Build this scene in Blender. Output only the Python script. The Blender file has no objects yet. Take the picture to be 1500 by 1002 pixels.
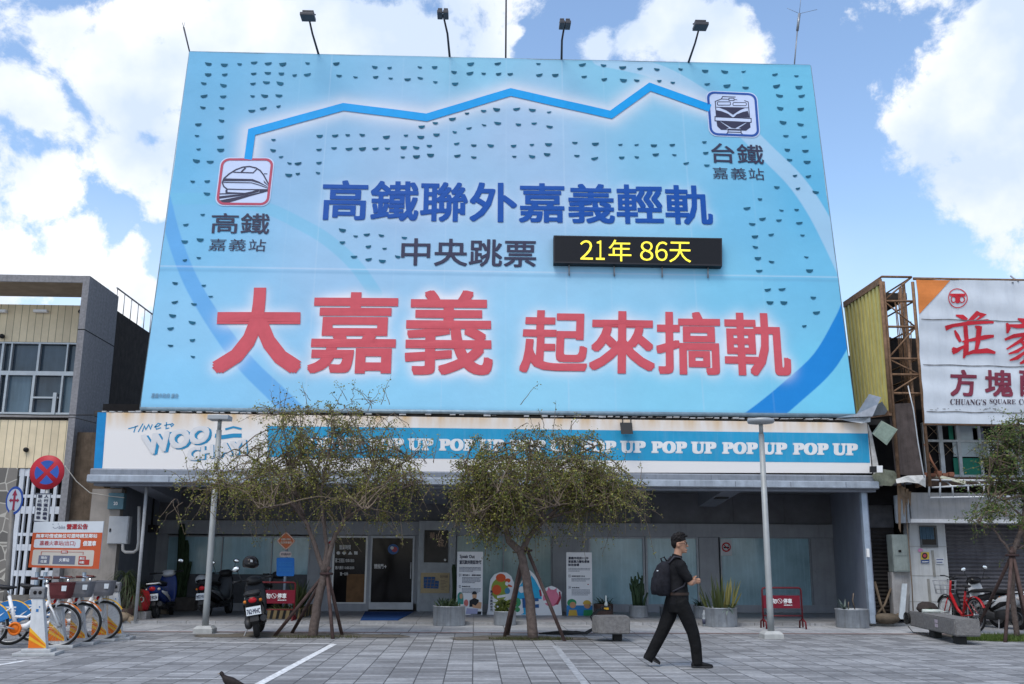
import bpy, bmesh, math, random
import numpy as np
from mathutils import Vector, Matrix
random.seed(7); RNG = np.random.default_rng(7)
S = bpy.context.scene
COL = S.collection
PI = math.pi

# ------------------------------------------------------------------ camera
def cam_matrix(tilt, yaw, roll):
    return (Matrix.Rotation(math.radians(-yaw), 3, 'Z') @ Matrix.Rotation(math.radians(90+tilt), 3, 'X')
            @ Matrix.Rotation(math.radians(roll), 3, 'Z'))
FPX, PW, PH, CAMZ = 1420.0, 1500, 1002, 1.45
CM = cam_matrix(12.38, 2.1, 0.34)
cd = bpy.data.cameras.new('camera'); cam = bpy.data.objects.new('camera', cd); COL.objects.link(cam)
cd.sensor_width = 36; cd.lens = FPX/PW*36; cd.clip_end = 3000; cd.clip_start = 0.1
cam.matrix_world = Matrix.Translation((0, 0, CAMZ)) @ CM.to_4x4()
S.camera = cam
C0 = Vector((0, 0, CAMZ))
def ray(px, py): return CM @ Vector(((px-PW/2)/FPX, (PH/2-py)/FPX, -1))
def onY(px, py, Y):
    d = ray(px, py); return C0 + d*(Y/d.y)
def onX(px, py, X):
    d = ray(px, py); return C0 + d*(X/d.x)
def onZ(px, py, z=0.0):
    d = ray(px, py); return C0 + d*((z-CAMZ)/d.z)

# ------------------------------------------------------------------ light and sky
SUN_EL, SUN_AZ = 60, 148         # azimuth measured from +Y towards -X (high, behind the photographer's left shoulder, veiled by cloud)
S.view_settings.view_transform = 'Standard'; S.view_settings.look = 'None'
S.view_settings.gamma = 1; S.view_settings.use_curve_mapping = False
S.view_settings.exposure = 0.64
sl = bpy.data.lights.new('sun', 'SUN'); sl.energy = 1.5; sl.angle = math.radians(30); sl.color = (1, .95, .86)
so = bpy.data.objects.new('sun', sl); COL.objects.link(so)
sd = Vector((-math.sin(math.radians(SUN_AZ))*math.cos(math.radians(SUN_EL)), math.cos(math.radians(SUN_AZ))*math.cos(math.radians(SUN_EL)), math.sin(math.radians(SUN_EL))))
so.rotation_euler = sd.to_track_quat('Z', 'Y').to_euler()
W = bpy.data.worlds.new('World'); S.world = W; W.use_nodes = True
def build_world():
    nt = W.node_tree; nt.nodes.clear(); N = nt.nodes.new; L = nt.links.new
    out = N('ShaderNodeOutputWorld'); mix = N('ShaderNodeMixShader'); b1 = N('ShaderNodeBackground'); b2 = N('ShaderNodeBackground')
    sky = N('ShaderNodeTexSky'); sky.sky_type = 'NISHITA'; sky.sun_disc = False
    sky.sun_elevation = math.radians(SUN_EL); sky.sun_rotation = math.radians(-SUN_AZ)
    sky.air_density = 1.15; sky.dust_density = .5; sky.ozone_density = 2.2; sky.altitude = 0
    b1.inputs[1].default_value = 0.15; L(sky.outputs[0], b1.inputs[0])
    tc = N('ShaderNodeTexCoord')
    nrm = N('ShaderNodeVectorMath'); nrm.operation = 'NORMALIZE'; L(tc.outputs['Generated'], nrm.inputs[0])
    def M(op, a, b=None, c=None, clamp=False):
        m = N('ShaderNodeMath'); m.operation = op; m.use_clamp = clamp
        for i, x in enumerate((a, b, c)):
            if x is None: continue
            if isinstance(x, (int, float)): m.inputs[i].default_value = x
            else: L(x, m.inputs[i])
        return m.outputs[0]
    n0 = N('ShaderNodeTexNoise'); n0.inputs['Scale'].default_value = 5.0; n0.inputs['Detail'].default_value = 3
    L(nrm.outputs[0], n0.inputs['Vector'])
    w = N('ShaderNodeVectorMath'); w.operation = 'MULTIPLY_ADD'
    L(n0.outputs['Color'], w.inputs[0]); w.inputs[1].default_value = (.11, .11, .11); w.inputs[2].default_value = (-.055, -.055, -.055)
    wv = N('ShaderNodeVectorMath'); wv.operation = 'ADD'; L(nrm.outputs[0], wv.inputs[0]); L(w.outputs[0], wv.inputs[1])
    blobs = [(330,110,150),(205,130,105),(120,60,45),(300,230,120),(185,250,70),(60,190,62),(20,170,50),(40,300,75),(90,370,75),(20,390,70),(175,390,50),(235,300,60),
             (420,50,100),(520,50,95),(590,70,85),(640,75,55),(470,10,60),
             (748,72,42),(775,40,30),(900,75,50),(960,72,60),(1010,50,70),(1070,65,55),(1095,95,45),
             (1420,190,100),(1455,120,100),(1480,40,95),(1350,215,62),(1330,200,45),(1490,230,110),(1400,268,60),(1450,300,50),(1395,10,35),(1369,65,18),
             (205,440,45),(195,470,30),(1600,150,180),(-120,250,160),(-100,420,120),
             (700,-150,190),(300,-120,160),(1100,-260,160),(1500,-200,200),(-150,-100,170)]
    f = None
    def blob(c, r):
        nonlocal f
        d = N('ShaderNodeVectorMath'); d.operation = 'DISTANCE'; L(wv.outputs[0], d.inputs[0]); d.inputs[1].default_value = c
        v = M('MULTIPLY_ADD', d.outputs['Value'], -1.0/r, 1.0)
        f = v if f is None else M('SMOOTH_MAX', f, v, .18)
    for x, y, r in blobs:
        c = ray(x, y).normalized(); blob(c, r/1420*.95)
    for az in range(100, 280, 30):           # unseen banks of cloud behind the photographer, added to light the facade
        for el, r in ((18, .26), (50, .28)):
            a, e = math.radians(az+el*.6), math.radians(el); blob((math.sin(a)*math.cos(e), math.cos(a)*math.cos(e), math.sin(e)), r)
    n1 = N('ShaderNodeTexNoise'); n1.inputs['Scale'].default_value = 9; n1.inputs['Detail'].default_value = 9; n1.inputs['Roughness'].default_value = .6
    L(nrm.outputs[0], n1.inputs['Vector'])
    n4 = N('ShaderNodeTexNoise'); n4.inputs['Scale'].default_value = 34; n4.inputs['Detail'].default_value = 8; n4.inputs['Roughness'].default_value = .68; L(wv.outputs[0], n4.inputs['Vector'])
    f = M('ADD', f, M('MULTIPLY_ADD', n4.outputs['Fac'], 1.1, -.55))
    fld = M('ADD', f, M('MULTIPLY_ADD', n1.outputs['Fac'], 2.3, -1.15))
    mr = N('ShaderNodeMapRange'); mr.interpolation_type = 'SMOOTHSTEP'; L(fld, mr.inputs['Value'])
    mr.inputs['From Min'].default_value = .03; mr.inputs['From Max'].default_value = .42
    # thin veil elsewhere
    n3 = N('ShaderNodeTexNoise'); n3.inputs['Scale'].default_value = 3; n3.inputs['Detail'].default_value = 7
    L(nrm.outputs[0], n3.inputs['Vector'])
    sx = N('ShaderNodeSeparateXYZ'); L(nrm.outputs[0], sx.inputs[0])
    veil = M('MULTIPLY_ADD', n3.outputs['Fac'], .5, M('MULTIPLY_ADD', sx.outputs['Z'], -1.9, .36), clamp=True)
    mask = M('MAXIMUM', mr.outputs[0], veil)
    # cloud shading: bright with pale blue-grey bellies
    n2 = N('ShaderNodeTexNoise'); n2.inputs['Scale'].default_value = 6; n2.inputs['Detail'].default_value = 6
    mp = N('ShaderNodeMapping'); mp.inputs['Location'].default_value = (3.1, 1.7, .25); L(nrm.outputs[0], mp.inputs[0]); L(mp.outputs[0], n2.inputs['Vector'])
    cr = N('ShaderNodeValToRGB'); L(n2.outputs['Fac'], cr.inputs[0])
    cr.color_ramp.elements[0].position = .40; cr.color_ramp.elements[0].color = (.46, .54, .67, 1)
    cr.color_ramp.elements[1].position = .60; cr.color_ramp.elements[1].color = (.74, .75, .77, 1)
    L(cr.outputs[0], b2.inputs[0]); b2.inputs[1].default_value = 1.0
    L(mask, mix.inputs[0]); L(b1.outputs[0], mix.inputs[1]); L(b2.outputs[0], mix.inputs[2]); L(mix.outputs[0], out.inputs[0])
build_world()
try: W.cycles.sampling_method = 'MANUAL'; W.cycles.sample_map_resolution = 512
except Exception: pass

# ------------------------------------------------------------------ materials
def lin(c):
    if isinstance(c, str):
        c = c.lstrip('#'); c = tuple(int(c[i:i+2], 16)/255 for i in (0, 2, 4))
        return tuple((x/12.92 if x <= .04045 else ((x+.055)/1.055)**2.4) for x in c)
    return c
_mats = {}
def mat(name, col, rough=.6, metal=0., var=.12, scale=6., bump=0., bscale=60., streak=0., dirt=None, emit=0., spec=.22, trans=0., alpha=1.):
    """plain painted / mineral / metal surface: colour mottled by two noises, optional vertical run-down streaks of dirt"""
    if name in _mats: return _mats[name]
    m = bpy.data.materials.new(name); m.use_nodes = True; nt = m.node_tree; N = nt.nodes.new; L = nt.links.new
    p = nt.nodes['Principled BSDF']; c = lin(col)
    p.inputs['Roughness'].default_value = rough; p.inputs['Metallic'].default_value = metal
    p.inputs['Specular IOR Level'].default_value = spec
    tc = N('ShaderNodeTexCoord')
    base = None
    if var > 0:
        n = N('ShaderNodeTexNoise'); n.inputs['Scale'].default_value = scale; n.inputs['Detail'].default_value = 6; n.inputs['Roughness'].default_value = .62
        L(tc.outputs['Object'], n.inputs['Vector'])
        cr = N('ShaderNodeValToRGB'); L(n.outputs['Fac'], cr.inputs[0])
        cr.color_ramp.elements[0].position = .3; cr.color_ramp.elements[1].position = .7
        cr.color_ramp.elements[0].color = tuple(max(0, x*(1-var)) for x in c)+(1,)
        cr.color_ramp.elements[1].color = tuple(min(1, x*(1+var)) for x in c)+(1,)
        base = cr.outputs[0]
    if streak > 0:
        mp = N('ShaderNodeMapping'); mp.inputs['Scale'].default_value = (5, 5, .35); L(tc.outputs['Object'], mp.inputs[0])
        n2 = N('ShaderNodeTexNoise'); n2.inputs['Scale'].default_value = 2.2; n2.inputs['Detail'].default_value = 7; n2.inputs['Roughness'].default_value = .7
        L(mp.outputs[0], n2.inputs['Vector'])
        mr = N('ShaderNodeMapRange'); mr.inputs['From Min'].default_value = .48; mr.inputs['From Max'].default_value = .75; mr.inputs['To Max'].default_value = streak
        L(n2.outputs['Fac'], mr.inputs['Value'])
        mx = N('ShaderNodeMixRGB'); L(mr.outputs[0], mx.inputs[0])
        if base: L(base, mx.inputs[1])
        else: mx.inputs[1].default_value = c+(1,)
        mx.inputs[2].default_value = (lin(dirt) if dirt else tuple(x*.35 for x in c))+(1,)
        base = mx.outputs[0]
    if base: L(base, p.inputs['Base Color'])
    else: p.inputs['Base Color'].default_value = c+(1,)
    if bump > 0:
        nb = N('ShaderNodeTexNoise'); nb.inputs['Scale'].default_value = bscale; nb.inputs['Detail'].default_value = 4
        L(tc.outputs['Object'], nb.inputs['Vector'])
        bp = N('ShaderNodeBump'); bp.inputs['Strength'].default_value = bump; bp.inputs['Distance'].default_value = .02
        L(nb.outputs['Fac'], bp.inputs['Height']); L(bp.outputs[0], p.inputs['Normal'])
    if emit > 0:
        p.inputs['Emission Color'].default_value = c+(1,); p.inputs['Emission Strength'].default_value = emit
    if trans > 0: p.inputs['Transmission Weight'].default_value = trans
    if alpha < 1: p.inputs['Alpha'].default_value = alpha
    _mats[name] = m; return m

# ------------------------------------------------------------------ mesh builder
class MB:
    def __init__(s): s.v = []; s.f = []; s.fm = []; s.m = 0; s.sm = []; s.smooth = False
    def add(s, vs, fs):
        b = len(s.v); s.v += [tuple(p) for p in vs]
        for f in fs: s.f.append(tuple(b+i for i in f)); s.fm.append(s.m); s.sm.append(s.smooth)
    def box(s, x0, x1, y0, y1, z0, z1, T=None):
        vs = [Vector((x, y, z)) for z in (z0, z1) for x, y in ((x0, y0), (x1, y0), (x1, y1), (x0, y1))]
        if T: vs = [T @ v for v in vs]
        s.add(vs, [(3,2,1,0),(4,5,6,7),(0,1,5,4),(1,2,6,5),(2,3,7,6),(3,0,4,7)])
    def bbox(s, x0, x1, y0, y1, z0, z1, b=.01, T=None):
        """bevelled box"""
        xs = (x0, x1); ys = (y0, y1); zs = (z0, z1); vs = []; idx = {}
        bm = bmesh.new(); bmesh.ops.create_cube(bm, size=1)
        for v in bm.verts: v.co = Vector((x0 if v.co.x < 0 else x1, y0 if v.co.y < 0 else y1, z0 if v.co.z < 0 else z1))
        bmesh.ops.bevel(bm, geom=bm.edges[:], offset=b, segments=2, affect='EDGES', profile=.6)
        bm.verts.ensure_lookup_table(); bm.verts.index_update()
        s.add([(T @ v.co) if T else v.co.copy() for v in bm.verts], [[v.index for v in f.verts] for f in bm.faces]); bm.free()
    def quad(s, a, b, c, d): s.add([a, b, c, d], [(0, 1, 2, 3)])
    def slab(s, pts, off):
        """closed plate: polygon pts (3D, planar) thickened by the vector off"""
        n = len(pts); off = Vector(off); vs = [Vector(p) for p in pts]+[Vector(p)+off for p in pts]
        s.add(vs, [tuple(range(n))[::-1], tuple(range(n, 2*n))]+[(i, (i+1) % n, n+(i+1) % n, n+i) for i in range(n)])
    def tube(s, pts, r, n=8, cap=True, flat=None):
        pts = [Vector(p) for p in pts]; k = len(pts); rs = r if isinstance(r, (list, tuple)) else [r]*k
        sm = s.smooth; s.smooth = True; vs = []; up = None
        for i, p in enumerate(pts):
            t = (pts[min(i+1, k-1)]-pts[max(i-1, 0)])
            if t.length < 1e-9: t = Vector((0, 0, 1))
            t.normalize()
            if up is None:
                up = Vector((0, 0, 1)) if abs(t.z) < .9 else Vector((1, 0, 0))
            a = t.cross(up)
            if a.length < 1e-6: a = t.orthogonal()
            a.normalize(); b = a.cross(t); up = b
            for j in range(n):
                an = 2*PI*j/n; vs.append(p+(a*math.cos(an)+b*math.sin(an)*(flat or 1))*rs[i])
        fs = [(i*n+j, i*n+(j+1) % n, (i+1)*n+(j+1) % n, (i+1)*n+j) for i in range(k-1) for j in range(n)]
        s.add(vs, fs); b0 = len(s.v)-len(vs)
        s.smooth = False
        if cap:
            s.f.append(tuple(b0+j for j in range(n))[::-1]); s.fm.append(s.m); s.sm.append(False)
            s.f.append(tuple(b0+(k-1)*n+j for j in range(n))); s.fm.append(s.m); s.sm.append(False)
        s.smooth = sm
    def rings(s, rings, closed_ends=True, smooth=True):
        """loft through rings of equal point count"""
        n = len(rings[0]); vs = [Vector(p) for r in rings for p in r]; sm = s.smooth; s.smooth = smooth
        fs = [(i*n+j, i*n+(j+1) % n, (i+1)*n+(j+1) % n, (i+1)*n+j) for i in range(len(rings)-1) for j in range(n)]
        if closed_ends: fs += [tuple(range(n))[::-1], tuple((len(rings)-1)*n+j for j in range(n))]
        s.add(vs, fs); s.smooth = sm
    def ell(s, c, rx, ry, rz, n=14, m=9, T=None):
        c = Vector(c); R = []
        for i in range(1, m):
            a = PI*i/m; R.append([c+Vector((rx*math.sin(a)*math.cos(2*PI*j/n), ry*math.sin(a)*math.sin(2*PI*j/n), -rz*math.cos(a))) for j in range(n)])
        if T: R = [[T @ p for p in r] for r in R]
        s.rings(R)
    def lathe(s, prof, c=(0, 0, 0), axis='Z', n=24, T=None, smooth=True):
        c = Vector(c); R = []
        for r, h in prof:
            ring = []
            for j in range(n):
                a = 2*PI*j/n; x, y = r*math.cos(a), r*math.sin(a)
                p = Vector((x, y, h)) if axis == 'Z' else (Vector((x, h, y)) if axis == 'Y' else Vector((h, x, y)))
                ring.append((T @ (c+p)) if T else c+p)
            R.append(ring)
        s.rings(R, smooth=smooth)
    def torus(s, c, R, r, axis='Y', n=32, m=8, T=None, ry=None):
        c = Vector(c); rr = []
        for i in range(n+1):
            a = 2*PI*i/n; ring = []
            for j in range(m):
                b = 2*PI*j/m; q = R+r*math.cos(b); h = (ry or r)*math.sin(b)
                p = Vector((q*math.cos(a), h, q*math.sin(a))) if axis == 'Y' else (Vector((h, q*math.cos(a), q*math.sin(a))) if axis == 'X' else Vector((q*math.cos(a), q*math.sin(a), h)))
                ring.append((T @ (c+p)) if T else c+p)
            rr.append(ring)
        s.rings(rr, closed_ends=False)
    def build(s, name, mats, parent=None, local=False, tag=None):
        me = bpy.data.meshes.new(name)
        off = Vector((0, 0, 0))
        if parent is not None and not local: off = world_loc(parent)
        me.from_pydata([Vector(p)-off for p in s.v] if off.length else s.v, [], s.f)
        for m in (mats if isinstance(mats, (list, tuple)) else [mats]): me.materials.append(m)
        me.polygons.foreach_set('material_index', s.fm); me.polygons.foreach_set('use_smooth', s.sm)
        me.validate(); me.update()
        o = bpy.data.objects.new(name, me); COL.objects.link(o)
        if parent is not None: o.parent = parent
        return o
def world_loc(o):
    l = Vector(o.location)
    while o.parent: o = o.parent; l += Vector(o.location)
    return l
def tag(o, label, cat, group=None, kind=None):
    if label: o['label'] = label
    if cat: o['category'] = cat
    if group: o['group'] = group
    if kind: o['kind'] = kind
    return o
def thing(name, label, cat, loc=(0, 0, 0), rz=0, group=None):
    o = bpy.data.objects.new(name, None); COL.objects.link(o); o.location = loc; o.rotation_euler = (0, 0, rz); o.empty_display_size = .2
    return tag(o, label, cat, group)
def struct(mb, name, m):
    o = mb.build(name, m); o['kind'] = 'structure'; return o
def copy_tree(o, parent=None):
    c = o.copy(); COL.objects.link(c)
    if parent is not None: c.parent = parent
    for ch in list(o.children): copy_tree(ch, c)
    return c

# ------------------------------------------------------------------ lettering
_tc = {}
def glyphs(body, bold=0.0, gap=1.0):
    """outline of a line of text as flat 2D polygons normalised to a unit box; returns verts, faces, aspect"""
    key = (body, bold, gap)
    if key in _tc: return _tc[key]
    cu = bpy.data.curves.new('t', 'FONT'); cu.body = body; cu.space_character = gap; cu.resolution_u = 3
    o = bpy.data.objects.new('t', cu); COL.objects.link(o)
    me = bpy.data.meshes.new_from_object(o.evaluated_get(bpy.context.evaluated_depsgraph_get()))
    vs = np.array([v.co[:2] for v in me.vertices]); fs = [tuple(p.vertices) for p in me.polygons]
    bpy.data.objects.remove(o); bpy.data.curves.remove(cu); bpy.data.meshes.remove(me)
    lo, hi = vs.min(0)-bold, vs.max(0)+bold
    _tc[key] = (vs, fs, lo, hi, (hi-lo)[0]/(hi-lo)[1]); return _tc[key]
def put_text(mb, body, fmap, bold=0.0, gap=1.0, lift=0.0005):
    """fmap(s, t, h): unit box -> 3D, h metres proud of the surface.  Bold lettering is layered copies shifted by a hair."""
    vs, fs, lo, hi, asp = glyphs(body, bold, gap)
    sh = [(0, 0)]
    if bold > 0:
        sh += [(bold*i, bold*j) for i, j in ((-1,-1),(1,-1),(1,1),(-1,1),(0,-1),(0,1),(-1,0),(1,0))]
    for i, (dx, dy) in enumerate(sh):
        q = (vs+np.array((dx, dy))-lo)/(hi-lo)
        mb.add([fmap(a, b, i*lift) for a, b in q], fs)
def qmap(TL, TR, BR, BL, n, h0=.004):
    """unit box map onto the planar quad with corners TL TR BR BL (3D)"""
    TL, TR, BR, BL, n = map(Vector, (TL, TR, BR, BL, n))
    return lambda s, t, h=0: (BL*(1-s)+BR*s)*(1-t)+(TL*(1-s)+TR*s)*t+n*(h0+h)
NF = Vector((0, -1, 0))
def ymap(x0, y0, x1, y1, Y, h0=.004):
    """map of a pixel-measured rectangle on the vertical plane Y"""
    return qmap(onY(x0, y0, Y), onY(x1, y0, Y), onY(x1, y1, Y), onY(x0, y1, Y), NF, h0)
def bmap(fm, s0, t0, s1, t1):
    """sub-rectangle of a unit map (t measured upward)"""
    return lambda s, t, h=0: fm(s0+(s1-s0)*s, t0+(t1-t0)*t, h)
def poly(mb, fm, pts, h=0.0): mb.add([fm(a, b, h) for a, b in pts], [tuple(range(len(pts)))])
def stroke2(mb, pts, w, P, h=0.0, closed=False):
    """mitred ribbon along 2D points; P(u,v,h) -> 3D"""
    pts = [Vector(p) for p in pts]; n = len(pts); L_, R_ = [], []
    for i, p in enumerate(pts):
        a = pts[i-1] if (i or closed) else None; b = pts[(i+1) % n] if (i < n-1 or closed) else None
        d1 = (p-a).normalized() if a is not None else None; d2 = (b-p).normalized() if b is not None else None
        if d1 is None: d1 = d2
        if d2 is None: d2 = d1
        t = (d1+d2); t = t.normalized() if t.length > 1e-6 else d1
        nn = Vector((-t.y, t.x)); k = max(.45, nn.dot(Vector((-d2.y, d2.x))))
        ww = w[i] if isinstance(w, (list, tuple)) else w
        L_.append(p+nn*ww/2/k); R_.append(p-nn*ww/2/k)
    vs = [P(q.x, q.y, h) for q in L_]+[P(q.x, q.y, h) for q in R_]
    mb.add(vs, [(i, n+i, n+(i+1) % n, (i+1) % n) for i in range(n if closed else n-1)])
def circ(cx, cy, rx, ry=None, n=28, a0=0, a1=2*PI):
    ry = ry or rx; k = n if abs(a1-a0-2*PI) < 1e-6 else n+1
    return [(cx+rx*math.cos(a0+(a1-a0)*i/n), cy+ry*math.sin(a0+(a1-a0)*i/n)) for i in range(k)]
def rrect(x0, y0, x1, y1, r, n=5):
    o = []
    for cx, cy, a in ((x1-r, y1-r, 0), (x0+r, y1-r, PI/2), (x0+r, y0+r, PI), (x1-r, y0+r, 3*PI/2)):
        o += [(cx+r*math.cos(a+PI/2*i/n), cy+r*math.sin(a+PI/2*i/n)) for i in range(n+1)]
    return o

# ================================================================== THE SETTING: ground
def paver_mat(name, c1, c2, mort, bw, rh, msize=.006, off=0.0, rough=.72):
    m = bpy.data.materials.new(name); m.use_nodes = True; nt = m.node_tree; N = nt.nodes.new; L = nt.links.new; p = nt.nodes['Principled BSDF']
    tc = N('ShaderNodeTexCoord'); b = N('ShaderNodeTexBrick'); b.offset = off; b.inputs['Scale'].default_value = 1
    b.inputs['Brick Width'].default_value = bw; b.inputs['Row Height'].default_value = rh; b.inputs['Mortar Size'].default_value = msize; b.inputs['Mortar Smooth'].default_value = .3
    b.inputs['Color1'].default_value = lin(c1)+(1,); b.inputs['Color2'].default_value = lin(c2)+(1,); b.inputs['Mortar'].default_value = lin(mort)+(1,)
    L(tc.outputs['Object'], b.inputs['Vector'])
    def noise(sc, det=6, ro=.65):
        n = N('ShaderNodeTexNoise'); n.inputs['Scale'].default_value = sc; n.inputs['Detail'].default_value = det; n.inputs['Roughness'].default_value = ro; L(tc.outputs['Object'], n.inputs['Vector']); return n
    def mul(a, lo, hi, f0, f1, src):
        mr = N('ShaderNodeMapRange'); mr.inputs['From Min'].default_value = f0; mr.inputs['From Max'].default_value = f1; mr.inputs['To Min'].default_value = lo; mr.inputs['To Max'].default_value = hi
        L(src.outputs['Fac'], mr.inputs['Value']); mx = N('ShaderNodeMixRGB'); mx.blend_type = 'MULTIPLY'; mx.inputs[0].default_value = 1; L(a, mx.inputs[1]); L(mr.outputs[0], mx.inputs[2]); return mx.outputs[0]
    c = mul(b.outputs['Color'], .72, 1.22, .3, .7, noise(.9)); c = mul(c, .8, 1.2, .3, .7, noise(14)); c = mul(c, .9, 1.1, .3, .7, noise(90, 3))
    # a few pale worn / chalky scuffs and dark spots
    n = noise(.55, 9, .75); mr = N('ShaderNodeMapRange'); mr.inputs['From Min'].default_value = .62; mr.inputs['From Max'].default_value = .74; mr.inputs['To Max'].default_value = .5; L(n.outputs['Fac'], mr.inputs['Value'])
    mx = N('ShaderNodeMixRGB'); L(mr.outputs[0], mx.inputs[0]); L(c, mx.inputs[1]); mx.inputs[2].default_value = (.42, .43, .45, 1)
    v = N('ShaderNodeTexVoronoi'); v.inputs['Scale'].default_value = 1.5; L(tc.outputs['Object'], v.inputs['Vector']); vm = N('ShaderNodeMapRange'); vm.inputs['From Min'].default_value = .028; vm.inputs['From Max'].default_value = .05; vm.inputs['To Min'].default_value = .62; L(v.outputs['Distance'], vm.inputs['Value'])   # trodden gum and drips
    m5 = N('ShaderNodeMixRGB'); m5.blend_type = 'MULTIPLY'; m5.inputs[0].default_value = 1; L(mx.outputs[0], m5.inputs[1]); L(vm.outputs[0], m5.inputs[2])
    ns = noise(.33, 8, .7); sm_ = N('ShaderNodeMapRange'); sm_.inputs['From Min'].default_value = .56; sm_.inputs['From Max'].default_value = .68; sm_.inputs['To Min'].default_value = 1; sm_.inputs['To Max'].default_value = .72; L(ns.outputs['Fac'], sm_.inputs['Value'])
    mx = N('ShaderNodeMixRGB'); mx.blend_type = 'MULTIPLY'; mx.inputs[0].default_value = 1; L(m5.outputs[0], mx.inputs[1]); L(sm_.outputs[0], mx.inputs[2])
    L(mx.outputs[0], p.inputs['Base Color']); p.inputs['Roughness'].default_value = rough; p.inputs['Specular IOR Level'].default_value = .25
    bp = N('ShaderNodeBump'); bp.inputs['Strength'].default_value = .5; bp.inputs['Distance'].default_value = .01; L(b.outputs['Fac'], bp.inputs['Height']); bp.invert = True; L(bp.outputs[0], p.inputs['Normal'])
    return m
M_plaza = paver_mat('plaza_pavers', (.175, .176, .183), (.33, .333, .342), (.08, .081, .085), .34, .17, .0085)
M_walk = paver_mat('walk_pavers', (.30, .305, .32), (.385, .39, .40), (.14, .145, .15), .62, .42, .012)
M_arcade = paver_mat('arcade_floor', (.25, .25, .26), (.31, .31, .32), (.14, .14, .14), .6, .6, .008, rough=.45)
M_line = mat('road_paint', (.66, .67, .68), .7, var=.4, scale=14, bump=.2, streak=.6, dirt=(.3, .3, .31))
M_redstrip = mat('red_strip', (.24, .17, .16), .7, var=.3, scale=9)
def rect_sheet(name, x0, x1, y0, y1, z, m):
    mb = MB(); mb.quad((x0, y0, z), (x1, y0, z), (x1, y1, z), (x0, y1, z)); return struct(mb, name, m)
mb = MB(); mb.quad((-600, -300, 0), (600, -300, 0), (600, 900, 0), (-600, 900, 0)); struct(mb, 'plaza_ground', M_plaza)
rect_sheet('pavement', -30, 30, 19.25, 21.32, .004, M_walk)
rect_sheet('kerb_strip', -30, 30, 19.07, 19.25, .005, M_redstrip)
FZ = .06
mb = MB(); mb.box(-8.3, 9.6, 21.3, 25.6, -.2, FZ); mb.box(-30, -8.3, 21.5, 27, -.2, .05); mb.box(9.6, 30, 22, 27, -.2, .05); struct(mb, 'arcade_floor', M_arcade)
def marking(name, pts): # ground polygon from photo-measured corners
    mb = MB(); mb.add([Vector((p.x, p.y, .004)) for p in pts], [tuple(range(len(pts)))]); return mb
mk = MB()
def strip(mb, a, b, w, z=.004):
    a = Vector((a.x, a.y, z)); b = Vector((b.x, b.y, z)); t = (b-a).normalized(); n = Vector((-t.y, t.x, 0))*w/2
    mb.add([a-n, b-n, b+n, a+n], [(0, 1, 2, 3)])
strip(mk, onZ(150, 938.5), onZ(489, 943.5), .07)
strip(mk, onZ(489, 944), onZ(366, 1010), .11, .0055)
strip(mk, onZ(-60, 984), onZ(38, 968), .10)
strip(mk, onZ(-40, 967), onZ(24, 967), .06, .0055)
strip(mk, onZ(140, 993), onZ(345, 995), .035)
struct(mk, 'parking_lines', M_line)
mk = MB(); strip(mk, onZ(813, 946), onZ(862, 1008), .10); struct(mk, 'stone_band', mat('stone_band', (.31, .32, .335), .8, var=.35, scale=9))
# trodden soil round the trees
def blotch(cx, cy, rx, ry, z, n=40, jag=.25):
    ph = random.random()*9; vs = [(cx, cy, z)]
    for i in range(n):
        a = 2*PI*i/n; r = 1+jag*(.6*math.sin(3*a+ph)+.4*math.sin(7*a+2*ph)+.5*(random.random()-.5)); vs.append((cx+rx*r*math.cos(a), cy+ry*r*math.sin(a), z))
    return vs, [(0, i+1, (i+1) % n+1) for i in range(n)]
mb = MB()
for px, py, rx, ry in ((440, 931, 1.9, .55), (760, 935, 1.2, .5), (1490, 934, 1.6, .7)):
    c = onZ(px, py); vs, fs = blotch(c.x, c.y, rx, ry, .008); mb.add(vs, fs)
struct(mb, 'tree_pit_soil', mat('soil', (.13, .115, .095), .95, var=.4, scale=11, bump=.8, bscale=30))

# ================================================================== THE MAIN BUILDING (shop with arcade)
YF, YB = 21.0, 25.2
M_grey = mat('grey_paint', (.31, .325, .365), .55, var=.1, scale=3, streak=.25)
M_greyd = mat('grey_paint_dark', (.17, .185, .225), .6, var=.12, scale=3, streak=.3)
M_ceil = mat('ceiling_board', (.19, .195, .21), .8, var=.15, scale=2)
M_metal = mat('galvanised', (.36, .40, .46), .45, .35, var=.18, scale=5, streak=.45, dirt=(.16, .17, .2))
M_steel = mat('steel_grey', (.30, .31, .34), .5, .3, var=.15, scale=8)
M_dark = mat('black_void', (.012, .011, .012), .9, var=.3)  # black stand-in for unlit gaps and rooms; also small dark fittings
M_conc = mat('concrete', (.30, .29, .29), .85, var=.2, scale=4, streak=.5, bump=.4)
def glass_mat(name, c, rough=.12, var=.25):
    m = mat(name, c, rough, var=var, scale=.9, streak=.35, dirt=tuple(min(1, x*1.7+.03) for x in c), spec=.45); return m
M_frost = glass_mat('frosted_glass', (.29, .45, .53), .10)
M_frostg = glass_mat('frosted_green_glass', (.24, .36, .38), .10)
M_darkglass = mat('dark_glass', (.010, .009, .010), .08, var=.5, scale=.9, spec=.18)
M_frame = mat('window_frame', (.30, .32, .36), .45, .2, var=.1)
M_white = mat('white_paint', (.74, .74, .75), .6, var=.06, scale=4)
M_navy = mat('navy_mat', (.012, .05, .17), .95, var=.3, scale=30)

bld = thing('shop_building', 'long low grey shop building with an open arcade under the giant light blue billboard', 'building', (0, 25, 0))
def bz(px, py, Y=YB): return onY(px, py, Y)
XL, XR = -8.1, 9.5
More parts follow.
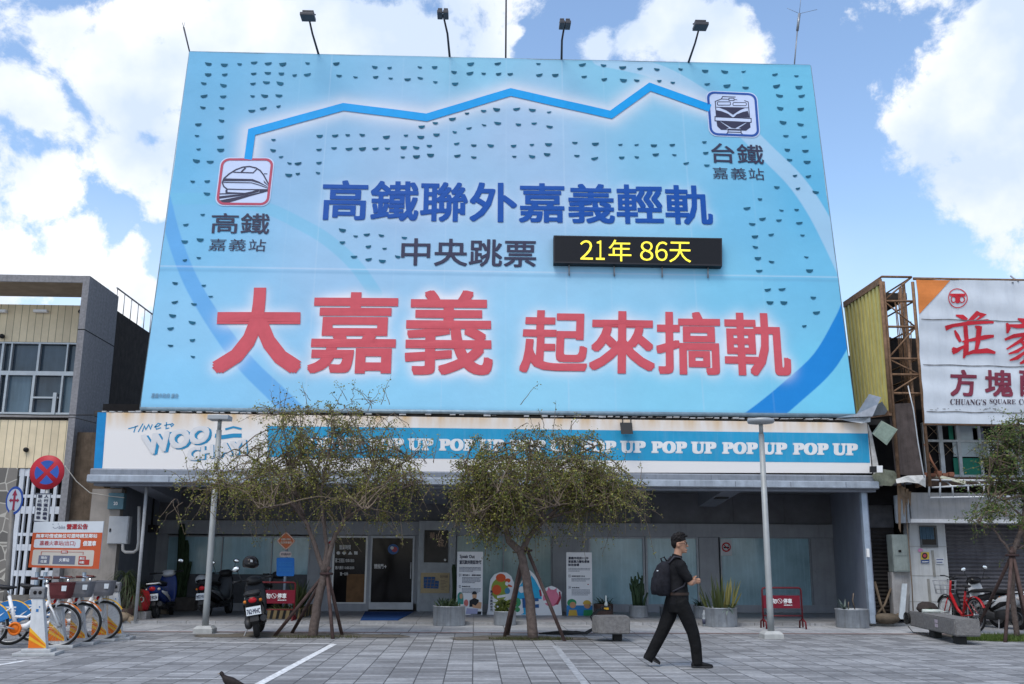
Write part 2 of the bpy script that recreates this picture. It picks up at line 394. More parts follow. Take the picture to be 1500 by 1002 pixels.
# body and roof behind the arcade
mb = MB()
mb.box(-8.3, 9.7, 25.62, 34, 0, 4.3); mb.build('rear_wall', M_conc, bld)
mb = MB(); mb.box(-8.25, 9.2, 21.12, 34.2, 4.32, 4.44); mb.build('roof', mat('roof_deck', (.05, .048, .047), .9, var=.3), bld)
# arcade ceiling and upper dark wall over the beam
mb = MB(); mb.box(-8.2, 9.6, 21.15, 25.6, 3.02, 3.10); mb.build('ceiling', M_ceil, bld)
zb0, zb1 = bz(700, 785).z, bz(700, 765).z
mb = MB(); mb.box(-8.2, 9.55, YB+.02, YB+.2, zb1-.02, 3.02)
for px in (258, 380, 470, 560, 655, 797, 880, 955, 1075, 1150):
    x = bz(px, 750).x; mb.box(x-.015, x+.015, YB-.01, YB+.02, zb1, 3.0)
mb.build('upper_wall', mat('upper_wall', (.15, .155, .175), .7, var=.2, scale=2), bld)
mb = MB(); mb.bbox(-8.08, 9.28, YB-.10, YB+.02, zb0, zb1, .015); mb.build('lintel_beam', M_grey, bld)
# end walls of the arcade
mb = MB(); a, b_ = Vector((8.47, 21.2, 0)), Vector((9.22, 25.2, 0)); mb.slab([(8.47, 21.25, FZ), (9.24, 25.2, FZ), (9.24, 25.2, 3.02), (8.47, 21.25, 3.02)], (.16, 0, 0)); mb.build('end_wall', mat('end_wall', (.24, .265, .335), .6, var=.1, scale=2, streak=.2), bld)
mb = MB(); mb.bbox(8.44, 8.56, 21.12, 21.25, FZ, 3.02, .01); e = mb.build('corner_post', mat('corner_post', (.32, .38, .47), .5, .2, var=.15, streak=.3), bld)
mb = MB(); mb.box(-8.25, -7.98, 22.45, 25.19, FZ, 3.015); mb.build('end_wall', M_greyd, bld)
mb = MB(); p = onX(1273, 815, 8.5); q = onY(1271, 810, 21.1); mb.bbox(q.x-.03, q.x+.03, 21.06, 21.12, q.z-.09, q.z+.09, .01); mb.build('wall_switch', M_white, bld)
# base plinth
mb = MB(); mb.box(-8.05, bz(541, 890).x-.02, YB-.06, YB, FZ, .24); mb.box(bz(612, 890).x, 9.22, YB-.06, YB, FZ, .24); mb.build('plinth', M_grey, bld)
# wall panels between the openings (x ranges by photo pixels)
zt = zb0; zs = .24
for a, b in ((205, 241), (452, 486), (537, 541.5), (606, 612), (809, 862), (1025, 1054), (1190, 1232)):
    mb = MB(); mb.box(bz(a, 850).x, bz(b, 850).x, YB-.03, YB+.1, zs, zt); mb.build('wall_panel', M_grey, bld)
mb = MB(); xa, xb = bz(1194, 850).x, bz(1222, 850).x; z_ = bz(1200, 837).z
mb.box(xa, xb, YB-.07, YB-.032, z_-.03, z_+.02); mb.build('hand_rail', M_frame, bld)
def window(px0, px1, pyt, pyb, m, splits=(), fw=.05, name='shop_window', lower=None, fm=None):
    x0, x1 = bz(px0, 850).x, bz(px1, 850).x; z1, z0 = bz((px0+px1)/2, pyt).z, bz((px0+px1)/2, pyb).z
    f = MB()
    f.box(x0, x1, YB-.05, YB+.05, z1-fw, z1); f.box(x0, x1, YB-.05, YB+.05, z0, z0+fw); f.box(x0, x0+fw, YB-.05, YB+.05, z0+fw, z1-fw); f.box(x1-fw, x1, YB-.05, YB+.05, z0+fw, z1-fw)
    for s in splits:
        xs = bz(s, 850).x; f.box(xs-.012, xs+.012, YB-.045, YB+.05, z0+fw, z1-fw)
    fr = f.build(name, fm or M_frame, bld)
    g = MB(); g.box(x0+fw, x1-fw, YB, YB+.02, z0+fw, z1-fw); g.build('pane', m, fr)
    if lower:
        zl = bz((px0+px1)/2, lower).z; g = MB(); g.box(x0+.02, x1-.02, YB-.04, YB-.015, z0+.02, zl); g.build('lower_panel', mat('lower_panel', (.07, .075, .09), .5, var=.2), fr)
    return fr, x0, x1, z0, z1
window(241, 452, 785, 886, M_frost, (323, 396), .03, lower=841)
wd, wx0, wx1, wz0, wz1 = window(486, 537, 785, 885, M_darkglass, (), .045, fm=M_white)
window(668, 808, 784, 886, M_frostg, (737,), .02)
window(862, 945, 786, 888, M_frost, (), .05)
window(946, 1024, 786, 888, M_frost, (), .05)
window(1056, 1189, 787, 890, M_frost, (), .03)
# reflections are the renderer's; inside the dark window: a timber counter and the white notice lettering on the pane
mb = MB(); mb.m = 0; mb.box(bz(508, 850).x, bz(536, 850).x, YB-.012, YB-.002, bz(520, 882).z, bz(520, 841).z); mb.build('timber_counter', mat('timber_counter', (.16, .085, .04), .6, var=.3, scale=5), wd)
mb = MB()
WT = (("營業時間", 497, 798, 514, 805), ("● ◆ ▲ ■", 493, 807, 524, 813), ("週二至週五 10:00-18:00", 491, 818, 519, 824), ("週六週日 10:00-20:00", 491, 829, 519, 834), ("週一公休", 498, 838, 510, 843))
for t, a, b, c, d in WT: put_text(mb, t, ymap(a, b, c, d, YB-.02), .02)
mb.box(bz(496, 0).x, bz(514, 0).x, YB-.024, YB-.02, bz(505, 796).z, bz(505, 794).z)
mb.build('notice_lettering', mat('white_vinyl', (.62, .62, .64), .6, var=0), wd)
mb = MB(); fm = ymap(480, 787, 490, 812, YB-.055); poly(mb, fm, [(0, 0), (1, 0), (1, 1), (0, 1)]); sgn = mb.build('notice_plate', mat('notice_plate', (.55, .57, .6), .5, var=.05), wd)
mb = MB(); P = lambda u, v, h: fm(u, v, h); ring = circ(.5, .55, .4, .2); stroke2(mb, ring, .1, P, .003, True); stroke2(mb, [(.25, .68), (.75, .42)], .08, P, .004); mb.build('prohibition_mark', mat('sign_red', (.42, .02, .03), .5, var=0), wd)
# glass door
dx0, dx1 = bz(541.5, 850).x, bz(606, 850).x; dz1 = bz(575, 785).z; dz0 = .10
d = MB(); t = .07
d.box(dx0, dx1, YB-.06, YB+.04, dz1-t*.8, dz1); d.box(dx0, dx0+t*.6, YB-.06, YB+.04, dz0, dz1-t*.8); d.box(dx1-t*.6, dx1, YB-.06, YB+.04, dz0, dz1-t*.8); d.box(dx0+t*.6, dx1-t*.6, YB-.06, YB+.04, dz0, dz0+.17)
door = d.build('glass_door', mat('door_frame', (.42, .44, .48), .45, .2, var=.1), bld)
g = MB(); g.box(dx0+t*.6, dx1-t*.6, YB-.01, YB+.01, dz0+.17, dz1-t*.8); g.build('pane', M_darkglass, door)
g = MB(); g.box(dx1-t*.6-.045, dx1-t*.6-.02, YB-.1, YB-.07, .85, 1.25); g.box(dx1-t*.6-.04, dx1-t*.6-.025, YB-.07, YB-.01, .88, .91); g.box(dx1-t*.6-.04, dx1-t*.6-.025, YB-.07, YB-.01, 1.19, 1.22); g.build('handle', M_steel, door)
mb = MB(); fm = ymap(548, 826, 566, 833, YB-.012); put_text(mb, "請推門→", fm, .03); mb.build('door_lettering', _mats['white_vinyl'], door)
mb = MB(); fm = ymap(568, 797, 584, 812, YB-.012); poly(mb, fm, circ(.5, .5, .5)); mb.m = 1; poly(mb, fm, circ(.62, .48, .26), .002); mb.m = 2; poly(mb, fm, circ(.4, .62, .16), .003); mb.build('door_sticker', [mat('stk_blue', (.05, .12, .3), .5, var=0), mat('stk_red', (.4, .08, .1), .5, var=0), _mats['white_vinyl']], door)
# pale pillar with framed poster and map
mb = MB(); px0, px1 = bz(612, 850).x, bz(667, 850).x; mb.bbox(px0, px1, YB-.22, YB+.1, FZ, zb1+.02, .015)
pil = mb.build('poster_pillar', mat('pillar_paint', (.34, .36, .39), .55, var=.12, streak=.3), bld)
# tapered brackets under the canopy
def bracket(pxa, w, y0=21.2, y1=23.6):
    x = onY(pxa, 730, 22).x; mb = MB()
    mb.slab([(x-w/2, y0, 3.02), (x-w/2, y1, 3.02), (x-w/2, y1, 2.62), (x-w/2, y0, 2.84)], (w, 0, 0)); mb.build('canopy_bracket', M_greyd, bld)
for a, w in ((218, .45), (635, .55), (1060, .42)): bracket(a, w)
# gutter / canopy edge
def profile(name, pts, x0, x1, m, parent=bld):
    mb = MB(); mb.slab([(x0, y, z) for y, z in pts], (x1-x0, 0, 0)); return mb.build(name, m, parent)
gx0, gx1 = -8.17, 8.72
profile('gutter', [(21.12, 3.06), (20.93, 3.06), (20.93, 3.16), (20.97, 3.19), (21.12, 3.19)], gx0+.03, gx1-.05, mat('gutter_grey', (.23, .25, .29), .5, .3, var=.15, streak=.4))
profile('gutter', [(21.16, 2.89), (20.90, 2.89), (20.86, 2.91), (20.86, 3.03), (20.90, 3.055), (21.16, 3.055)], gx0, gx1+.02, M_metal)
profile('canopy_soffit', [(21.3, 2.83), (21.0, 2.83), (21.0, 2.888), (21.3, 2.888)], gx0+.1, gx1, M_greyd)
mb = MB()
for i in range(1, 14):
    x = gx0+(gx1-gx0)*i/14; mb.box(x-.006, x+.006, 20.925, 20.93, 3.065, 3.16); mb.box(x-.006+.5, x+.006+.5, 20.852, 20.86, 2.915, 3.025)
mb.build('gutter_joints', M_greyd, bld)
# flashing and clutter in the dark slot between sign and billboard
mb = MB(); mb.box(-8.15, 8.5, 21.30, 21.36, 4.30, 4.62); mb.build('slot_dark', M_dark, bld)  # black strip put in for the shade inside the slot
mb = MB()
for i in range(90):
    x = -8.05+16.4*i/90+random.uniform(-.03, .03); w = random.uniform(.08, .17)
    if 20 < i < 52 and random.random() < .55: continue
    mb.box(x, x+w, 20.99, 21.2, 4.405+random.uniform(-.01, .02), 4.418+random.uniform(0, .02))
mb.build('roof_flashing', mat('flashing', (.42, .42, .43), .6, .2, var=.3), bld)
mb = MB()
for i in range(14):
    x = random.uniform(-7.5, 8); pts = [(x+j*.12, 21.08+random.uniform(-.03, .03), 4.47+random.uniform(-.05, .04)) for j in range(random.randint(3, 8))]; mb.tube(pts, .012, 5)
mb.build('roof_cable', mat('cable_black', (.02, .02, .02), .6, var=0), bld)
# pipe at the left corner of the arcade, wall lamps
mb = MB(); x = onY(208, 800, 21.3).x; mb.tube([(x, 21.28, FZ), (x, 21.28, 2.85)], .035, 10); mb.build('drain_pipe', mat('pipe_grey', (.33, .34, .36), .5, var=.2), bld)
for px, py in ((222, 775), (1056, 726)):
    q = onY(px, py, 22.2 if px > 500 else 24.6); mb = MB(); mb.bbox(q.x-.14, q.x+.14, q.y-.16, q.y+.16, q.z-.08, q.z+.1, .02); mb.tube([(q.x, q.y, q.z+.1), (q.x, q.y, 3.05)], .02, 6); l = mb.build('spot_lamp', mat('lamp_black', (.02, .02, .022), .4, var=.1), bld)

# ------------------------------------------------------------------ things fixed to the building's front
def panel_thing(name, label, cat, px, Y, th, m, group=None):
    """a flat board hung on a wall: its front face at Y"""
    x0, y0, x1, y1 = px; mb = MB(); a, b = onY(x0, y0, Y), onY(x1, y1, Y)
    mb.bbox(a.x, b.x, Y, Y+th, b.z, a.z, .004); o = mb.build(name, m); tag(o, label, cat, group); return o
ps = panel_thing('poster', 'dark framed poster with pale brush lettering on the pale pillar beside the glass door', 'poster', (622, 776.5, 656, 824), YB-.25, .02, mat('poster_dark', (.02, .016, .016), .25, var=.6, scale=3))
mb = MB(); fm = ymap(622, 776.5, 656, 824, YB-.25); 
for t, a in (("華", (.22, .72, .45, .93)), ("山", (.5, .7, .72, .92)), ("城", (.55, .48, .82, .72))): put_text(mb, t, bmap(fm, *a), .01)
mb.build('lettering', mat('poster_gold', (.35, .24, .17), .5, var=.3), ps)
mb = MB(); poly(mb, fm, circ(.88, .08, .05, .035)); mb.build('seal_mark', _mats['white_vinyl'], ps)
mpb = panel_thing('map_board', 'small beige area map with a blue block hung under the dark poster on the pillar', 'map', (616.5, 839, 658, 869), YB-.245, .015, mat('map_beige', (.42, .33, .20), .5, var=.08, scale=20))
mb = MB(); fm = ymap(616.5, 839, 658, 869, YB-.245); poly(mb, fm, [(.1, .25), (.62, .22), (.64, .6), (.5, .62), (.5, .8), (.1, .8)]); mb.build('map_area', mat('map_blue', (.03, .09, .25), .5, var=.3, scale=25), mpb)
mb = MB(); P = lambda u, v, h: fm(u, v, h)
for y in (.35, .5, .65): stroke2(mb, [(.12, y), (.6, y+random.uniform(-.05, .05))], .02, P, .002)
for x in (.2, .33, .46): stroke2(mb, [(x, .24), (x+.05, .78)], .02, P, .0025)
for k in range(7): stroke2(mb, [(.7, .2+k*.07), (.7+random.uniform(.1, .25), .2+k*.07)], .025, P, .002)
put_text(mb, "散步地圖", bmap(fm, .68, .75, .95, .88), .02); mb.build('map_lines', mat('map_ink', (.2, .16, .13), .6, var=0), mpb)
nsm = panel_thing('no_smoking_sign', 'small white no smoking plate on the frosted shop window right of the walking man', 'sign', (1055, 790, 1072.5, 814), YB-.075, .012, mat('plate_white', (.5, .52, .56), .45, var=.05))
mb = MB(); fm = ymap(1055, 790, 1072.5, 814, YB-.075); P = lambda u, v, h: fm(u, v, h); mb.m = 1
stroke2(mb, [(.28, .5), (.74, .5)], .09, P, .001); stroke2(mb, [(.66, .58), (.7, .68), (.64, .74)], .04, P, .001); mb.m = 0
stroke2(mb, circ(.5, .52, .34, .25), .09, P, .002, True); stroke2(mb, [(.27, .68), (.73, .36)], .07, P, .003)
mb.build('prohibition_mark', [_mats['sign_red'], mat('ink_black', (.02, .02, .022), .6, var=0)], nsm)
mb = MB(); qm = [onZ(528, 909, FZ), onZ(583, 909, FZ), onZ(606, 896.5, FZ), onZ(535, 896.5, FZ)]; mb.slab([Vector((p.x, min(p.y, 25.1), FZ+.002)) for p in qm], (0, 0, .014)); tag(mb.build('door_mat', M_navy), 'dark navy door mat lying in front of the dark glass shop door', 'mat')

# ================================================================== SHOP SIGN over the arcade
def rl_letters(body):  # bold serif capitals (mathematical bold alphabet gives a slab-serif letter)
    return ''.join(chr(0x1D400+ord(c)-65) if 'A' <= c <= 'Z' else c for c in body)
sg = thing('shop_sign', 'long white fascia sign with repeated POP UP lettering on a blue band', 'sign', (0, 21, 3))
sTL, sTR, sBR, sBL = onY(143, 604, YF), onY(1270, 619.5, YF), onY(1277.5, 693, YF), onY(137, 690.5, YF)
M_signw = mat('sign_sheet', (.70, .69, .70), .5, var=.05, scale=2)
def sign_board_mat():
    m = bpy.data.materials.new('sign_board'); m.use_nodes = True; nt = m.node_tree; N = nt.nodes.new; L = nt.links.new; p = nt.nodes['Principled BSDF']; p.inputs['Roughness'].default_value = .5
    tc = N('ShaderNodeTexCoord'); sx = N('ShaderNodeSeparateXYZ'); L(tc.outputs['Object'], sx.inputs[0])
    mp = N('ShaderNodeMapping'); mp.inputs['Scale'].default_value = (2.2, 1, .5); L(tc.outputs['Object'], mp.inputs[0])
    n = N('ShaderNodeTexNoise'); n.inputs['Scale'].default_value = 1.6; n.inputs['Detail'].default_value = 6; L(mp.outputs[0], n.inputs['Vector'])
    mr = N('ShaderNodeMapRange'); mr.inputs['From Min'].default_value = .98; mr.inputs['From Max'].default_value = 1.38; L(sx.outputs['Z'], mr.inputs['Value'])   # rust weeping from the flashing
    mu = N('ShaderNodeMath'); mu.operation = 'MULTIPLY'; L(mr.outputs[0], mu.inputs[0]); m2 = N('ShaderNodeMapRange'); m2.inputs['From Min'].default_value = .3; m2.inputs['From Max'].default_value = .68; m2.inputs['To Max'].default_value = 1.1; L(n.outputs['Fac'], m2.inputs['Value']); L(m2.outputs[0], mu.inputs[1])
    mx = N('ShaderNodeMixRGB'); L(mu.outputs[0], mx.inputs[0]); mx.inputs[1].default_value = (.76, .73, .72, 1); mx.inputs[2].default_value = (.62, .42, .22, 1); L(mx.outputs[0], p.inputs['Base Color'])
    return m
mb = MB(); mb.slab([sBL, sBR, sTR, sTL], (0, .12, 0)); mb.build('board', sign_board_mat(), sg)
M_blue = mat('sign_blue', (.022, .30, .53), .45, var=.1, scale=1.5, streak=.18, dirt=(.25, .42, .6))
mb = MB(); f1 = qmap(onY(143, 604, YF), onY(156, 604.2, YF), onY(149.5, 690.5, YF), onY(137, 690.5, YF), NF)
mb.slab([f1(0, 0), f1(1, 0), f1(1, 1), f1(0, 1)], (0, .002, 0)); mb.build('blue_edge', mat('sign_blue_edge', (.012, .22, .50), .45, var=.1), sg)
bq = [onY(392, 624, YF), onY(1271.3, 635, YF), onY(1274.5, 678, YF), onY(392, 669.5, YF)]
fb = qmap(*bq, NF, .004); mb = MB(); mb.add([fb(0, 0), fb(1, 0), fb(1, 1), fb(0, 1)], [(0, 1, 2, 3)]); mb.build('blue_band', M_blue, sg)
for k in range(8):
    for t, a, b in (("POP", 1161, 1213.5), ("UP", 1219, 1256.5)):
        a_, b_ = a-103.6*k, b-103.6*k
        y0 = 648.6+(a_-1161)*.0115; y1 = y0+17.8
        if a_ < 425: continue
        mb = MB(); put_text(mb, rl_letters(t), qmap(onY(a_, y0, YF), onY(b_, y0+.5, YF), onY(b_, y1+.5, YF), onY(a_, y1, YF), NF, .007), .046); mb.build('word_lettering', M_white, sg)
# hand-drawn logo at the left
def zp(pts, x0, y0, sc): return [(x0+x/sc, y0+y/sc) for x, y in pts]
def sP(u, v, h): return onY(u, v, YF)+NF*(.004+h)
mb = MB(); z1 = lambda pts: zp(pts, 130, 590, 5.0)
for pts in ([(290,190),(330,180),(362,168)], [(345,172),(330,218)], [(398,152),(362,214)], [(392,212),(408,170),(418,196),(440,160),(452,192),(466,158)], [(478,178),(508,172),(528,155),(508,150),(488,172),(496,194),(530,182)], [(570,142),(566,190),(590,184)], [(553,166),(600,156)], [(612,150),(600,162),(606,174),(622,160),(612,150)]):
    stroke2(mb, z1(pts), 1.5, sP)
def lq(TL, TR, BR, BL, dx=0, dy=0, h=.004): return qmap(*[onY(p[0]+dx, p[1]+dy, YF) for p in (TL, TR, BR, BL)], NF, h)
WQ, CQ = ((206,637),(308,622),(306,647),(213,668)), ((275,656),(360,643),(362,664),(274,676))
put_text(mb, "WOO", lq(*WQ, 3.4, 1.6), .06); put_text(mb, "CHIAYI", lq(*CQ, 2.2, 1.1), .06)
stroke2(mb, z1([(925,240),(980,252),(1060,240),(1120,240)]), 6, sP, .001); stroke2(mb, z1([(1000,195),(1060,178),(1120,192)]), 3, sP, .001)
mb.build('logo_lettering', mat('logo_blue', (.025, .25, .47), .5, var=.05), sg)
mb = MB(); put_text(mb, "WOO", lq(*WQ, 0, 0, .010), .05); put_text(mb, "CHIAYI", lq(*CQ, 0, 0, .010), .05); mb.build('logo_face', mat('logo_white', (.66, .655, .67), .5, var=.04), sg)
# right-hand torn return of the sign
mb = MB(); q = [onY(1271, 620, YF), onY(1277, 634, YF), onY(1293, 712, 20.95), onY(1283, 712, 20.95)]; mb.slab([q[3], q[2], q[1], q[0]], (0, .05, 0)); mb.build('sign_return', mat('torn_sheet', (.52, .50, .48), .7, var=.25, scale=7), sg)
fl = thing('flood_light', 'black floodlight box clamped over the top edge of the white fascia sign', 'floodlight', onY(917, 626, 20.8))
mb = MB(); a, b = onY(908, 619, 20.85), onY(926.5, 634.5, 20.72); mb.slab([onY(908, 619, 20.9), onY(925, 619, 20.9), onY(926.5, 634.5, 20.75), onY(909.5, 634.5, 20.75)], (0, -.08, -.03)); mb.build('housing', _mats['lamp_black'], fl)
mb = MB(); mb.tube([onY(912, 620, 20.9), onY(912, 612, 21.05)], .012, 5); mb.tube([onY(924, 620, 20.9), onY(924, 612, 21.05)], .012, 5); mb.build('bracket', _mats['lamp_black'], fl)

# ================================================================== THE GIANT BILLBOARD
BO = Vector((0, 21.05, 4.5)); BV = Vector((0, 1.30, 9.15)).normalized(); BN = Vector((0, -9.15, 1.30)).normalized()
def BUV(px, py):
    d = ray(px, py); t = (BO-C0).dot(BN)/d.dot(BN); p = C0+d*t; return p.x, (p-BO).dot(BV)
def wav(u, v):   # the sheet is stretched over laths: it bellies a little between them
    return .004*math.sin(u*2.45+.4)*math.sin(v*.9)+.0018*math.sin(u*5.3+v*1.7)+.0018*math.sin(v*4.1-u*.7)
def BP(u, v, h=0.0): return BO+Vector((u, 0, 0))+BV*v+BN*(h+wav(u, v))
bb = thing('billboard', 'giant light blue billboard with red Chinese lettering standing on the shop roof', 'billboard', (0, 21.5, 4.45))
bq_ = [BUV(205.5, 597.5), BUV(1253, 607.5), BUV(1187, 95.5), BUV(278, 75.5)]
def buv(s, t):
    a, b, c, d = bq_; return tuple((a[i]*(1-s)+b[i]*s)*(1-t)+(d[i]*(1-s)+c[i]*s)*t for i in (0, 1))
def bquad(TL, TR, BR, BL):
    q = [BUV(*p) for p in (TL, TR, BR, BL)]
    def fm(s, t, h=0):
        u = (q[3][0]*(1-s)+q[2][0]*s)*(1-t)+(q[0][0]*(1-s)+q[1][0]*s)*t; v = (q[3][1]*(1-s)+q[2][1]*s)*(1-t)+(q[0][1]*(1-s)+q[1][1]*s)*t
        return BP(u, v, .014+h)
    fm.q = q; return fm
BT = [  # text, bold, corners, material colour
 ("高鐵聯外嘉義輕軌", .019, ((474,264),(1041,272),(1045,330),(470,323)), 'blue', 1.0),
 ("中央跳票", .012, ((588.5,349),(786,352),(785,392),(587,389)), 'ink', 1.0),
 ("大", .030, ((319,421.5),(443,422),(441,547),(310,547)), 'red', 1.0),
 ("嘉", .020, ((458,428),(584,429),(579,548),(449,547)), 'red', 1.0),
 ("義", .018, ((596,425),(721,426),(722,550),(592,549)), 'red', 1.0),
 ("起來搞軌", .022, ((766,454),(1153,459),(1160,552),(760,546)), 'red', 1.0),
 ("高鐵", .008, ((311,312.5),(396,313),(394,343.5),(308.5,342)), 'ink', 1.0),
 ("嘉義站", 0, ((308,350),(390.5,351),(388.5,368.5),(305,367.5)), 'ink', 1.12),
 ("台鐵", .008, ((1041,209.5),(1117,213),(1119.5,241.5),(1042.5,238.5)), 'ink', 1.0),
 ("嘉義站", 0, ((1043,245),(1118,247.5),(1120,264.5),(1044.5,262)), 'ink', 1.12)]
ROUTE = [(363.5,234),(369,194),(503,157),(625,172.5),(748,135.5),(895,168.5),(952,127.5),(1040,159)]
def seg_dist(U, V, pts, ws=None):
    D = np.full(U.shape, 1e9); Wd = np.zeros(U.shape)
    for i in range(len(pts)-1):
        (ax, ay), (bx, by) = pts[i], pts[i+1]; dx, dy = bx-ax, by-ay
        t = np.clip(((U-ax)*dx+(V-ay)*dy)/(dx*dx+dy*dy), 0, 1); d = np.hypot(U-ax-t*dx, V-ay-t*dy); m = d < D; D[m] = d[m]
        if ws is not None: Wd[m] = (ws[i]*(1-t)+ws[i+1]*t)[m]
    return (D, Wd) if ws is not None else D
def banner_sheet():
    nx, ny = 760, 420
    s, t = np.meshgrid(np.linspace(0, 1, nx), np.linspace(0, 1, ny))
    a, b, c, d = [np.array(q) for q in bq_]
    U = (a[0]*(1-s)+b[0]*s)*(1-t)+(d[0]*(1-s)+c[0]*s)*t; V = (a[1]*(1-s)+b[1]*s)*(1-t)+(d[1]*(1-s)+c[1]*s)*t
    # printed ground colour (sRGB control points, inverse-distance blended)
    ctl = [(300,100,110,180,222),(250,250,106,182,226),(460,100,122,186,224),(700,100,132,196,228),(900,100,128,194,226),(1150,110,108,190,226),(1190,300,92,178,222),
           (420,230,140,186,224),(600,210,150,190,225),(760,190,156,192,226),(600,300,152,190,226),(800,290,152,192,228),(980,230,124,190,226),(1100,320,110,186,226),(270,340,120,190,232),
           (500,380,150,196,232),(700,390,152,198,232),(950,400,140,200,234),(1180,400,108,188,228),(280,480,138,200,238),(260,570,132,202,242),(600,570,138,206,242),(800,570,140,208,240),(1000,580,130,206,238),(1220,580,110,200,236),(1080,430,120,196,232),(750,440,146,204,238)]
    num = np.zeros(U.shape+(3,)); den = np.zeros(U.shape)
    for x, y, r, g, b2 in ctl:
        u, v = BUV(x, y); w = 1/(((U-u)**2+(V-v)**2)+.35)**1.6; den += w; num += w[..., None]*np.array(lin('%02x%02x%02x' % (r, g, b2)))
    C = num/den[..., None]
    def over(mask, col, k=1.0):
        nonlocal C
        m = np.clip(mask, 0, 1)[..., None]*k; C = C*(1-m)+np.array(lin('%02x%02x%02x' % col))*m
    px = 7.5/500  # metres per photo pixel, roughly
    def band(pts, wpx, col, k, soft=.02):
        P2 = [BUV(*p) for p in pts]; ws = wpx if isinstance(wpx, (list, tuple)) else [wpx]*len(pts)
        D, Wd = seg_dist(U, V, P2, [w*.0152/2 for w in ws]); over((Wd-D)/soft+.5, col, k)
    def smooth(pts, n=6):   # Catmull-Rom through the measured centre-line
        P_ = [pts[0]]+pts+[pts[-1]]; o = []
        for i in range(1, len(P_)-2):
            for j in range(n):
                t_ = j/n; p0, p1, p2, p3 = [np.array(q, float) for q in P_[i-1:i+3]]
                o.append(tuple(.5*((2*p1)+(-p0+p2)*t_+(2*p0-5*p1+4*p2-p3)*t_**2+(-p0+3*p1-3*p2+p3)*t_**3)))
        return o+[pts[-1]]
    sm = smooth([(880,86),(960,104),(1020,136),(1080,182),(1125,225),(1165,265),(1195,308),(1222,360),(1245,410)]); band(sm, 30, (164,204,234), .75)
    sm = smooth([(240,291),(320,292),(390,305),(440,328),(480,352),(520,388),(550,430)]); band(sm, 20, (112,190,226), .55)
    sm = smooth([(236,270),(243,300),(254,345),(272,395),(292,435),(325,487),(362,535),(405,577),(440,612)]); band(sm, [18+10*i/(len(sm)-1) for i in range(len(sm))], (92,166,230), .8)
    sm = smooth([(1248,455),(1238,477),(1206,531),(1158,576),(1123,605),(1100,622)]); band(sm, 37, (18,128,212), .95)
    # pale printed outline round the route and the lettering
    D = seg_dist(U, V, [BUV(*p) for p in ROUTE]); over(np.exp(-(D/.30)**2)*.95, (208,222,238))
    du = (U[0, -1]-U[0, 0])/nx; dv = (V[-1, 0]-V[0, 0])/ny
    def blur(A, sig):
        for ax, st in ((1, du), (0, dv)):
            k = max(1, int(3*sig/st)); kk = np.exp(-.5*(np.arange(-k, k+1)*st/sig)**2); kk /= kk.sum()
            A = np.apply_along_axis(lambda r: np.convolve(r, kk, 'same'), ax, A)
        return A
    for want, sig, gain, col in (('red', .13, 4.6, (216,230,245)), ('blue', .10, 2.2, (192,216,240))):
        A = np.zeros(U.shape)
        for body, bold, cs, cl, gp in BT:
            if cl != want: continue
            vs, fs, lo, hi, asp = glyphs(body, bold, gp); q = [np.array(BUV(*p)) for p in cs]; n = (vs-lo)/(hi-lo)
            for f in fs:
                for i in range(len(f)):
                    p0, p1 = n[f[i]], n[f[(i+1) % len(f)]]; k = max(2, int(np.hypot(*((p1-p0)*np.array((3, 1.))))*60)+1)
                    for e in np.linspace(0, 1, k):
                        a_, b_ = p0*(1-e)+p1*e; uv = (q[3]*(1-a_)+q[2]*a_)*(1-b_)+(q[0]*(1-a_)+q[1]*a_)*b_
                        j = int((uv[0]-U[0, 0])/(U[0, -1]-U[0, 0])*(nx-1)); i_ = int((uv[1]-V[0, 0])/(V[-1, 0]-V[0, 0])*(ny-1))
                        if 0 <= i_ < ny and 0 <= j < nx: A[i_, j] = 1
        over(np.clip(blur(blur(A, .05), sig)*gain, 0, .97), col)
    # welded seams and lath lines; darker bands below the seam and along top and bottom
    for x, k in ((467, .35), (580, .16), (653, .3), (741, .2), (828, .45), (892, .2), (1012, .35), (420, .12), (1108, .12)):
        u = BUV(x, 330)[0]; over(np.clip(1.2-np.abs(U-u)/.018, 0, 1), (178,212,238), k*.8)
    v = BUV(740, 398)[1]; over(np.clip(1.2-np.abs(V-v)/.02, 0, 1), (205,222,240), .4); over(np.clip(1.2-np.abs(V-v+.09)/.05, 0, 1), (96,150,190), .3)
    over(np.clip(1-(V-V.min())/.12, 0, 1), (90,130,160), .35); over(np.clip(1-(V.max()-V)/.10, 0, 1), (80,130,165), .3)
    n_ = RNG.random((12, 40)); 
    C = np.clip(C*np.array((1.25, 1.11, 1.06))*BANNER_GAIN, 0, .92)
    me = bpy.data.meshes.new('printed_sheet'); idx = np.arange(nx*ny).reshape(ny, nx)
    wv = .004*np.sin(U*2.45+.4)*np.sin(V*.9)+.0018*np.sin(U*5.3+V*1.7)+.0018*np.sin(V*4.1-U*.7)
    co = np.array(BO)[None, None]+U[..., None]*np.array((1, 0, 0))+V[..., None]*np.array(BV)+wv[..., None]*np.array(BN)-np.array(world_loc(bb))
    fs = np.stack([idx[:-1, :-1], idx[:-1, 1:], idx[1:, 1:], idx[1:, :-1]], -1).reshape(-1, 4)
    me.vertices.add(nx*ny); me.vertices.foreach_set('co', co.reshape(-1).astype(np.float32))
    me.loops.add(fs.size); me.loops.foreach_set('vertex_index', fs.reshape(-1).astype(np.int32))
    me.polygons.add(len(fs)); me.polygons.foreach_set('loop_start', np.arange(0, fs.size, 4, dtype=np.int32)); me.polygons.foreach_set('loop_total', np.full(len(fs), 4, np.int32))
    me.polygons.foreach_set('use_smooth', np.ones(len(fs), bool)); me.update(calc_edges=True)
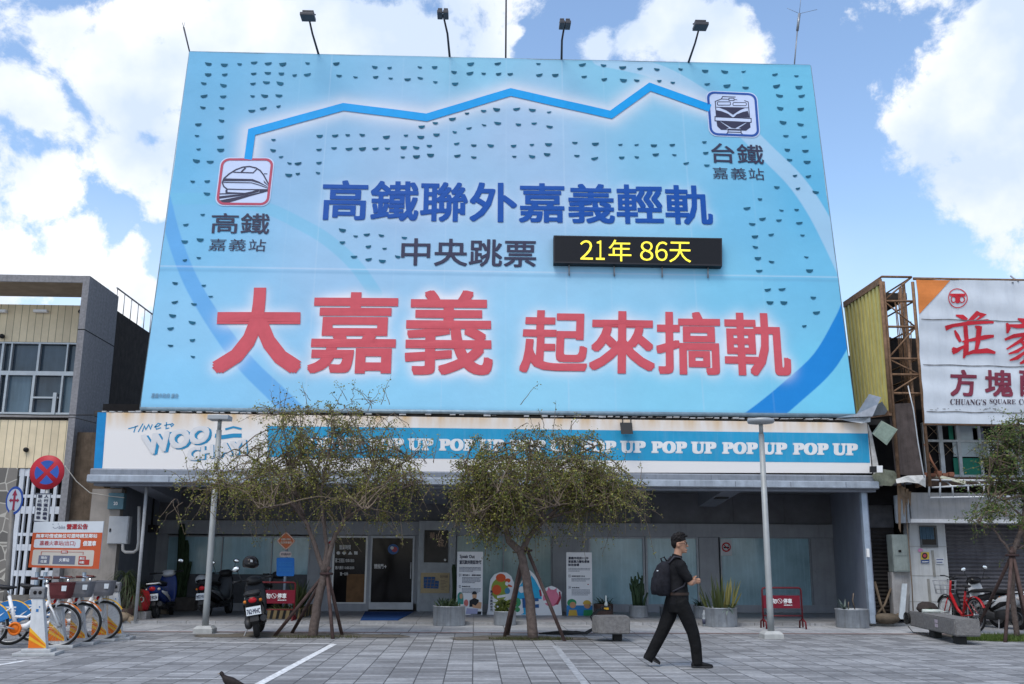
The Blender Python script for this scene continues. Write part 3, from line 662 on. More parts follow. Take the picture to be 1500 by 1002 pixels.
    at = me.color_attributes.new('print', 'FLOAT_COLOR', 'POINT'); at.data.foreach_set('color', np.concatenate([C.reshape(-1, 3), np.ones((nx*ny, 1))], 1).astype(np.float32).reshape(-1))
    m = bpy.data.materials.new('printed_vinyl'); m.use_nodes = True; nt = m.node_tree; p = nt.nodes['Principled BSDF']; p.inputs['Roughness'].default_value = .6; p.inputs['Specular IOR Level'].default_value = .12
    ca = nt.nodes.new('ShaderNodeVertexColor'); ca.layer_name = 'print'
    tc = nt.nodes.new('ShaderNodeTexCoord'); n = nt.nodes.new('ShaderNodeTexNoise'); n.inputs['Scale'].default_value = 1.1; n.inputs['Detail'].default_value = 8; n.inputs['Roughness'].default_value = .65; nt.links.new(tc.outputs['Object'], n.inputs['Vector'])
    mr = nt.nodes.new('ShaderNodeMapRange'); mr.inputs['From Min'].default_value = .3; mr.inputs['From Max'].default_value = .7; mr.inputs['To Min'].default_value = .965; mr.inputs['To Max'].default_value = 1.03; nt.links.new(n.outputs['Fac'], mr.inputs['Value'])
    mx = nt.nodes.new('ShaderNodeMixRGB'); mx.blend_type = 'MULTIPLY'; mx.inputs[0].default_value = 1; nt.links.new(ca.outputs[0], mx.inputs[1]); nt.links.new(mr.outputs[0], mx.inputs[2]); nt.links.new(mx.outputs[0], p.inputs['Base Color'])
    nb = nt.nodes.new('ShaderNodeTexNoise'); nb.inputs['Scale'].default_value = 2.3; nb.inputs['Detail'].default_value = 5; nt.links.new(tc.outputs['Object'], nb.inputs['Vector']); bp = nt.nodes.new('ShaderNodeBump'); bp.inputs['Strength'].default_value = .22; bp.inputs['Distance'].default_value = .06; nt.links.new(nb.outputs['Fac'], bp.inputs['Height']); nt.links.new(bp.outputs[0], p.inputs['Normal'])
    me.materials.append(m); o = bpy.data.objects.new('printed_sheet', me); COL.objects.link(o); o.parent = bb
BANNER_GAIN = 0.82
banner_sheet()
BM = {'blue': mat('print_blue', (.002, .068, .33), .5, var=.06), 'ink': mat('print_ink', (.035, .036, .075), .5, var=.06), 'red': mat('print_red', (.55, .085, .11), .5, var=.06)}
for body, bold, cs, cl, gp in BT:
    mb = MB(); put_text(mb, body, bquad(*cs), bold, gp); mb.build({'blue': 'title_lettering', 'red': 'slogan_lettering', 'ink': 'small_lettering'}[cl], BM[cl], bb)
mb = MB(); put_text(mb, "嘉義市政府 廣告", bquad((222.5,576),(262,576.5),(261,583.5),(221.5,583)), .01); mb.build('credit_lettering', mat('print_faint', (.18, .32, .45), .5, var=0), bb)
def bP(x, y, h): return BP(*BUV(x, y), .014+h)
RT = [ROUTE[0]]
for a, b in zip(ROUTE[:-1], ROUTE[1:]):
    k = max(1, int(math.hypot(b[0]-a[0], b[1]-a[1])/9)); RT += [(a[0]+(b[0]-a[0])*i/k, a[1]+(b[1]-a[1])*i/k) for i in range(1, k+1)]
mb = MB(); stroke2(mb, RT, 11.2, bP, .004); mb.build('route_line', mat('print_route', (.0, .30, .70), .5, var=.06), bb)
# wind slits: half-discs laid on the sheet, the shade of the openings as colour
Z1 = [(916,282),(986,286),(1053,284),(1117,277),(1179,281),(1243,283),(1352,281),(1478,281),(915,329),(988,330),(1115,326),(1177,323),(1237,326),(1295,334),(1351,330),(1490,335),(896,369),(982,376),(1112,370),(1171,364),(1231,367),(897,424),(981,426),(1110,425),(1163,422),(1226,422),(892,475),(974,477),(1107,489),(1157,478),(1224,470),(974,532),(872,549),(866,600),(970,603),(873,659),(970,660),(863,707),(924,713),(847,800),(911,799),(910,853),(891,946),(817,990),(1202,617),(1200,662),(1235,692),(1272,720),(1310,720),(1269,770),(1309,766),(1405,599),(1473,598),(1402,660),(1468,653),(1402,718),(1398,763)]
Z2 = [(62,342),(147,297),(212,301),(345,299),(410,297),(151,341),(217,348),(291,351),(347,346),(413,363),(495,318),(568,282),(687,282),(565,323),(625,326),(691,327),(742,328),(500,369),(866,283),(870,331),(940,331),(1059,286),(1152,290),(1236,298),(1312,304),(1386,307),(1490,307),(1067,340),(1155,351),(1239,354),(1298,356),(1397,358),(1456,366),(28,596),(92,595),(198,603),(34,656),(93,654),(150,655),(203,655),(284,598),(349,603),(353,558),(413,543),(488,524),(552,501),(625,490),(682,482),(770,481),(839,485),(913,496),(418,593),(498,583),(561,566),(627,553),(687,543),(778,549),(847,545),(915,559),(274,649),(329,650),(387,643),(507,634),(582,641),(656,641),(757,643),(837,639),(910,636),(270,694),(330,689),(392,682),(510,687),(582,694),(760,691),(838,689),(904,680),(1026,630),(1116,634),(1226,639),(1297,640),(1373,641),(1454,639),(1035,687),(1113,698),(1232,694),(1298,693),(1381,681),(1463,684)]
Z3 = [(98,314),(184,317),(267,318),(405,330),(499,338),(107,373),(194,378),(276,387),(412,379),(510,384),(425,422),(522,424),(428,477),(518,481),(440,539),(517,549),(453,600),(534,603),(459,660),(539,665),(469,705),(546,713),(95,627),(101,674),(106,729),(15,720),(493,775),(552,777),(413,825),(506,831),(584,846),(339,878),(282,917),(433,928),(500,924),(350,964),(422,971),(512,982),(305,987)]
Z4 = [(812,61),(880,52),(813,144),(874,134),(770,244),(769,328),(853,337),(926,304),(759,386),(845,416),(750,443),(846,494),(750,519),(848,568),(896,255)]
Z5 = [(5,10),(63,39),(112,31),(176,35),(119,83),(190,93),(5,65),(56,128),(120,139),(180,146),(277,45),(248,128)]
Z6 = [(317,39),(388,32),(526,35),(319,86),(330,134),(390,151),(336,190),(543,131),(557,188),(373,273),(436,271),(383,328),(444,328),(573,308),(587,373),(534,433)]
SL = []
for zl, ox, oy in ((Z1,0,0),(Z2,500,0),(Z3,1000,0),(Z4,0,334),(Z5,500,334),(Z6,1000,334)):
    for x, y in zl: SL.append((random.choice((3.4, 4.2, 4.9, 5.3)), ox+x/3, oy+y/3-1.7, random.uniform(.7, 1.0), random.uniform(-.18, .18)))
SL.sort(reverse=True); M_slit = mat('slit_shade', (.015, .10, .17), .8, var=.3, scale=2); mbs = MB()
for j, (r, cx, cy, k, tl) in enumerate(SL):
    pts = [(cx+r*math.cos(PI*i/8), cy+r*k*.95*math.sin(PI*i/8)+tl*r*math.cos(PI*i/8)) for i in range(9)]
    mb = MB() if j < 100 else mbs; mb.add([bP(*p, .001) for p in pts], [tuple(range(9))])
    if j < 100: mb.build('wind_slit', M_slit, bb)
o = mbs.build('wind_slits', M_slit, bb); o['kind'] = 'stuff'
# station pictograms
def icon(name, corners, ring_m, draw):
    fm = bquad(*corners); mb = MB(); mb.add([fm(*p, -.003) for p in rrect(0, 0, 1, 1, .16)], [tuple(range(24))])
    ic = mb.build(name, mat('print_pale', (.52, .60, .80), .5, var=.03), bb)
    mb = MB(); 
    R = rrect(.02, .02, .98, .98, .15); I = rrect(.065, .065, .935, .935, .11); n = len(R)
    mb.add([fm(*p, .004) for p in R]+[fm(*p, .004) for p in I], [(i, (i+1) % n, n+(i+1) % n, n+i) for i in range(n)]); mb.build('border', ring_m, ic)
    mb = MB(); draw(mb); mb.build('pictogram', BM['ink'], ic)
def dr1(mb):
    Z = lambda pts: zp(pts, 300, 220, 6.262)
    S_ = lambda pts, w, h=0: stroke2(mb, Z(pts), w/6.262, bP, h)
    Pl = lambda pts, h=0: mb.add([bP(*p, h) for p in Z(pts)], [tuple(range(len(pts)))])
    S_([(200,385),(205,360),(175,335),(162,300),(178,262),(225,220),(290,180),(350,158),(410,152),(470,165),(510,190),(540,230),(600,340)], 12)
    S_([(262,205),(445,210),(478,175)], 9, .001); S_([(335,203),(375,165)], 14, .001); S_([(545,218),(575,220)], 7)
    Pl([(175,262),(440,268),(500,292),(600,350),(500,306),(430,286),(172,286)], .001); Pl([(540,278),(560,300),(600,345),(545,300)], .001)
    S_([(172,298),(430,302),(500,322),(600,358)], 7, .001); S_([(205,360),(360,364),(600,364)], 9, .001)
    S_([(120,405),(370,398),(500,372)], 9, .002); Pl([(190,370),(208,370),(210,388),(370,394),(360,404),(192,396)], .0015)
    Pl([(120,428),(380,400),(480,365),(505,360),(495,385),(380,416),(120,450)], .002); Pl([(118,468),(400,412),(600,368),(600,374),(420,424),(190,494),(140,490)], .002); Pl([(505,368),(598,362),(598,372),(500,388)], .0025)
def dr2(mb):
    Z = lambda pts: zp(pts, 1020, 120, 6.262)
    S_ = lambda pts, w, h=0, cl=False: stroke2(mb, Z(pts), w/6.262, bP, h, cl)
    Pl = lambda pts, h=0: mb.add([bP(*p, h) for p in Z(pts)], [tuple(range(len(pts)))])
    S_([(182,322),(172,182),(228,160),(240,138),(395,142),(415,165),(475,186),(488,330)], 8)
    S_([(228,160),(298,162)], 7); S_([(345,165),(415,167)], 7); S_([(298,152),(345,152),(345,174),(298,174)], 7, .001, True)
    S_(rrect(192,186,312,216,10), 7, 0, True); S_(rrect(335,192,458,220,10), 7, 0, True); S_([(182,235),(475,240)], 6)
    Pl([(180,262),(230,272),(290,296),(332,328),(184,320)]); Pl([(472,268),(430,276),(370,300),(340,328),(486,330)]); Pl([(210,240),(448,242),(400,262),(335,304),(270,262)])
    S_([(170,322),(502,338),(502,374),(170,360)], 8, 0, True)
    Pl([(184,364),(215,366),(298,424),(275,430),(282,442),(225,442),(190,408)]); Pl([(225,367),(460,372),(356,428),(322,424)]); Pl([(492,374),(465,374),(385,428),(408,432),(408,448),(455,450),(496,420)]); Pl([(284,432),(408,436),(408,450),(284,446)])
    S_([(290,445),(288,468),(264,488)], 8); S_([(408,450),(410,470),(432,494)], 8); S_([(290,462),(408,466)], 7)
icon('railway_icon', ((323.5,231),(403,231),(395,302.5),(314.5,302)), mat('print_rose', (.42, .07, .12), .5, var=.05), dr1)
icon('railway_icon', ((1033,133),(1109,136),(1114,202.5),(1038.5,199.5)), mat('print_navy', (.02, .08, .33), .5, var=.05), dr2)
# carrying frame behind the sheet
M_rust = mat('rusty_steel', (.12, .075, .055), .8, .3, var=.4, scale=7, bump=.3)
mb = MB(); L0, L1 = buv(0, 0)[0]+.05, buv(1, 0)[0]-.05; VT = min(buv(0, 1)[1], buv(1, 1)[1])-.03
def BB_(u, v, h): return BO+Vector((u, 0, 0))+BV*v+BN*h
mb.slab([BB_(L0, .02, -.06), BB_(L1, .02, -.06), BB_(L1, VT, -.06), BB_(L0, VT, -.06)], -BN*.05); mb.build('backing_panel', mat('backing_sheet', (.22, .23, .24), .7, .2, var=.2, streak=.4), bb)
mb = MB()
for i in range(9):
    u = L0+.1+(L1-L0-.2)*i/8; mb.tube([BB_(u, .0, -.2), BB_(u, VT-.02, -.2)], .06, 6); mb.tube([BB_(u, VT-.6, -.26), (u, 25.5, 4.45)], .05, 6); mb.tube([BB_(u, VT*.45, -.26), (u, 25.5, 4.45)], .04, 6); mb.tube([(u, 21.2, 4.5), (u, 25.5, 4.45)], .05, 6)
for j in range(5): mb.tube([BB_(L0, .3+j*2.2, -.28), BB_(L1, .3+j*2.2, -.28)], .04, 6)
mb.build('steel_frame', M_rust, bb)
mb = MB()
for s in (0, 1):
    a, b = buv(s, 0), buv(s, 1); mb.tube([BB_(*a, -.03), BB_(*b, -.03)], .03, 6)
a, b = buv(0, 1), buv(1, 1); mb.tube([BB_(*a, -.03), BB_(*b, -.03)], .03, 6); a, b = buv(0, 0), buv(1, 0); mb.tube([BB_(a[0], a[1]-.02, -.02), BB_(b[0], b[1]-.02, -.02)], .05, 6)
mb.build('edge_rail', mat('edge_rail', (.22, .30, .36), .5, .3, var=.2), bb)

# LED counter hung on the sheet
led = thing('led_display', 'black LED display with glowing yellow characters fixed to the billboard', 'LED display', BP(*BUV(932, 372), .1))
q = [BP(*BUV(*p), 0)-BN*wav(*BUV(*p)) for p in ((810,390),(1055,394.5),(1055,354),(810,350))]
mb = MB(); mb.slab([p+BN*.02 for p in q], BN*.16); mb.build('housing', mat('led_black', (.008, .008, .01), .35, var=.2, scale=30), led)
qq = [p+BN*.18 for p in (q[3], q[2], q[1], q[0])]; fl_ = qmap(*qq, BN, .004)
mb = MB()
for a, b in (((0,0),(1,.05)), ((0,.95),(1,1)), ((0,.05),(.008,.95)), ((.992,.05),(1,.95))):
    mb.add([fl_(a[0],a[1],.002), fl_(b[0],a[1],.002), fl_(b[0],b[1],.002), fl_(a[0],b[1],.002)], [(0,1,2,3)])
mb.build('bezel', mat('led_bezel', (.025, .025, .03), .4, var=0), led)
mb = MB()
for c, a, b, t0, t1 in (("２", .157, .232, .14, .84), ("１", .25, .302, .14, .84), ("年", .325, .46, .10, .88), ("８", .512, .590, .14, .84), ("６", .602, .675, .14, .84), ("天", .685, .815, .10, .84)): put_text(mb, c, bmap(fl_, a, t0, b, t1), .0)
mb.build('glowing_lettering', mat('led_yellow', (.80, .66, .05), .5, var=0, emit=.62), led)
mb = MB()
for x in (833, 899, 969, 1036):
    for y0, y1 in ((389+(x-810)*.018, 404+(x-810)*.018), (349+(x-810)*.016, 352+(x-810)*.016)): mb.tube([bP(x, y0, .06), bP(x+.5, y1, .02)], .018, 5)
mb.build('mounting_bracket', M_steel, led)

# floodlights and masts along the top edge
for i, (bx, by, hx, hy, lab, w) in enumerate(((467,80,452,24,'leftmost floodlight on a thin leaning pole above the billboard, wide grey head', .17), (659,84,649,21,'dark twin floodlight on a bent pole, left of the tall bare mast', .13), (823,87,827,36,'dark twin floodlight on an upright pole, right of the tall bare mast', .13), (1008,93,1025,38,'rightmost floodlight on a pole leaning right above the billboard', .17))):
    b = BP(*BUV(bx, by), -.1); h = onY(hx, hy, 21.9-.5); t = thing('flood_light', lab, 'floodlight', b, 0, 'floodlights along the top of the billboard')
    mid = b.lerp(h, .55)+Vector((.03*(1 if i % 2 else -1), 0, .04))
    mb = MB(); mb.tube([b, mid, h], [.03, .026, .022], 6); mb.tube([h+Vector((-w, 0, .05)), h+Vector((w, 0, .05))], .018, 5); mb.build('pole', mat('pole_dark', (.05, .05, .06), .5, .3, var=.2), t)
    for s in ((-1, 1) if w < .15 else (0,)):
        c = h+Vector((s*w*.55, -.02, 0)); k = w if s == 0 else w*.5
        mb = MB(); mb.bbox(c.x-k, c.x+k, c.y-.22, c.y+.1, c.z-.10, c.z-.02, .015); mb.bbox(c.x-k*.8, c.x+k*.8, c.y-.1, c.y+.1, c.z+.05, c.z+.10, .01); mb.build('lamp_head', mat('lamp_head', (.07, .07, .08), .45, .2, var=.15), t)
b = BP(*BUV(741, 84), -.1); mb = MB(); mb.tube([b, b+Vector((0, .1, 2.6))], .025, 6); tag(mb.build('mast', _mats['pole_dark']), 'tall bare dark mast rising from the middle of the billboard top out of the picture', 'mast')
b = BP(*BUV(278, 80), -.1); t = thing('antenna', 'short leaning antenna rod at the top left corner of the billboard', 'antenna', b); h = onY(269, 40, b.y)
mb = MB(); mb.tube([b, h], [.018, .022], 5); mb.tube([h, onY(267, 33, b.y)], .006, 4); mb.tube([h, onY(271, 32, b.y)], .004, 4); mb.build('rod', _mats['pole_dark'], t)
b = BP(*BUV(1165, 96), -.1); t = thing('antenna', 'thin radio antenna with whiskers near the top right corner of the billboard', 'antenna', b)
h1, h2 = onY(1168, 45, b.y), onY(1171, 20, b.y); mb = MB(); mb.tube([b, h1], .018, 5); mb.tube([h1, h2], .035, 6); mb.tube([h2, onY(1174, -12, b.y)], .007, 4); mb.build('rod', mat('ant_grey', (.25, .27, .3), .4, .5), t)
mb = MB()
for x, y in ((1153, 12), (1197, 14)): mb.tube([h2, onY(x, y, b.y)], .006, 4)
mb.build('whisker', _mats['ant_grey'], t)

# ================================================================== LEFT NEIGHBOUR (concrete frame, cream cladding)
M_pebble = mat('pebble_dash', (.26, .255, .27), .9, var=.22, scale=16, streak=.35, dirt=(.07, .07, .08), bump=.9, bscale=90)
M_darkwall = mat('dark_wall', (.035, .028, .025), .95, var=.4, scale=5, streak=.5, dirt=(.012, .01, .01), bump=.5)  # very dark brown wall with darker streaks
M_soffit = mat('soffit_brown', (.30, .235, .17), .8, var=.2, scale=3)
def board_mat(name, c, groove, pitch, depth=.4, axis='X', dirt=.3):
    m = bpy.data.materials.new(name); m.use_nodes = True; nt = m.node_tree; N = nt.nodes.new; L = nt.links.new; p = nt.nodes['Principled BSDF']; p.inputs['Roughness'].default_value = .65
    tc = N('ShaderNodeTexCoord'); sx = N('ShaderNodeSeparateXYZ'); L(tc.outputs['Object'], sx.inputs[0])
    a = N('ShaderNodeMath'); a.operation = 'DIVIDE'; L(sx.outputs[axis], a.inputs[0]); a.inputs[1].default_value = pitch
    f = N('ShaderNodeMath'); f.operation = 'FRACT'; L(a.outputs[0], f.inputs[0]); g = N('ShaderNodeMath'); g.operation = 'LESS_THAN'; L(f.outputs[0], g.inputs[0]); g.inputs[1].default_value = .09
    fl = N('ShaderNodeMath'); fl.operation = 'FLOOR'; L(a.outputs[0], fl.inputs[0]); wn = N('ShaderNodeTexWhiteNoise'); wn.noise_dimensions = '1D'; L(fl.outputs[0], wn.inputs['W'])
    mr = N('ShaderNodeMapRange'); mr.inputs['To Min'].default_value = .9; mr.inputs['To Max'].default_value = 1.06; L(wn.outputs['Value'], mr.inputs['Value'])
    n = N('ShaderNodeTexNoise'); n.inputs['Scale'].default_value = 2.5; n.inputs['Detail'].default_value = 7; n.inputs['Roughness'].default_value = .7; L(tc.outputs['Object'], n.inputs['Vector'])
    m2 = N('ShaderNodeMapRange'); m2.inputs['From Min'].default_value = .35; m2.inputs['From Max'].default_value = .7; m2.inputs['To Min'].default_value = 1.05; m2.inputs['To Max'].default_value = 1-dirt; L(n.outputs['Fac'], m2.inputs['Value'])
    mm = N('ShaderNodeMath'); mm.operation = 'MULTIPLY'; L(mr.outputs[0], mm.inputs[0]); L(m2.outputs[0], mm.inputs[1])
    mx = N('ShaderNodeMixRGB'); mx.blend_type = 'MULTIPLY'; mx.inputs[0].default_value = 1; mx.inputs[1].default_value = lin(c)+(1,); L(mm.outputs[0], mx.inputs[2])
    m3 = N('ShaderNodeMixRGB'); L(g.outputs[0], m3.inputs[0]); L(mx.outputs[0], m3.inputs[1]); m3.inputs[2].default_value = lin(groove)+(1,); L(m3.outputs[0], p.inputs['Base Color'])
    bp = N('ShaderNodeBump'); bp.inputs['Strength'].default_value = depth; bp.inputs['Distance'].default_value = .01; bp.invert = True; L(g.outputs[0], bp.inputs['Height']); L(bp.outputs[0], p.inputs['Normal'])
    return m
M_clad = board_mat('cream_cladding', (.72, .60, .41), (.30, .26, .18), .17, dirt=.15)
lb = thing('concrete_building', 'two storey building with a grey concrete frame and cream boards, left of the billboard', 'building', (-12, 23, 0))
LX = -9.0; LY = 22.0
xfl = onY(125, 404, LY).x; ztop = onX(132, 404, LX).z; xlow = onY(104.4, 619, LY).x
zs1 = onY(60, 413, LY).z      # underside of the roof frame
ysf = onZ(60, 434, zs1).y     # its rear edge
CY = LY+1.1
# frame: pillar with a top beam
mb = MB(); mb.box(LX-.15, LX, LY, 23.86, 0, ztop-.001); mb.build('frame_pillar', M_pebble, lb)
mb = MB(); mb.box(-30, LX-.151, LY, ysf, zs1, ztop-.003); mb.build('frame_beam', M_pebble, lb)
mb = MB(); mb.box(-30, LX-.16, LY+.03, ysf-.01, zs1-.015, zs1-.001); mb.build('beam_soffit', M_soffit, lb)
mb = MB(); zj = onX(140, 492, LX).z; mb.box(LX-.152, LX+.002, LY-.002, 23.862, zj-.012, zj+.012); mb.build('pillar_joint', M_dark, lb)
cz = lambda py, px=60: onY(px, py, CY).z
cx = lambda px, py=550: onY(px, py, CY).x
ctop = cz(446.5); cw1 = cz(501); cw0 = cz(612); cl1 = cz(616); cl0 = cz(686)
mb = MB(); mb.box(-30, LX-.151, CY, CY+.2, cw1, ctop); mb.build('cladding', M_clad, lb)
mb = MB(); mb.box(-30, LX-.151, CY-.05, CY+.2, cl0, cl1); mb.build('cladding', M_clad, lb)
mb = MB(); mb.box(-30, LX-.151, CY-.1, CY+.2, cw0-.0, cw0+.045); mb.build('sill', mat('sill_grey', (.25, .24, .24), .8, var=.2), lb)
mb = MB(); mb.box(-30, LX-.2, CY+.25, 34, 0, ctop-.4); mb.build('rear_block', M_conc, lb)
M_alu = mat('aluminium', (.42, .45, .48), .4, .4, var=.1)
M_lglass = glass_mat('old_window_glass', (.035, .055, .08), .06, .5)
w = MB(); zm = cz(546.5)
for px, a, b, t in ((0-2, 501, 612, .05), (15, 501, 546, .035), (55.5, 501, 546, .05), (97, 501, 546, .035), (6, 549, 612, .05), (46, 549, 612, .06), (88, 549, 612, .045), (113, 501, 612, .04), (-40, 501, 612, .05), (-85, 501, 612, .05)):
    x = cx(px, (a+b)/2); w.box(x-t/2, x+t/2, CY+.02, CY+.12, cz(b), cz(a))
w.box(-30, LX-.2, CY+.018, CY+.118, zm-.05, zm+.05); w.box(-30, LX-.2, CY+.016, CY+.116, cw0+.046, cw0+.13); w.box(-30, LX-.2, CY+.016, CY+.116, cw1-.04, cw1-.002); w.box(cx(48), cx(88), CY+.022, CY+.1, cz(582)-.02, cz(582)+.02); w.box(cx(81), cx(86), CY-.01, CY+.09, cz(610), cz(575))
wn_ = w.build('window_frame', M_alu, lb)
g = MB(); g.box(-30, LX-.2, CY+.14, CY+.16, cw0+.05, cw1-.01); g.build('pane', M_lglass, wn_)
for a_, b_ in ((9, 43.5), (90, 112)): g = MB(); g.box(cx(a_), cx(b_), CY+.13, CY+.137, cw0+.05, zm-.05); g.build('curtain_pane', glass_mat('bluish_pane', (.08, .13, .175), .1), wn_)
for px in (62, 2):
    mb = MB(); a = onY(px, 457, CY); mb.box(a.x-.16, a.x+.16, CY-.14, CY-.02, a.z-.03, a.z+.03); o = mb.build('wall_light', M_white, lb)
for px, py in ((119, 457), (4, 493), (39, 659)):
    a = onY(px, py, CY-.05); mb = MB(); mb.lathe([(.0, -.07), (.055, -.06), (.055, -.004), (0, 0)], (a.x, CY-.05, a.z), 'Y', 12); mb.build('vent_cap', _mats['lamp_black'], lb)
# ground floor: crazy-paving stone wall, white louvred grille
def crazy_mat():
    m = bpy.data.materials.new('crazy_stone'); m.use_nodes = True; nt = m.node_tree; N = nt.nodes.new; L = nt.links.new; p = nt.nodes['Principled BSDF']; p.inputs['Roughness'].default_value = .85
    tc = N('ShaderNodeTexCoord'); v = N('ShaderNodeTexVoronoi'); v.feature = 'DISTANCE_TO_EDGE'; v.inputs['Scale'].default_value = 3.2; L(tc.outputs['Object'], v.inputs['Vector'])
    lt = N('ShaderNodeMath'); lt.operation = 'LESS_THAN'; L(v.outputs['Distance'], lt.inputs[0]); lt.inputs[1].default_value = .035
    v2 = N('ShaderNodeTexVoronoi'); v2.inputs['Scale'].default_value = 3.2; L(tc.outputs['Object'], v2.inputs['Vector']); bw = N('ShaderNodeRGBToBW'); L(v2.outputs['Color'], bw.inputs[0])
    cr = N('ShaderNodeValToRGB'); cr.color_ramp.elements[0].color = (.10, .095, .09, 1); cr.color_ramp.elements[1].color = (.24, .22, .20, 1); L(bw.outputs[0], cr.inputs[0])
    mx = N('ShaderNodeMixRGB'); L(lt.outputs[0], mx.inputs[0]); L(cr.outputs[0], mx.inputs[1]); mx.inputs[2].default_value = (.42, .40, .36, 1); L(mx.outputs[0], p.inputs['Base Color']); return m
mb = MB(); mb.box(-30, cx(22, 740), CY-.06, CY+.2, 0, cl0-.002); mb.build('stone_wall', crazy_mat(), lb)
mb = MB(); mb.box(cx(22, 740)+.001, LX-.151, CY+.16, CY+.22, 0, cl0-.002); mb.build('room_dark', M_dark, lb)  # black sheet standing in for the unlit room behind the grille
mb = MB(); gx0_, gx1_ = cx(23, 740)+.004, LX-.152
for py, t in ((690, .12), (726, .05), (745, .12), (782, .05), (800, .1), (838, .09)):
    z = cz(py); mb.box(gx0_, gx1_, CY-.02, CY+.06, z-t, z+t*.4)
for px, t in ((27, .05), (45, .035), (60, .05), (78, .035), (95, .05), (36, .02)):
    x = cx(px, 750); mb.box(x-t, x+t, CY-.03, CY+.05, .5, cl0-.01)
mb.build('white_grille', mat('grille_white', (.55, .58, .64), .6, var=.1, streak=.3), lb)
mb = MB(); mb.box(gx0_, gx1_, CY-.06, CY+.1, 0, .5); mb.build('low_wall', mat('low_wall', (.15, .14, .13), .85, var=.25), lb)
# dark flank with a roof railing
dz = 7.35
mb = MB(); mb.box(LX-.3, LX-.002, 23.87, 34, 0, dz); mb.build('flank_wall', M_darkwall, lb)
mb = MB(); mb.tube([(LX-.1, 23.95, dz+.62), (LX-.1, 33, dz+.62)], .022, 6)
for i in range(18): y = 24.0+i*.52; mb.tube([(LX-.1, y, dz), (LX-.1, y, dz+.62)], .013, 5)
mb.build('railing', mat('rail_grey', (.42, .42, .43), .5, .3, var=.2), lb)

# wall closing the gap between the two buildings, meter boxes on it
gw = thing('gap_wall', 'stained brown plaster wall closing the gap left of the arcade', 'wall', (-8.5, 22.6, 0))
GY = 22.2; zsp = onY(180, 762, GY).z
mb = MB(); mb.box(LX+.002, -8.3, GY, GY+.2, zsp, 4.1); mb.box(-8.3, -7.86, GY-.002, GY+.2, zsp+.25, 2.86); mb.build('plaster', mat('brown_plaster', (.115, .085, .062), .9, var=.35, scale=5, streak=.5, bump=.4), gw)
mb = MB(); mb.box(LX+.002, -8.5, GY+.01, GY+.2, 0, zsp-.002); mb.build('tiled_base', paver_mat('stone_tile', (.26, .235, .215), (.32, .29, .265), (.15, .13, .12), .5, .5, .012), gw)
mb = MB(); x0, x1 = -8.25, -8.05; mb.box(-8.46, -7.82, 21.98, 22.19, 0, 2.82); pil2 = mb.build('corner_column', mat('column_tile', (.27, .245, .225), .8, var=.15, scale=3, streak=.3), gw)
def wbox(name, lab, cat, px, Y, d, m, b=.015):
    a, c = onY(px[0], px[1], Y), onY(px[2], px[3], Y); t = thing(name, lab, cat, ((a.x+c.x)/2, Y, c.z)); mb = MB(); mb.bbox(a.x, c.x, Y, Y+d, c.z, a.z, b); mb.build('case', m, t); return t, a, c
t, a, c = wbox('meter_box', 'pale grey steel cabinet on the tiled wall left of the arcade', 'electrical cabinet', (160, 756, 186, 797), 21.92, .2, mat('cabinet_grey', (.40, .41, .43), .5, .1, var=.08))
mb = MB(); mb.box(a.x+.02, c.x-.02, 21.905, 21.922, c.z+.02, a.z-.02); mb.build('door', _mats['cabinet_grey'], t); mb = MB(); mb.box(a.x+.04, a.x+.07, 21.89, 21.905, c.z+.26, c.z+.33); mb.build('handle', M_dark, t)
t, a, c = wbox('meter_box', 'blue grey box marked 20 hanging under the canopy corner', 'electrical cabinet', (159, 722, 180, 746), 21.9, .18, mat('box_teal', (.10, .19, .235), .5, .1, var=.15))
mb = MB(); put_text(mb, "20", ymap(166.5, 735, 172.5, 740, 21.896), .03); mb.build('number', M_white, t)
mb = MB(); p = [onY(x, y, 21.95) for x, y in ((180, 797), (180, 806), (184, 809), (196, 809), (201, 805), (203, 795), (204, 742))]; mb.tube(p, .035, 8)
for x in (166, 171): mb.tube([onY(x, 797, 22.1), onY(x-1, 840, 22.1)], .018, 6)
tag(mb.build('conduit', mat('conduit_grey', (.36, .35, .34), .5, var=.15)), 'grey bent conduit pipes under the pale steel cabinet', 'pipe')
def cable(pts, r, lab, m='cable_black'):
    mb = MB(); P_ = []
    for i in range(len(pts)-1):
        for j in range(8): P_.append(pts[i].lerp(pts[i+1], j/8))
    P_.append(pts[-1]); n = len(P_)
    mb.tube(P_, r, 5); tag(mb.build('overhead_cable', _mats[m]), lab, 'cable', None)
cable([onY(-30, 606, 20.5), onY(60, 608, 20.9), onY(150, 608, 21.3)], .012, 'upper thin black cable crossing in front of the cream boards to the white sign')
cable([onY(-30, 614, 20.5), onY(70, 612, 20.9), onY(110, 612, 21), onY(141, 620, 21.2)], .009, 'lower sagging black cable ending at the blue edge of the white sign')
mat('cable_pale', (.4, .38, .35), .6, var=0)
cable([onY(95, 682, 21.85), onY(112, 705, 21.85), onY(132, 722, 21.85), onY(162, 727, 21.85), onY(182, 729, 21.6)], .010, 'pale drooping cable from the concrete pillar to the box marked 20', 'cable_pale')

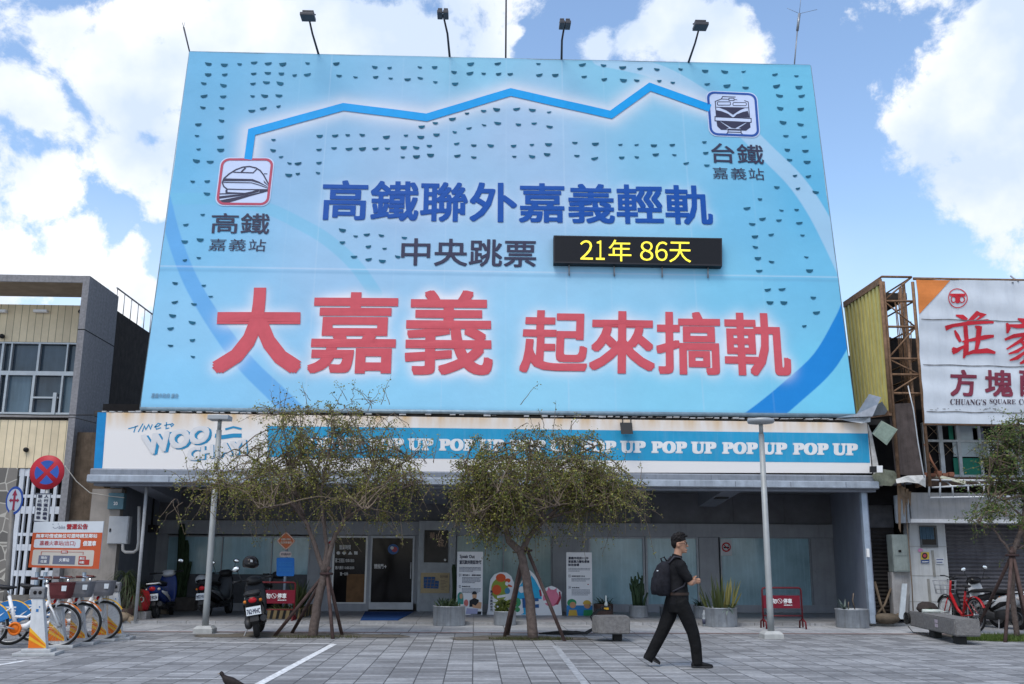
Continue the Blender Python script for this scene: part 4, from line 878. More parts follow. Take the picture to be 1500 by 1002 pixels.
# ================================================================== RIGHT NEIGHBOUR (ramshackle shophouse)
rb = thing('shophouse', 'dilapidated shophouse with a closed grey roller shutter and taped upper windows', 'building', (12, 22, 0))
RY = 21.6
rz = lambda py, px=1400, Y=RY: onY(px, py, Y).z
rx = lambda px, py=800, Y=RY: onY(px, py, Y).x
M_shut = board_mat('roller_shutter', (.13, .125, .14), (.035, .034, .038), .085, 1.0, 'Z', .3)
mb = MB(); mb.box(9.75, 30, 22.4, 34, 0, 6.6); mb.build('rear_block', M_darkwall, rb)
sx0 = rx(1345, 850); zsh = rz(764)
mb = MB(); 
n = 26
for i in range(n):
    z0_, z1_ = .05+(zsh-.05)*i/n, .05+(zsh-.05)*(i+1)/n; mb.slab([(sx0, RY+.25, z0_), (sx0, RY+.25, z1_), (sx0, RY+.21, (z0_+z1_)/2)], (20, 0, 0))
mb.build('roller_shutter', mat('shutter_grey', (.15, .145, .16), .5, .3, var=.2, scale=4, streak=.5), rb)
M_lint = mat('lintel_grey', (.26, .265, .275), .7, var=.15, scale=2, streak=.45)
yl = RY-.5; z1_, z0_ = onY(1400, 722, yl).z, onY(1400, 766, yl).z; xl = onY(1334, 745, yl).x
mb = MB(); mb.box(xl, 30, yl, RY+.2, z0_+.08, z1_); mb.build('shop_fascia', M_lint, rb)
mb = MB(); mb.box(xl-.03, 30, yl-.04, RY+.22, z0_, z0_+.078); mb.build('white_edge', mat('edge_white', (.52, .53, .55), .6, var=.15, streak=.3), rb)
mb = MB(); xq = onY(1313, 745, yl+.3).x; mb.slab([(xq, yl+.35, z0_-.0), (xl-.032, yl, z0_), (xl-.032, yl, z1_), (xq, yl+.35, z1_-.05)], (0, .06, 0)); mb.build('side_sheet', mat('side_sheet', (.38, .42, .47), .6, var=.15, streak=.4), rb)
# ceramic-tiled pillar
mb = MB(); pts = [rx(1331, 840), rx(1391, 905)]; mb.slab([(rx(1328, 905), RY-.12, 0), (rx(1391, 905), RY-.12, 0), (rx(1380, 768), RY-.12, zsh), (rx(1329, 768), RY-.12, zsh)], (0, .3, 0))
pl2 = mb.build('pillar', mat('pillar_white', (.46, .47, .48), .6, var=.08, scale=3, streak=.45, dirt=(.2, .19, .18)), rb)
mb = MB(); PYp = RY-.125
for y in (802, 845, 883): a, b = onY(1330, y-2, PYp), onY(1388, y+1, PYp); mb.box(a.x, b.x, PYp-.001, PYp+.003, a.z-.008, a.z)
for x, y0, y1 in ((1364, 806, 845), (1358, 848, 882)): a, b = onY(x, y0, PYp), onY(x+4, y1, PYp); mb.box(a.x, a.x+.05, PYp-.012, PYp+.003, b.z, a.z)
mb.build('pillar_joint', mat('joint_grey', (.24, .235, .22), .8, var=.2), pl2)
a, b = onY(1346, 770, PYp), onY(1374, 802, PYp); mb = MB(); mb.box(a.x, b.x, PYp-.02, PYp+.02, b.z, a.z); o = mb.build('pillar_window', mat('sill_dark', (.09, .095, .10), .5, var=.2), rb)
mb = MB(); mb.box(a.x+.04, b.x-.04, PYp-.025, PYp-.021, b.z+.06, a.z-.04); mb.build('pane', M_darkglass, o)
mb = MB(); a2, b2 = onY(1347, 772, PYp-.03), onY(1369, 790, PYp-.03)
for i in range(7): x = a2.x+(b2.x-a2.x)*i/7; mb.box(x, x+(b2.x-a2.x)/8, PYp-.034-.004*(i % 2), PYp-.028, b2.z, a2.z)
mb.build('curtain', mat('curtain_blue', (.05, .09, .13), .8, var=.2), o)
def sticker(lab, px, Y, cols):
    mb = MB(); fm = ymap(*px, Y); mats = []
    for i, (c, pts) in enumerate(cols): mb.m = i; poly(mb, fm, pts, .002*i); mats.append(mat('sticker_%d_%d_%d' % tuple(int(x*99) for x in c), c, .5, var=.1))
    tag(mb.build('sticker', mats), lab, 'sticker')
R1 = [(0,0),(1,0),(1,1),(0,1)]
sticker('yellow and navy sticker with a dark round emblem on the white tiled pillar', (1349, 809, 1361, 825), PYp-.012, (((.45,.33,.05), R1), ((.03,.07,.2), [(0,0),(1,0),(1,.35),(0,.3)]), ((.02,.02,.03), circ(.45,.68,.34,.28)), ((.4,.06,.08), circ(.45,.68,.2,.16)), ((.55,.55,.55), [(.1,.08),(.9,.1),(.9,.18),(.1,.16)])))
sticker('small white notice with blue lines on the right edge of the tiled pillar', (1371, 817, 1382.5, 826), PYp-.012, (((.5,.52,.55), R1), ((.06,.08,.2), [(.05,.6),(.9,.65),(.9,.8),(.05,.75)]), ((.06,.08,.2), [(.05,.2),(.8,.2),(.8,.34),(.05,.34)])))
sticker('pink scrap of paper torn above the yellow sticker', (1344.5, 803, 1352.5, 809), PYp-.012, (((.5,.22,.36), [(0,.3),(.3,0),(.8,.2),(1,.6),(.5,1),(.1,.8)]),))
# upper storey: window frames, taped panes, green boards
UY = RY+.05; uz = lambda py: onY(1430, py, UY).z; ux = lambda px: onY(px, 660, UY).x
mb = MB(); mb.box(ux(1338), 30, UY+.1, UY+.2, uz(702), uz(600)); mb.build('upper_dark', M_dark, rb)  # black sheet in place of the unlit room behind the frames
mb = MB()
for px, t in ((1356, .04), (1380, .06), (1406, .05), (1437, .04), (1493, .07), (1530, .05), (1575, .06)): x = ux(px); mb.box(x-t, x+t*.6, UY-.02, UY+.06, uz(698), uz(620))
for py in (646, 622, 697): z = uz(py); mb.box(ux(1354), 26, UY-.015, UY+.055, z-.03, z+.02)
uf = mb.build('upper_window', mat('old_white_frame', (.42, .44, .45), .6, var=.2, streak=.4), rb)
for (a, c, b, d), m in (((1407, 622, 1436, 669), mat('milky_pane', (.38, .43, .45), .3, var=.15)), ((1407, 671, 1436, 697), mat('green_board', (.015, .15, .10), .6, var=.15)), ((1396, 671, 1405, 697), _mats['green_board']), ((1393, 622, 1399, 645), _mats['green_board']), ((1397, 648, 1405, 669), _mats['milky_pane']), ((1428, 627, 1444, 645), mat('lilac_pane', (.17, .17, .24), .4, var=.3))):
    mb = MB(); mb.box(ux(a), ux(b), UY+.02, UY+.045, uz(d), uz(c)); mb.build('pane', m, uf)
mb = MB()
for cx_, cy_, r in ((1368, 632, 9), (1368, 657, 9), (1366, 683, 8), (1392, 659, 8)):
    for s in (-1, 1): a, b = onY(cx_-r, cy_-s*r, UY+.02), onY(cx_+r, cy_+s*r, UY+.02); mb.tube([a, b], .022, 4, flat=.2)
mb.build('tape_cross', mat('tape_tan', (.30, .22, .15), .7, var=.2), uf)
ac = thing('air_conditioner', 'old white window air conditioner under the lettered banner, partly behind the right tree', 'air conditioner', (ux(1460), UY-.2, uz(672)))
mb = MB(); mb.bbox(ux(1436), ux(1478), UY-.32, UY-.02, uz(672), uz(650), .01); mb.build('case', mat('ac_white', (.42, .43, .43), .5, var=.12, streak=.5), ac)
mb = MB()
for i in range(5): z = uz(668)+i*.065; mb.box(ux(1438), ux(1452), UY-.326, UY-.318, z, z+.035)
for px in (1460, 1472): a = onY(px, 661, UY-.32); mb.torus((a.x, UY-.325, a.z), .13, .022, 'Y', 20, 5); mb.torus((a.x, UY-.325, a.z), .06, .012, 'Y', 16, 5)
mb.build('grille', M_dark, ac)
# ledge, broken awning
mb = MB(); mb.box(ux(1340), 30, RY-.25, RY+.2, onY(1400, 712, RY-.2).z, onY(1400, 699, RY-.2).z); mb.build('ledge', mat('ledge_rust', (.08, .055, .045), .9, var=.4, scale=6, streak=.5), rb)
mb = MB(); AY = 20.9
def A(px, py, d=0): return onY(px, py, AY+d)
M_pipe = mat('awning_pipe', (.46, .48, .51), .45, .4, var=.15)
for a, b in (((1362, 729), (1600, 726)), ((1362, 703), (1600, 706)), ((1361, 703), (1361, 729)), ((1365, 714), (1480, 708)), ((1377, 707), (1377, 728))): mb.tube([A(*a), A(*b)], .022, 6)
for px in (1395, 1418, 1441, 1464, 1490, 1520): mb.tube([A(px-20, 703, .45), A(px-8, 706, .1), A(px, 713), A(px+1, 728)], .02, 6)
tag(mb.build('awning_frame', M_pipe), 'bare bent awning frame of pale pipes over the roller shutter', 'awning frame')
mb = MB(); mb.slab([A(1368, 694, .1), A(1415, 705, -.1), A(1414, 709, -.1), A(1367, 698, .1)], (0, .05, 0)); tag(mb.build('sheet_strip', mat('strip_cream', (.50, .50, .40), .6, var=.2)), 'cream metal strip hanging askew over the bare awning frame', 'metal strip')
mb = MB(); pts = [A(1313, 703, -.1), A(1330, 698, -.2), A(1356, 697, -.1), A(1356, 714, -.15), A(1345, 708, -.25), A(1328, 706, -.3), A(1314, 708, -.2)]
mb.slab(pts, (0, .03, .02)); tag(mb.build('torn_sheet', mat('torn_white', (.46, .46, .45), .6, var=.25, scale=6)), 'torn white sheet lying at the left end of the bare awning frame', 'metal sheet')
# the ramshackle sign structure: printed banner, rusty truss, yellow side cladding
ss = thing('roadside_sign', 'rusty sign structure with a white lettered banner and yellow corrugated side', 'sign', (9.9, 21.5, 3.8))
SX = 9.1; yf_ = onX(1290, 412, SX).y; yb_ = onX(1238, 445, SX).y; yfb = onX(1305, 605, SX).y; ybb = onX(1258, 612, SX).y
T0, T1, T2, T3 = onX(1290, 412, SX), onX(1238, 446, SX), onX(1257, 611, SX), onX(1305, 604, SX)
mb = MB(); K = 20
for i in range(K):       # corrugated sheet in real folds
    def pt(k, top): a, b = (T0, T1) if top else (T3, T2); p = a.lerp(b, k/K); return p+Vector((.0 if i % 2 == 0 else .0, 0, 0))
    d0 = -.035 if i % 2 else 0; a, b, c, d = pt(i, 1), pt(i+1, 1), pt(i+1, 0), pt(i, 0); o_ = Vector((d0, 0, 0))
    mb.add([a+o_, b+o_, c+o_, d+o_], [(0, 1, 2, 3)])
    o2 = Vector((-.035 if (i+1) % 2 else 0, 0, 0))
    if i < K-1: mb.add([b+o_, b+o2, c+o2, c+o_], [(0, 1, 2, 3)])
mb.build('side_cladding', mat('yellow_sheet', (.50, .44, .155), .6, var=.12, scale=3, streak=.5, dirt=(.20, .13, .05)), ss)
M_rusty = mat('rust_trim', (.20, .12, .075), .85, .1, var=.4, scale=9, bump=.4)
mb = MB(); u_ = Vector((-.05, 0, .0)); mb.slab([T0+u_+Vector((0, 0, .06)), T1+u_+Vector((0, 0, .06)), T1+u_-Vector((0, 0, .08)), T0+u_-Vector((0, 0, .08))], (.08, 0, 0)); mb.slab([T3+u_+Vector((0, 0, .04)), T2+u_+Vector((0, 0, .04)), T2+u_-Vector((0, 0, .07)), T3+u_-Vector((0, 0, .07))], (.08, 0, 0)); mb.tube([T0, T3], .04, 6); mb.build('rusty_trim', M_rusty, ss)
BY = 20.75
q = [onY(1342, 409, BY), onY(1560, 412.5, BY), onY(1560, 623, BY), onY(1354, 620, BY)]
mb = MB(); nx_, nz_ = 60, 40; fmB = qmap(*q, NF, 0)
def bw(s, t): return .012*math.sin(s*31+3*t)*math.sin(t*9)+.010*math.sin(t*37+s*4)+.02*math.sin(t*3*PI*1.0+.5)
mb.smooth = True
mb.add([fmB(i/nx_, j/nz_, bw(i/nx_, j/nz_)) for j in range(nz_+1) for i in range(nx_+1)], [(j*(nx_+1)+i, j*(nx_+1)+i+1, (j+1)*(nx_+1)+i+1, (j+1)*(nx_+1)+i) for j in range(nz_) for i in range(nx_)])
bnr = mb.build('printed_banner', mat('banner_white', (.56, .60, .66), .5, var=.06, scale=3, streak=.25, dirt=(.33, .35, .4)), ss)
mb = MB()
def fm2(px, py):  # photo point on the banner -> unit coordinates
    p = onY(px, py, BY); t = (p.z-q[3].z)/(q[0].z-q[3].z); xl_ = q[3].x*(1-t)+q[0].x*t; xr_ = q[2].x*(1-t)+q[1].x*t; return (p.x-xl_)/(xr_-xl_), t
def BPt(px, py, h): s, t = fm2(px, py); return fmB(s, t, bw(s, t)+.012+h)
def bmapq(TL, TR, BR, BL):
    def f(s, t, h=0): x = (BL[0]*(1-s)+BR[0]*s)*(1-t)+(TL[0]*(1-s)+TR[0]*s)*t; y = (BL[1]*(1-s)+BR[1]*s)*(1-t)+(TL[1]*(1-s)+TR[1]*s)*t; return BPt(x, y, h)
    return f
def tri_fill(pts, mbx):   # dense fan strips so the print follows the folds
    a, b, c = pts
    n = 12
    for i in range(n):
        for j in range(n-i):
            P_ = lambda i_, j_: BPt(a[0]+(b[0]-a[0])*i_/n+(c[0]-a[0])*j_/n, a[1]+(b[1]-a[1])*i_/n+(c[1]-a[1])*j_/n, 0)
            mbx.add([P_(i, j), P_(i+1, j), P_(i, j+1)], [(0, 1, 2)])
            if j < n-i-1: mbx.add([P_(i+1, j), P_(i+1, j+1), P_(i, j+1)], [(0, 1, 2)])
tri_fill([(1342.3, 409.6), (1392, 410.8), (1345.5, 461)], mb); mb.build('orange_corner', mat('print_orange', (.62, .20, .05), .5, var=.08), bnr)
mb = MB()
def brush(pts, ws, sc=3.578):
    P_ = zp(pts, 1230, 380, sc); o = []; w_ = []
    for i in range(len(P_)-1):
        for j in range(5): f = j/5; o.append((P_[i][0]+(P_[i+1][0]-P_[i][0])*f, P_[i][1]+(P_[i+1][1]-P_[i][1])*f)); w_.append((ws[i]+(ws[i+1]-ws[i])*f)/sc)
    o.append(P_[-1]); w_.append(ws[-1]/sc); brush.k += 1; stroke2(mb, o, w_, BPt, .0007*brush.k)
brush.k = 0
for pts, ws in (([(553,362),(590,348),(690,334),(770,326),(804,332)], (26,18,20,24,10)), ([(606,294),(640,303),(664,318)], (8,26,16)), ([(652,345),(690,312),(718,284),(738,288)], (8,22,24,10)), ([(718,284),(752,292),(700,330)], (16,16,6)),
    ([(601,372),(616,400),(632,432)], (8,20,14)), ([(655,350),(664,420),(660,480),(650,518)], (22,24,28,8)), ([(592,488),(612,478),(662,448)], (20,24,8)), ([(590,465),(606,474)], (14,24)),
    ([(640,432),(700,420),(760,408),(806,402)], (8,18,24,14)), ([(706,352),(728,362),(726,430),(712,486)], (8,28,24,18)), ([(650,500),(700,484),(770,478),(814,490)], (12,20,26,12)),
    ([(930,312),(958,322),(966,345)], (8,26,18)), ([(872,335),(880,362),(876,388)], (12,24,10)), ([(872,346),(930,352),(990,348),(1040,345),(1030,372)], (10,22,22,24,8)), ([(866,420),(910,402),(980,392),(1030,385)], (12,20,20,12)), ([(985,395),(940,430),(875,470)], (16,18,8)), ([(950,425),(985,470),(975,530),(945,545)], (14,24,24,10)), ([(975,450),(930,480),(885,495)], (12,18,8)), ([(978,478),(930,515),(892,528)], (12,20,8)), ([(1035,415),(1000,450)], (18,10)), ([(990,450),(1030,500),(1060,520)], (12,24,10))): brush(pts, ws)
mb.build('brush_lettering', mat('banner_red', (.50, .02, .035), .5, var=.08), bnr)
mb = MB()
for c, a, b in (("方", 1391, 1430), ("塊", 1442, 1482), ("酥", 1493, 1533)): put_text(mb, c, bmapq((a,541),(b,542),(b+1,581.5),(a,580.5)), .026)
mb.build('product_lettering', mat('banner_maroon', (.19, .03, .055), .5, var=.08), bnr)
mb = MB()
for c, a, b in (("CHUANG'S", 1391, 1443), ("SQUARE", 1448, 1486), ("COOKIES", 1491, 1537)): put_text(mb, rl_letters(c), bmapq((a,584.3),(b,585.2),(b,593.8),(a,592.8)), 0)
mb.build('english_lettering', mat('banner_ink', (.06, .03, .05), .5, var=0), bnr)
mb = MB(); stroke2(mb, circ(1402, 437, 13.6, 14), 1.3, BPt, .003, True)
for s in (-1, 1): stroke2(mb, circ(1402+s*6.2, 439, 3.6, 4.6, 18), 1.5, BPt, .004, True)
mb.add([BPt(*p, .003) for p in ((1391, 430.5), (1413, 430.5), (1413.5, 434), (1404.6, 435), (1404.6, 444.5), (1399.4, 444.5), (1399.4, 435), (1390.5, 434))], [(0,1,2,3),(3,4,5,6),(3,6,7,0)])
mb.build('round_emblem', _mats['banner_red'], bnr)
mb = MB()
for y, k in ((468, .0225), (534, .02), (603, .012)):
    pts = [(1345+(y-409)*.057+i*8, y+i*8*k+.5*math.sin(i*.9)) for i in range(26)]
    stroke2(mb, pts, [.9+.7*abs(math.sin(i*1.7)) for i in range(26)], BPt, .003)
for k in range(16):
    x, y = random.uniform(1360, 1470), random.uniform(597, 601)
    stroke2(mb, [(x, y), (x+random.uniform(1.5, 5), y+.3)], .7, BPt, .004)
mb.build('banner_seam', mat('seam_dark', (.13, .13, .14), .8, var=.3), bnr)
mb = MB(); mb.tube([q[0]+Vector((-.05, .03, .02)), q[1]+Vector((0, .03, .02))], .035, 6); mb.tube([q[3]+Vector((0, .03, -.01)), q[2]+Vector((0, .03, -.01))], .03, 6)
# truss between the banner and the yellow side
X0, X1 = SX+.06, q[0].x-.05; zt_, zb_ = 7.55, 2.95
def tz(py): return onY(1320, py, 21.2).z
for x, y in ((X0+.02, yf_+.05), (X1, BY+.08), (X0, 22.8), (X1, 22.6), (X1-.16, BY+.2), (X1-.08, BY+.55)): mb.tube([(x, y, zb_ if y < 22 else 4.4), (x, y, zt_)], .04, 4)
lv = [412, 447, 484, 530, 553, 580]
for py in lv:
    z = tz(py)
    mb.tube([(X0, yf_+.06, z), (X1, BY+.1, z)], .028, 4); mb.tube([(X0, yf_+.06, z), (X0, 22.8, z)], .028, 4); mb.tube([(X1, BY+.1, z), (X1, 22.6, z)], .022, 4)
for i in range(5):
    za, zc = tz(lv[i]), tz(lv[i+1]); (a, b) = (X0, X1) if i % 2 == 0 else (X1, X0)
    mb.tube([(a, yf_+.07, zc), (b, BY+.11, za)], .02, 4); mb.tube([(a, 22.7, za), (b, 22.6, zc)], .02, 4)
for i in range(10): x = X1-random.uniform(-.03, .25); mb.tube([(x, BY+random.uniform(.15, .9), random.uniform(3.4, 5)), (x+random.uniform(-.05, .05), BY+random.uniform(.15, .9), random.uniform(6, 7.5))], .012, 4)
mb.build('rusty_truss', M_rusty, ss)
mb = MB(); mb.box(X0+.05, X1+.3, 22.85, 22.9, tz(540), tz(470)); mb.build('back_sheet', board_mat('white_corrugated', (.42, .45, .50), (.26, .28, .31), .09), ss)
mb = MB(); mb.box(X0+.05, X1+.2, 22.3, 22.38, 3.1, tz(547)); mb.box(X0+.02, X1+.2, 21.6, 22.9, tz(432), 7.5); mb.build('frame_dark', mat('frame_dark', (.035, .028, .024), .95, var=.4), ss)  # dark panels stand for the shade inside the sign frame
mb = MB(); mb.tube([onY(1478, 411, BY+.1), onY(1484, 414, BY-.02)], .02, 5); mb.tube([onY(1480, 404, BY+.1), onY(1492, 413, BY)], .02, 5); mb.build('clamp', M_steel, ss)
# scraps in the gap between the two buildings
mb = MB(); G = lambda px, py, Y=20.9: onY(px, py, Y)
mb.slab([G(1302, 592), G(1338, 590), G(1352, 700), G(1313, 694)], (0, .05, 0)); tag(mb.build('hanging_board', mat('grey_timber', (.085, .068, .065), .9, var=.35, scale=4, streak=.6, bump=.5)), 'tall weathered brown board hanging below the rusty truss', 'board')
mb = MB(); mb.add([G(1225, 612, 20.95), G(1246, 611, 20.8), G(1286, 592, 20.5), G(1291, 582, 20.6), G(1278, 610, 20.5), G(1273, 577, 21), G(1255, 606, 21.0)], [(0, 1, 6), (1, 4, 2), (1, 2, 6), (2, 3, 5), (2, 5, 6)])
tag(mb.build('bent_sheet', _mats['gutter_grey']), 'crumpled grey metal sheet jutting out at the bottom right corner of the billboard', 'metal sheet')
mb = MB(); mb.add([G(1229, 614, 20.9), G(1275, 611, 20.7), G(1275, 618, 20.7), G(1262, 620, 20.7), G(1242, 617, 20.9)], [(0, 1, 2, 3, 4)]); mb.add([G(1256, 612, 21.9), G(1292, 588, 20.85), G(1303, 606, 20.85), G(1262, 613, 21.9)], [(0, 1, 2, 3)]); tag(mb.build('flashing_sheet', mat('pale_sheet', (.46, .49, .53), .5, .2, var=.2, streak=.3)), 'pale flashing sheets under the yellow corrugated side', 'metal sheet')
mb = MB(); fq = [G(1293, 617, 20.6), G(1315, 629, 20.5), G(1299, 652, 20.6), G(1279, 636, 20.7)]; mb.slab(fq[::-1], (0.02, .12, .03)); f_ = mb.build('flood_light', mat('pale_green_case', (.27, .33, .27), .5, var=.1)); tag(f_, 'pale green tilted lamp box hanging beside the right end of the white sign', 'floodlight')
c_ = sum((v for v in fq), Vector())/4; mb = MB(); mb.add([c_.lerp(v, .86)+Vector((0, -.012, 0)) for v in fq], [(0, 1, 2, 3)]); mb.build('lens', mat('lens_green', (.21, .27, .23), .25, var=.2, scale=12), f_)
mb = MB(); mb.box(8.75, 9.7, 21.7, 21.9, 2.6, 4.5); tag(mb.build('gap_dark', M_dark), 'black panel put in for the shaded hollow between the white sign and the weathered board', 'wall')  # black panel fills the gap in place of its shade
mb = MB(); mb.add([G(1277, 696), G(1293, 687), G(1310, 690), G(1318, 700), G(1306, 712), G(1293, 711), G(1284, 711)], [(0, 1, 2, 3, 4, 5, 6)]); tag(mb.build('torn_canvas', mat('canvas_olive', (.16, .17, .13), .9, var=.4, scale=7)), 'torn olive canvas draped at the right end of the gutter', 'canvas')
mb = MB()
for px, w_ in ((1286, 'w'), ): mb.slab([G(1275, 683, 20.7), G(1284, 683, 20.7), G(1284, 692, 20.7), G(1275, 692, 20.7)], (0, .05, 0))
tag(mb.build('junction_box', _mats['lamp_black']), 'small black box at the right end of the white sign', 'box'); mb = MB(); mb.slab([G(1284.5, 682, 20.7), G(1293, 682, 20.7), G(1293, 692, 20.7), G(1284.5, 692, 20.7)], (0, .05, 0)); tag(mb.build('junction_box', M_white), 'small white box beside the small black box at the sign end', 'box')
mb = MB()
for x, y0, y1 in ((1320, 712, 735), (1324, 714, 757), (1328, 716, 740), (1332, 720, 742), (1317, 705, 780)): mb.slab([G(x-3, y0), G(x+3, y0), G(x+2+random.uniform(-2, 2), y1), G(x-.5, y1-6)], (0, .01, 0))
tag(mb.build('splintered_laths', mat('lath_brown', (.13, .09, .06), .9, var=.3)), 'splintered brown laths dangling at the corner of the shutter shop', 'laths')
mb = MB(); P_ = [G(x, y, 20.6) for x, y in ((1330, 565), (1338, 600), (1345, 650), (1352, 690), (1354, 700))]; mb.tube(P_, .014, 5); tag(mb.build('loose_pole', _mats['awning_pipe']), 'thin pale rod hanging down the edge of the rusty truss', 'rod')
mb = MB(); mb.tube([G(1354, 650, 20.9), G(1378, 705, 20.8)], .02, 5); mb.tube([G(1357, 662, 20.9), G(1373, 690, 20.8)], .03, 4); tag(mb.build('broken_lath', mat('lath_red', (.22, .10, .06), .9, var=.3)), 'reddish broken lath leaning below the white banner', 'lath')
mb = MB()
for x in range(1356, 1400, 9): mb.bbox(G(x, 693).x, G(x+8, 693).x, 20.95, 21.1, G(x, 698).z, G(x, 691+random.uniform(-2, 2)).z, .02)
tag(mb.build('brick_rubble', mat('brick_red', (.20, .085, .055), .9, var=.35)), 'red brick rubble on the ledge under the taped windows', 'rubble')
# alley side: dark shutter, utility box, timber
mb = MB()
ax0, ax1 = 8.75, rx(1327, 850)
for i in range(24): z0_, z1_ = FZ+.085*i, FZ+.085*(i+1); mb.slab([(ax0, 22.05, z0_), (ax0, 22.05, z1_), (ax0, 22.02, (z0_+z1_)/2)], (ax1-ax0, 0, 0))
tag(mb.build('alley_shutter', mat('alley_shutter', (.045, .04, .04), .6, .2, var=.3)), 'narrow dark roller shutter in the gap left of the utility box', 'shutter')
mb = MB(); mb.box(8.72, ax1, 22.0, 22.3, 2.1, 3.1); mb.build('alley_lintel', mat('alley_grey', (.10, .10, .11), .8, var=.3), rb)
mb = MB(); mb.slab([G(1306, 838, 21.4), G(1334, 838, 21.4), G(1330, 905, 21.4), G(1310, 905, 21.4)], (0, .2, 0)); mb.build('low_pier', M_conc, rb)
t, a, c = wbox('utility_box', 'tall grey green steel box on the wall left of the white tiled pillar', 'electrical cabinet', (1306, 783, 1334, 838), 21.3, .3, mat('utility_green', (.24, .275, .265), .6, .1, var=.2, scale=4, streak=.5))
mb = MB(); mb.box(a.x+.02, c.x-.03, 21.292, 21.3, c.z+.35, a.z-.03); mb.box(a.x+.02, c.x-.03, 21.292, 21.3, c.z+.03, c.z+.33); mb.build('door', _mats['utility_green'], t); mb = MB(); mb.box(a.x+.12, a.x+.18, 21.28, 21.292, c.z+.42, c.z+.47); mb.build('lock', M_dark, t)
mb = MB(); mb.slab([G(1322, 855, 21.2), G(1329, 855, 21.2), G(1325, 907, 21.1), G(1317, 907, 21.1)], (0, .04, 0)); tag(mb.build('white_plank', mat('plank_white', (.42, .46, .50), .6, var=.15)), 'pale plank leaning below the utility box', 'plank')
mb = MB(); mb.tube([G(1281, 852, 21.5), G(1290, 885, 21.4), G(1299, 905, 21.3)], .03, 6); mb.tube([G(1305, 862, 21.5), G(1296, 886, 21.4), G(1284, 901, 21.3)], .025, 6); mb.tube([G(1280, 905, 21.3), G(1305, 906, 21.2), G(1320, 900, 21.3)], .05, 6); tag(mb.build('driftwood', mat('wood_grey', (.14, .105, .075), .9, var=.3)), 'dry crooked branches leaning in the alley right of the arcade', 'branches')
mb = MB(); mb.ell(G(1299, 906, 21.2), .3, .2, .12, 10, 6); tag(mb.build('sacking', mat('sack_brown', (.10, .08, .06), .95, var=.4)), 'crumpled brown sacking heap below the crooked branches', 'sack')
mb = MB(); P_ = [G(x, y, 21.15) for x, y in ((1325, 705), (1328, 760), (1333, 820), (1336, 860), (1338, 905))]; mb.tube(P_, .014, 5); tag(mb.build('hanging_cable', mat('cable_tan', (.16, .12, .09), .8, var=.2)), 'brown cable hanging down in front of the utility box', 'cable')

# ================================================================== STREET FURNITURE
M_post = mat('post_grey', (.31, .325, .33), .5, .2, var=.1, streak=.25)
def lamp_post(bx, by, tx, ty, label, disc):
    g = onZ(bx, by); t = thing('street_lamp', label, 'street lamp', (g.x, g.y, 0), 0, 'street lamps in front of the arcade'); top = onY(tx, ty, g.y).z
    mb = MB(); mb.slab([(-.175, -.175, 0), (.175, -.175, 0), (.175, .175, 0), (-.175, .175, 0)], (0, 0, .08)); mb.rings([[(-.175, -.175, .08), (.175, -.175, .08), (.175, .175, .08), (-.175, .175, .08)], [(-.125, -.125, .13), (.125, -.125, .13), (.125, .125, .13), (-.125, .125, .13)]], smooth=False)
    mb.build('base', mat('post_base', (.38, .385, .38), .7, var=.15, scale=8), t, local=True)
    mb = MB(); mb.tube([(0, 0, .12), (0, 0, .5), (0, 0, top-.28)], [.062, .06, .05], 14); mb.tube([(0, 0, top-.28), (0, 0, top-.05)], [.04, .04], 12); mb.build('pole', M_post, t, local=True)
    mb = MB()
    if disc: mb.lathe([(.05, top-.10), (.24, top-.075), (.255, top-.03), (.24, top-.0), (.05, top+.02)], n=28)
    else: mb.bbox(-.2, .2, -.17, .17, top-.09, top, .012)
    mb.build('lamp_head', mat('lamp_grey', (.36, .38, .40), .45, .2, var=.06), t, local=True)
lamp_post(300, 927, 320.5, 609, 'slim grey street lamp with a square flat head, left of the glass door', False)
lamp_post(1130, 935, 1116, 614, 'slim grey street lamp with a round disc head, right of the walking man', True)

# ------------------------------------------------------------------ trees
def leaf_mat(name, c, c2):
    m = bpy.data.materials.new(name); m.use_nodes = True; nt = m.node_tree; N = nt.nodes.new; L = nt.links.new; p = nt.nodes['Principled BSDF']; p.inputs['Roughness'].default_value = .55
    g = N('ShaderNodeNewGeometry'); cr = N('ShaderNodeValToRGB'); L(g.outputs['Random Per Island'], cr.inputs[0]); cr.color_ramp.elements[0].color = c+(1,); cr.color_ramp.elements[1].color = c2+(1,); L(cr.outputs[0], p.inputs['Base Color'])
    tr = N('ShaderNodeBsdfTranslucent'); L(cr.outputs[0], tr.inputs[0]); mx = N('ShaderNodeMixShader'); mx.inputs[0].default_value = .4; L(p.outputs[0], mx.inputs[1]); L(tr.outputs[0], mx.inputs[2]); L(mx.outputs[0], nt.nodes['Material Output'].inputs[0]); return m
M_bark = mat('bark', (.115, .088, .078), .9, var=.35, scale=14, bump=.9, bscale=40)
M_twig = mat('twig', (.15, .115, .085), .85, var=.3)
M_leafA = leaf_mat('leaf_olive', (.13, .135, .022), (.36, .34, .075))
M_leafB = leaf_mat('leaf_green', (.04, .062, .014), (.16, .20, .04))
M_leafC = leaf_mat('leaf_brown', (.075, .06, .02), (.17, .14, .05))
def rv(s=1.0): return Vector((random.gauss(0, s), random.gauss(0, s), random.gauss(0, s)))
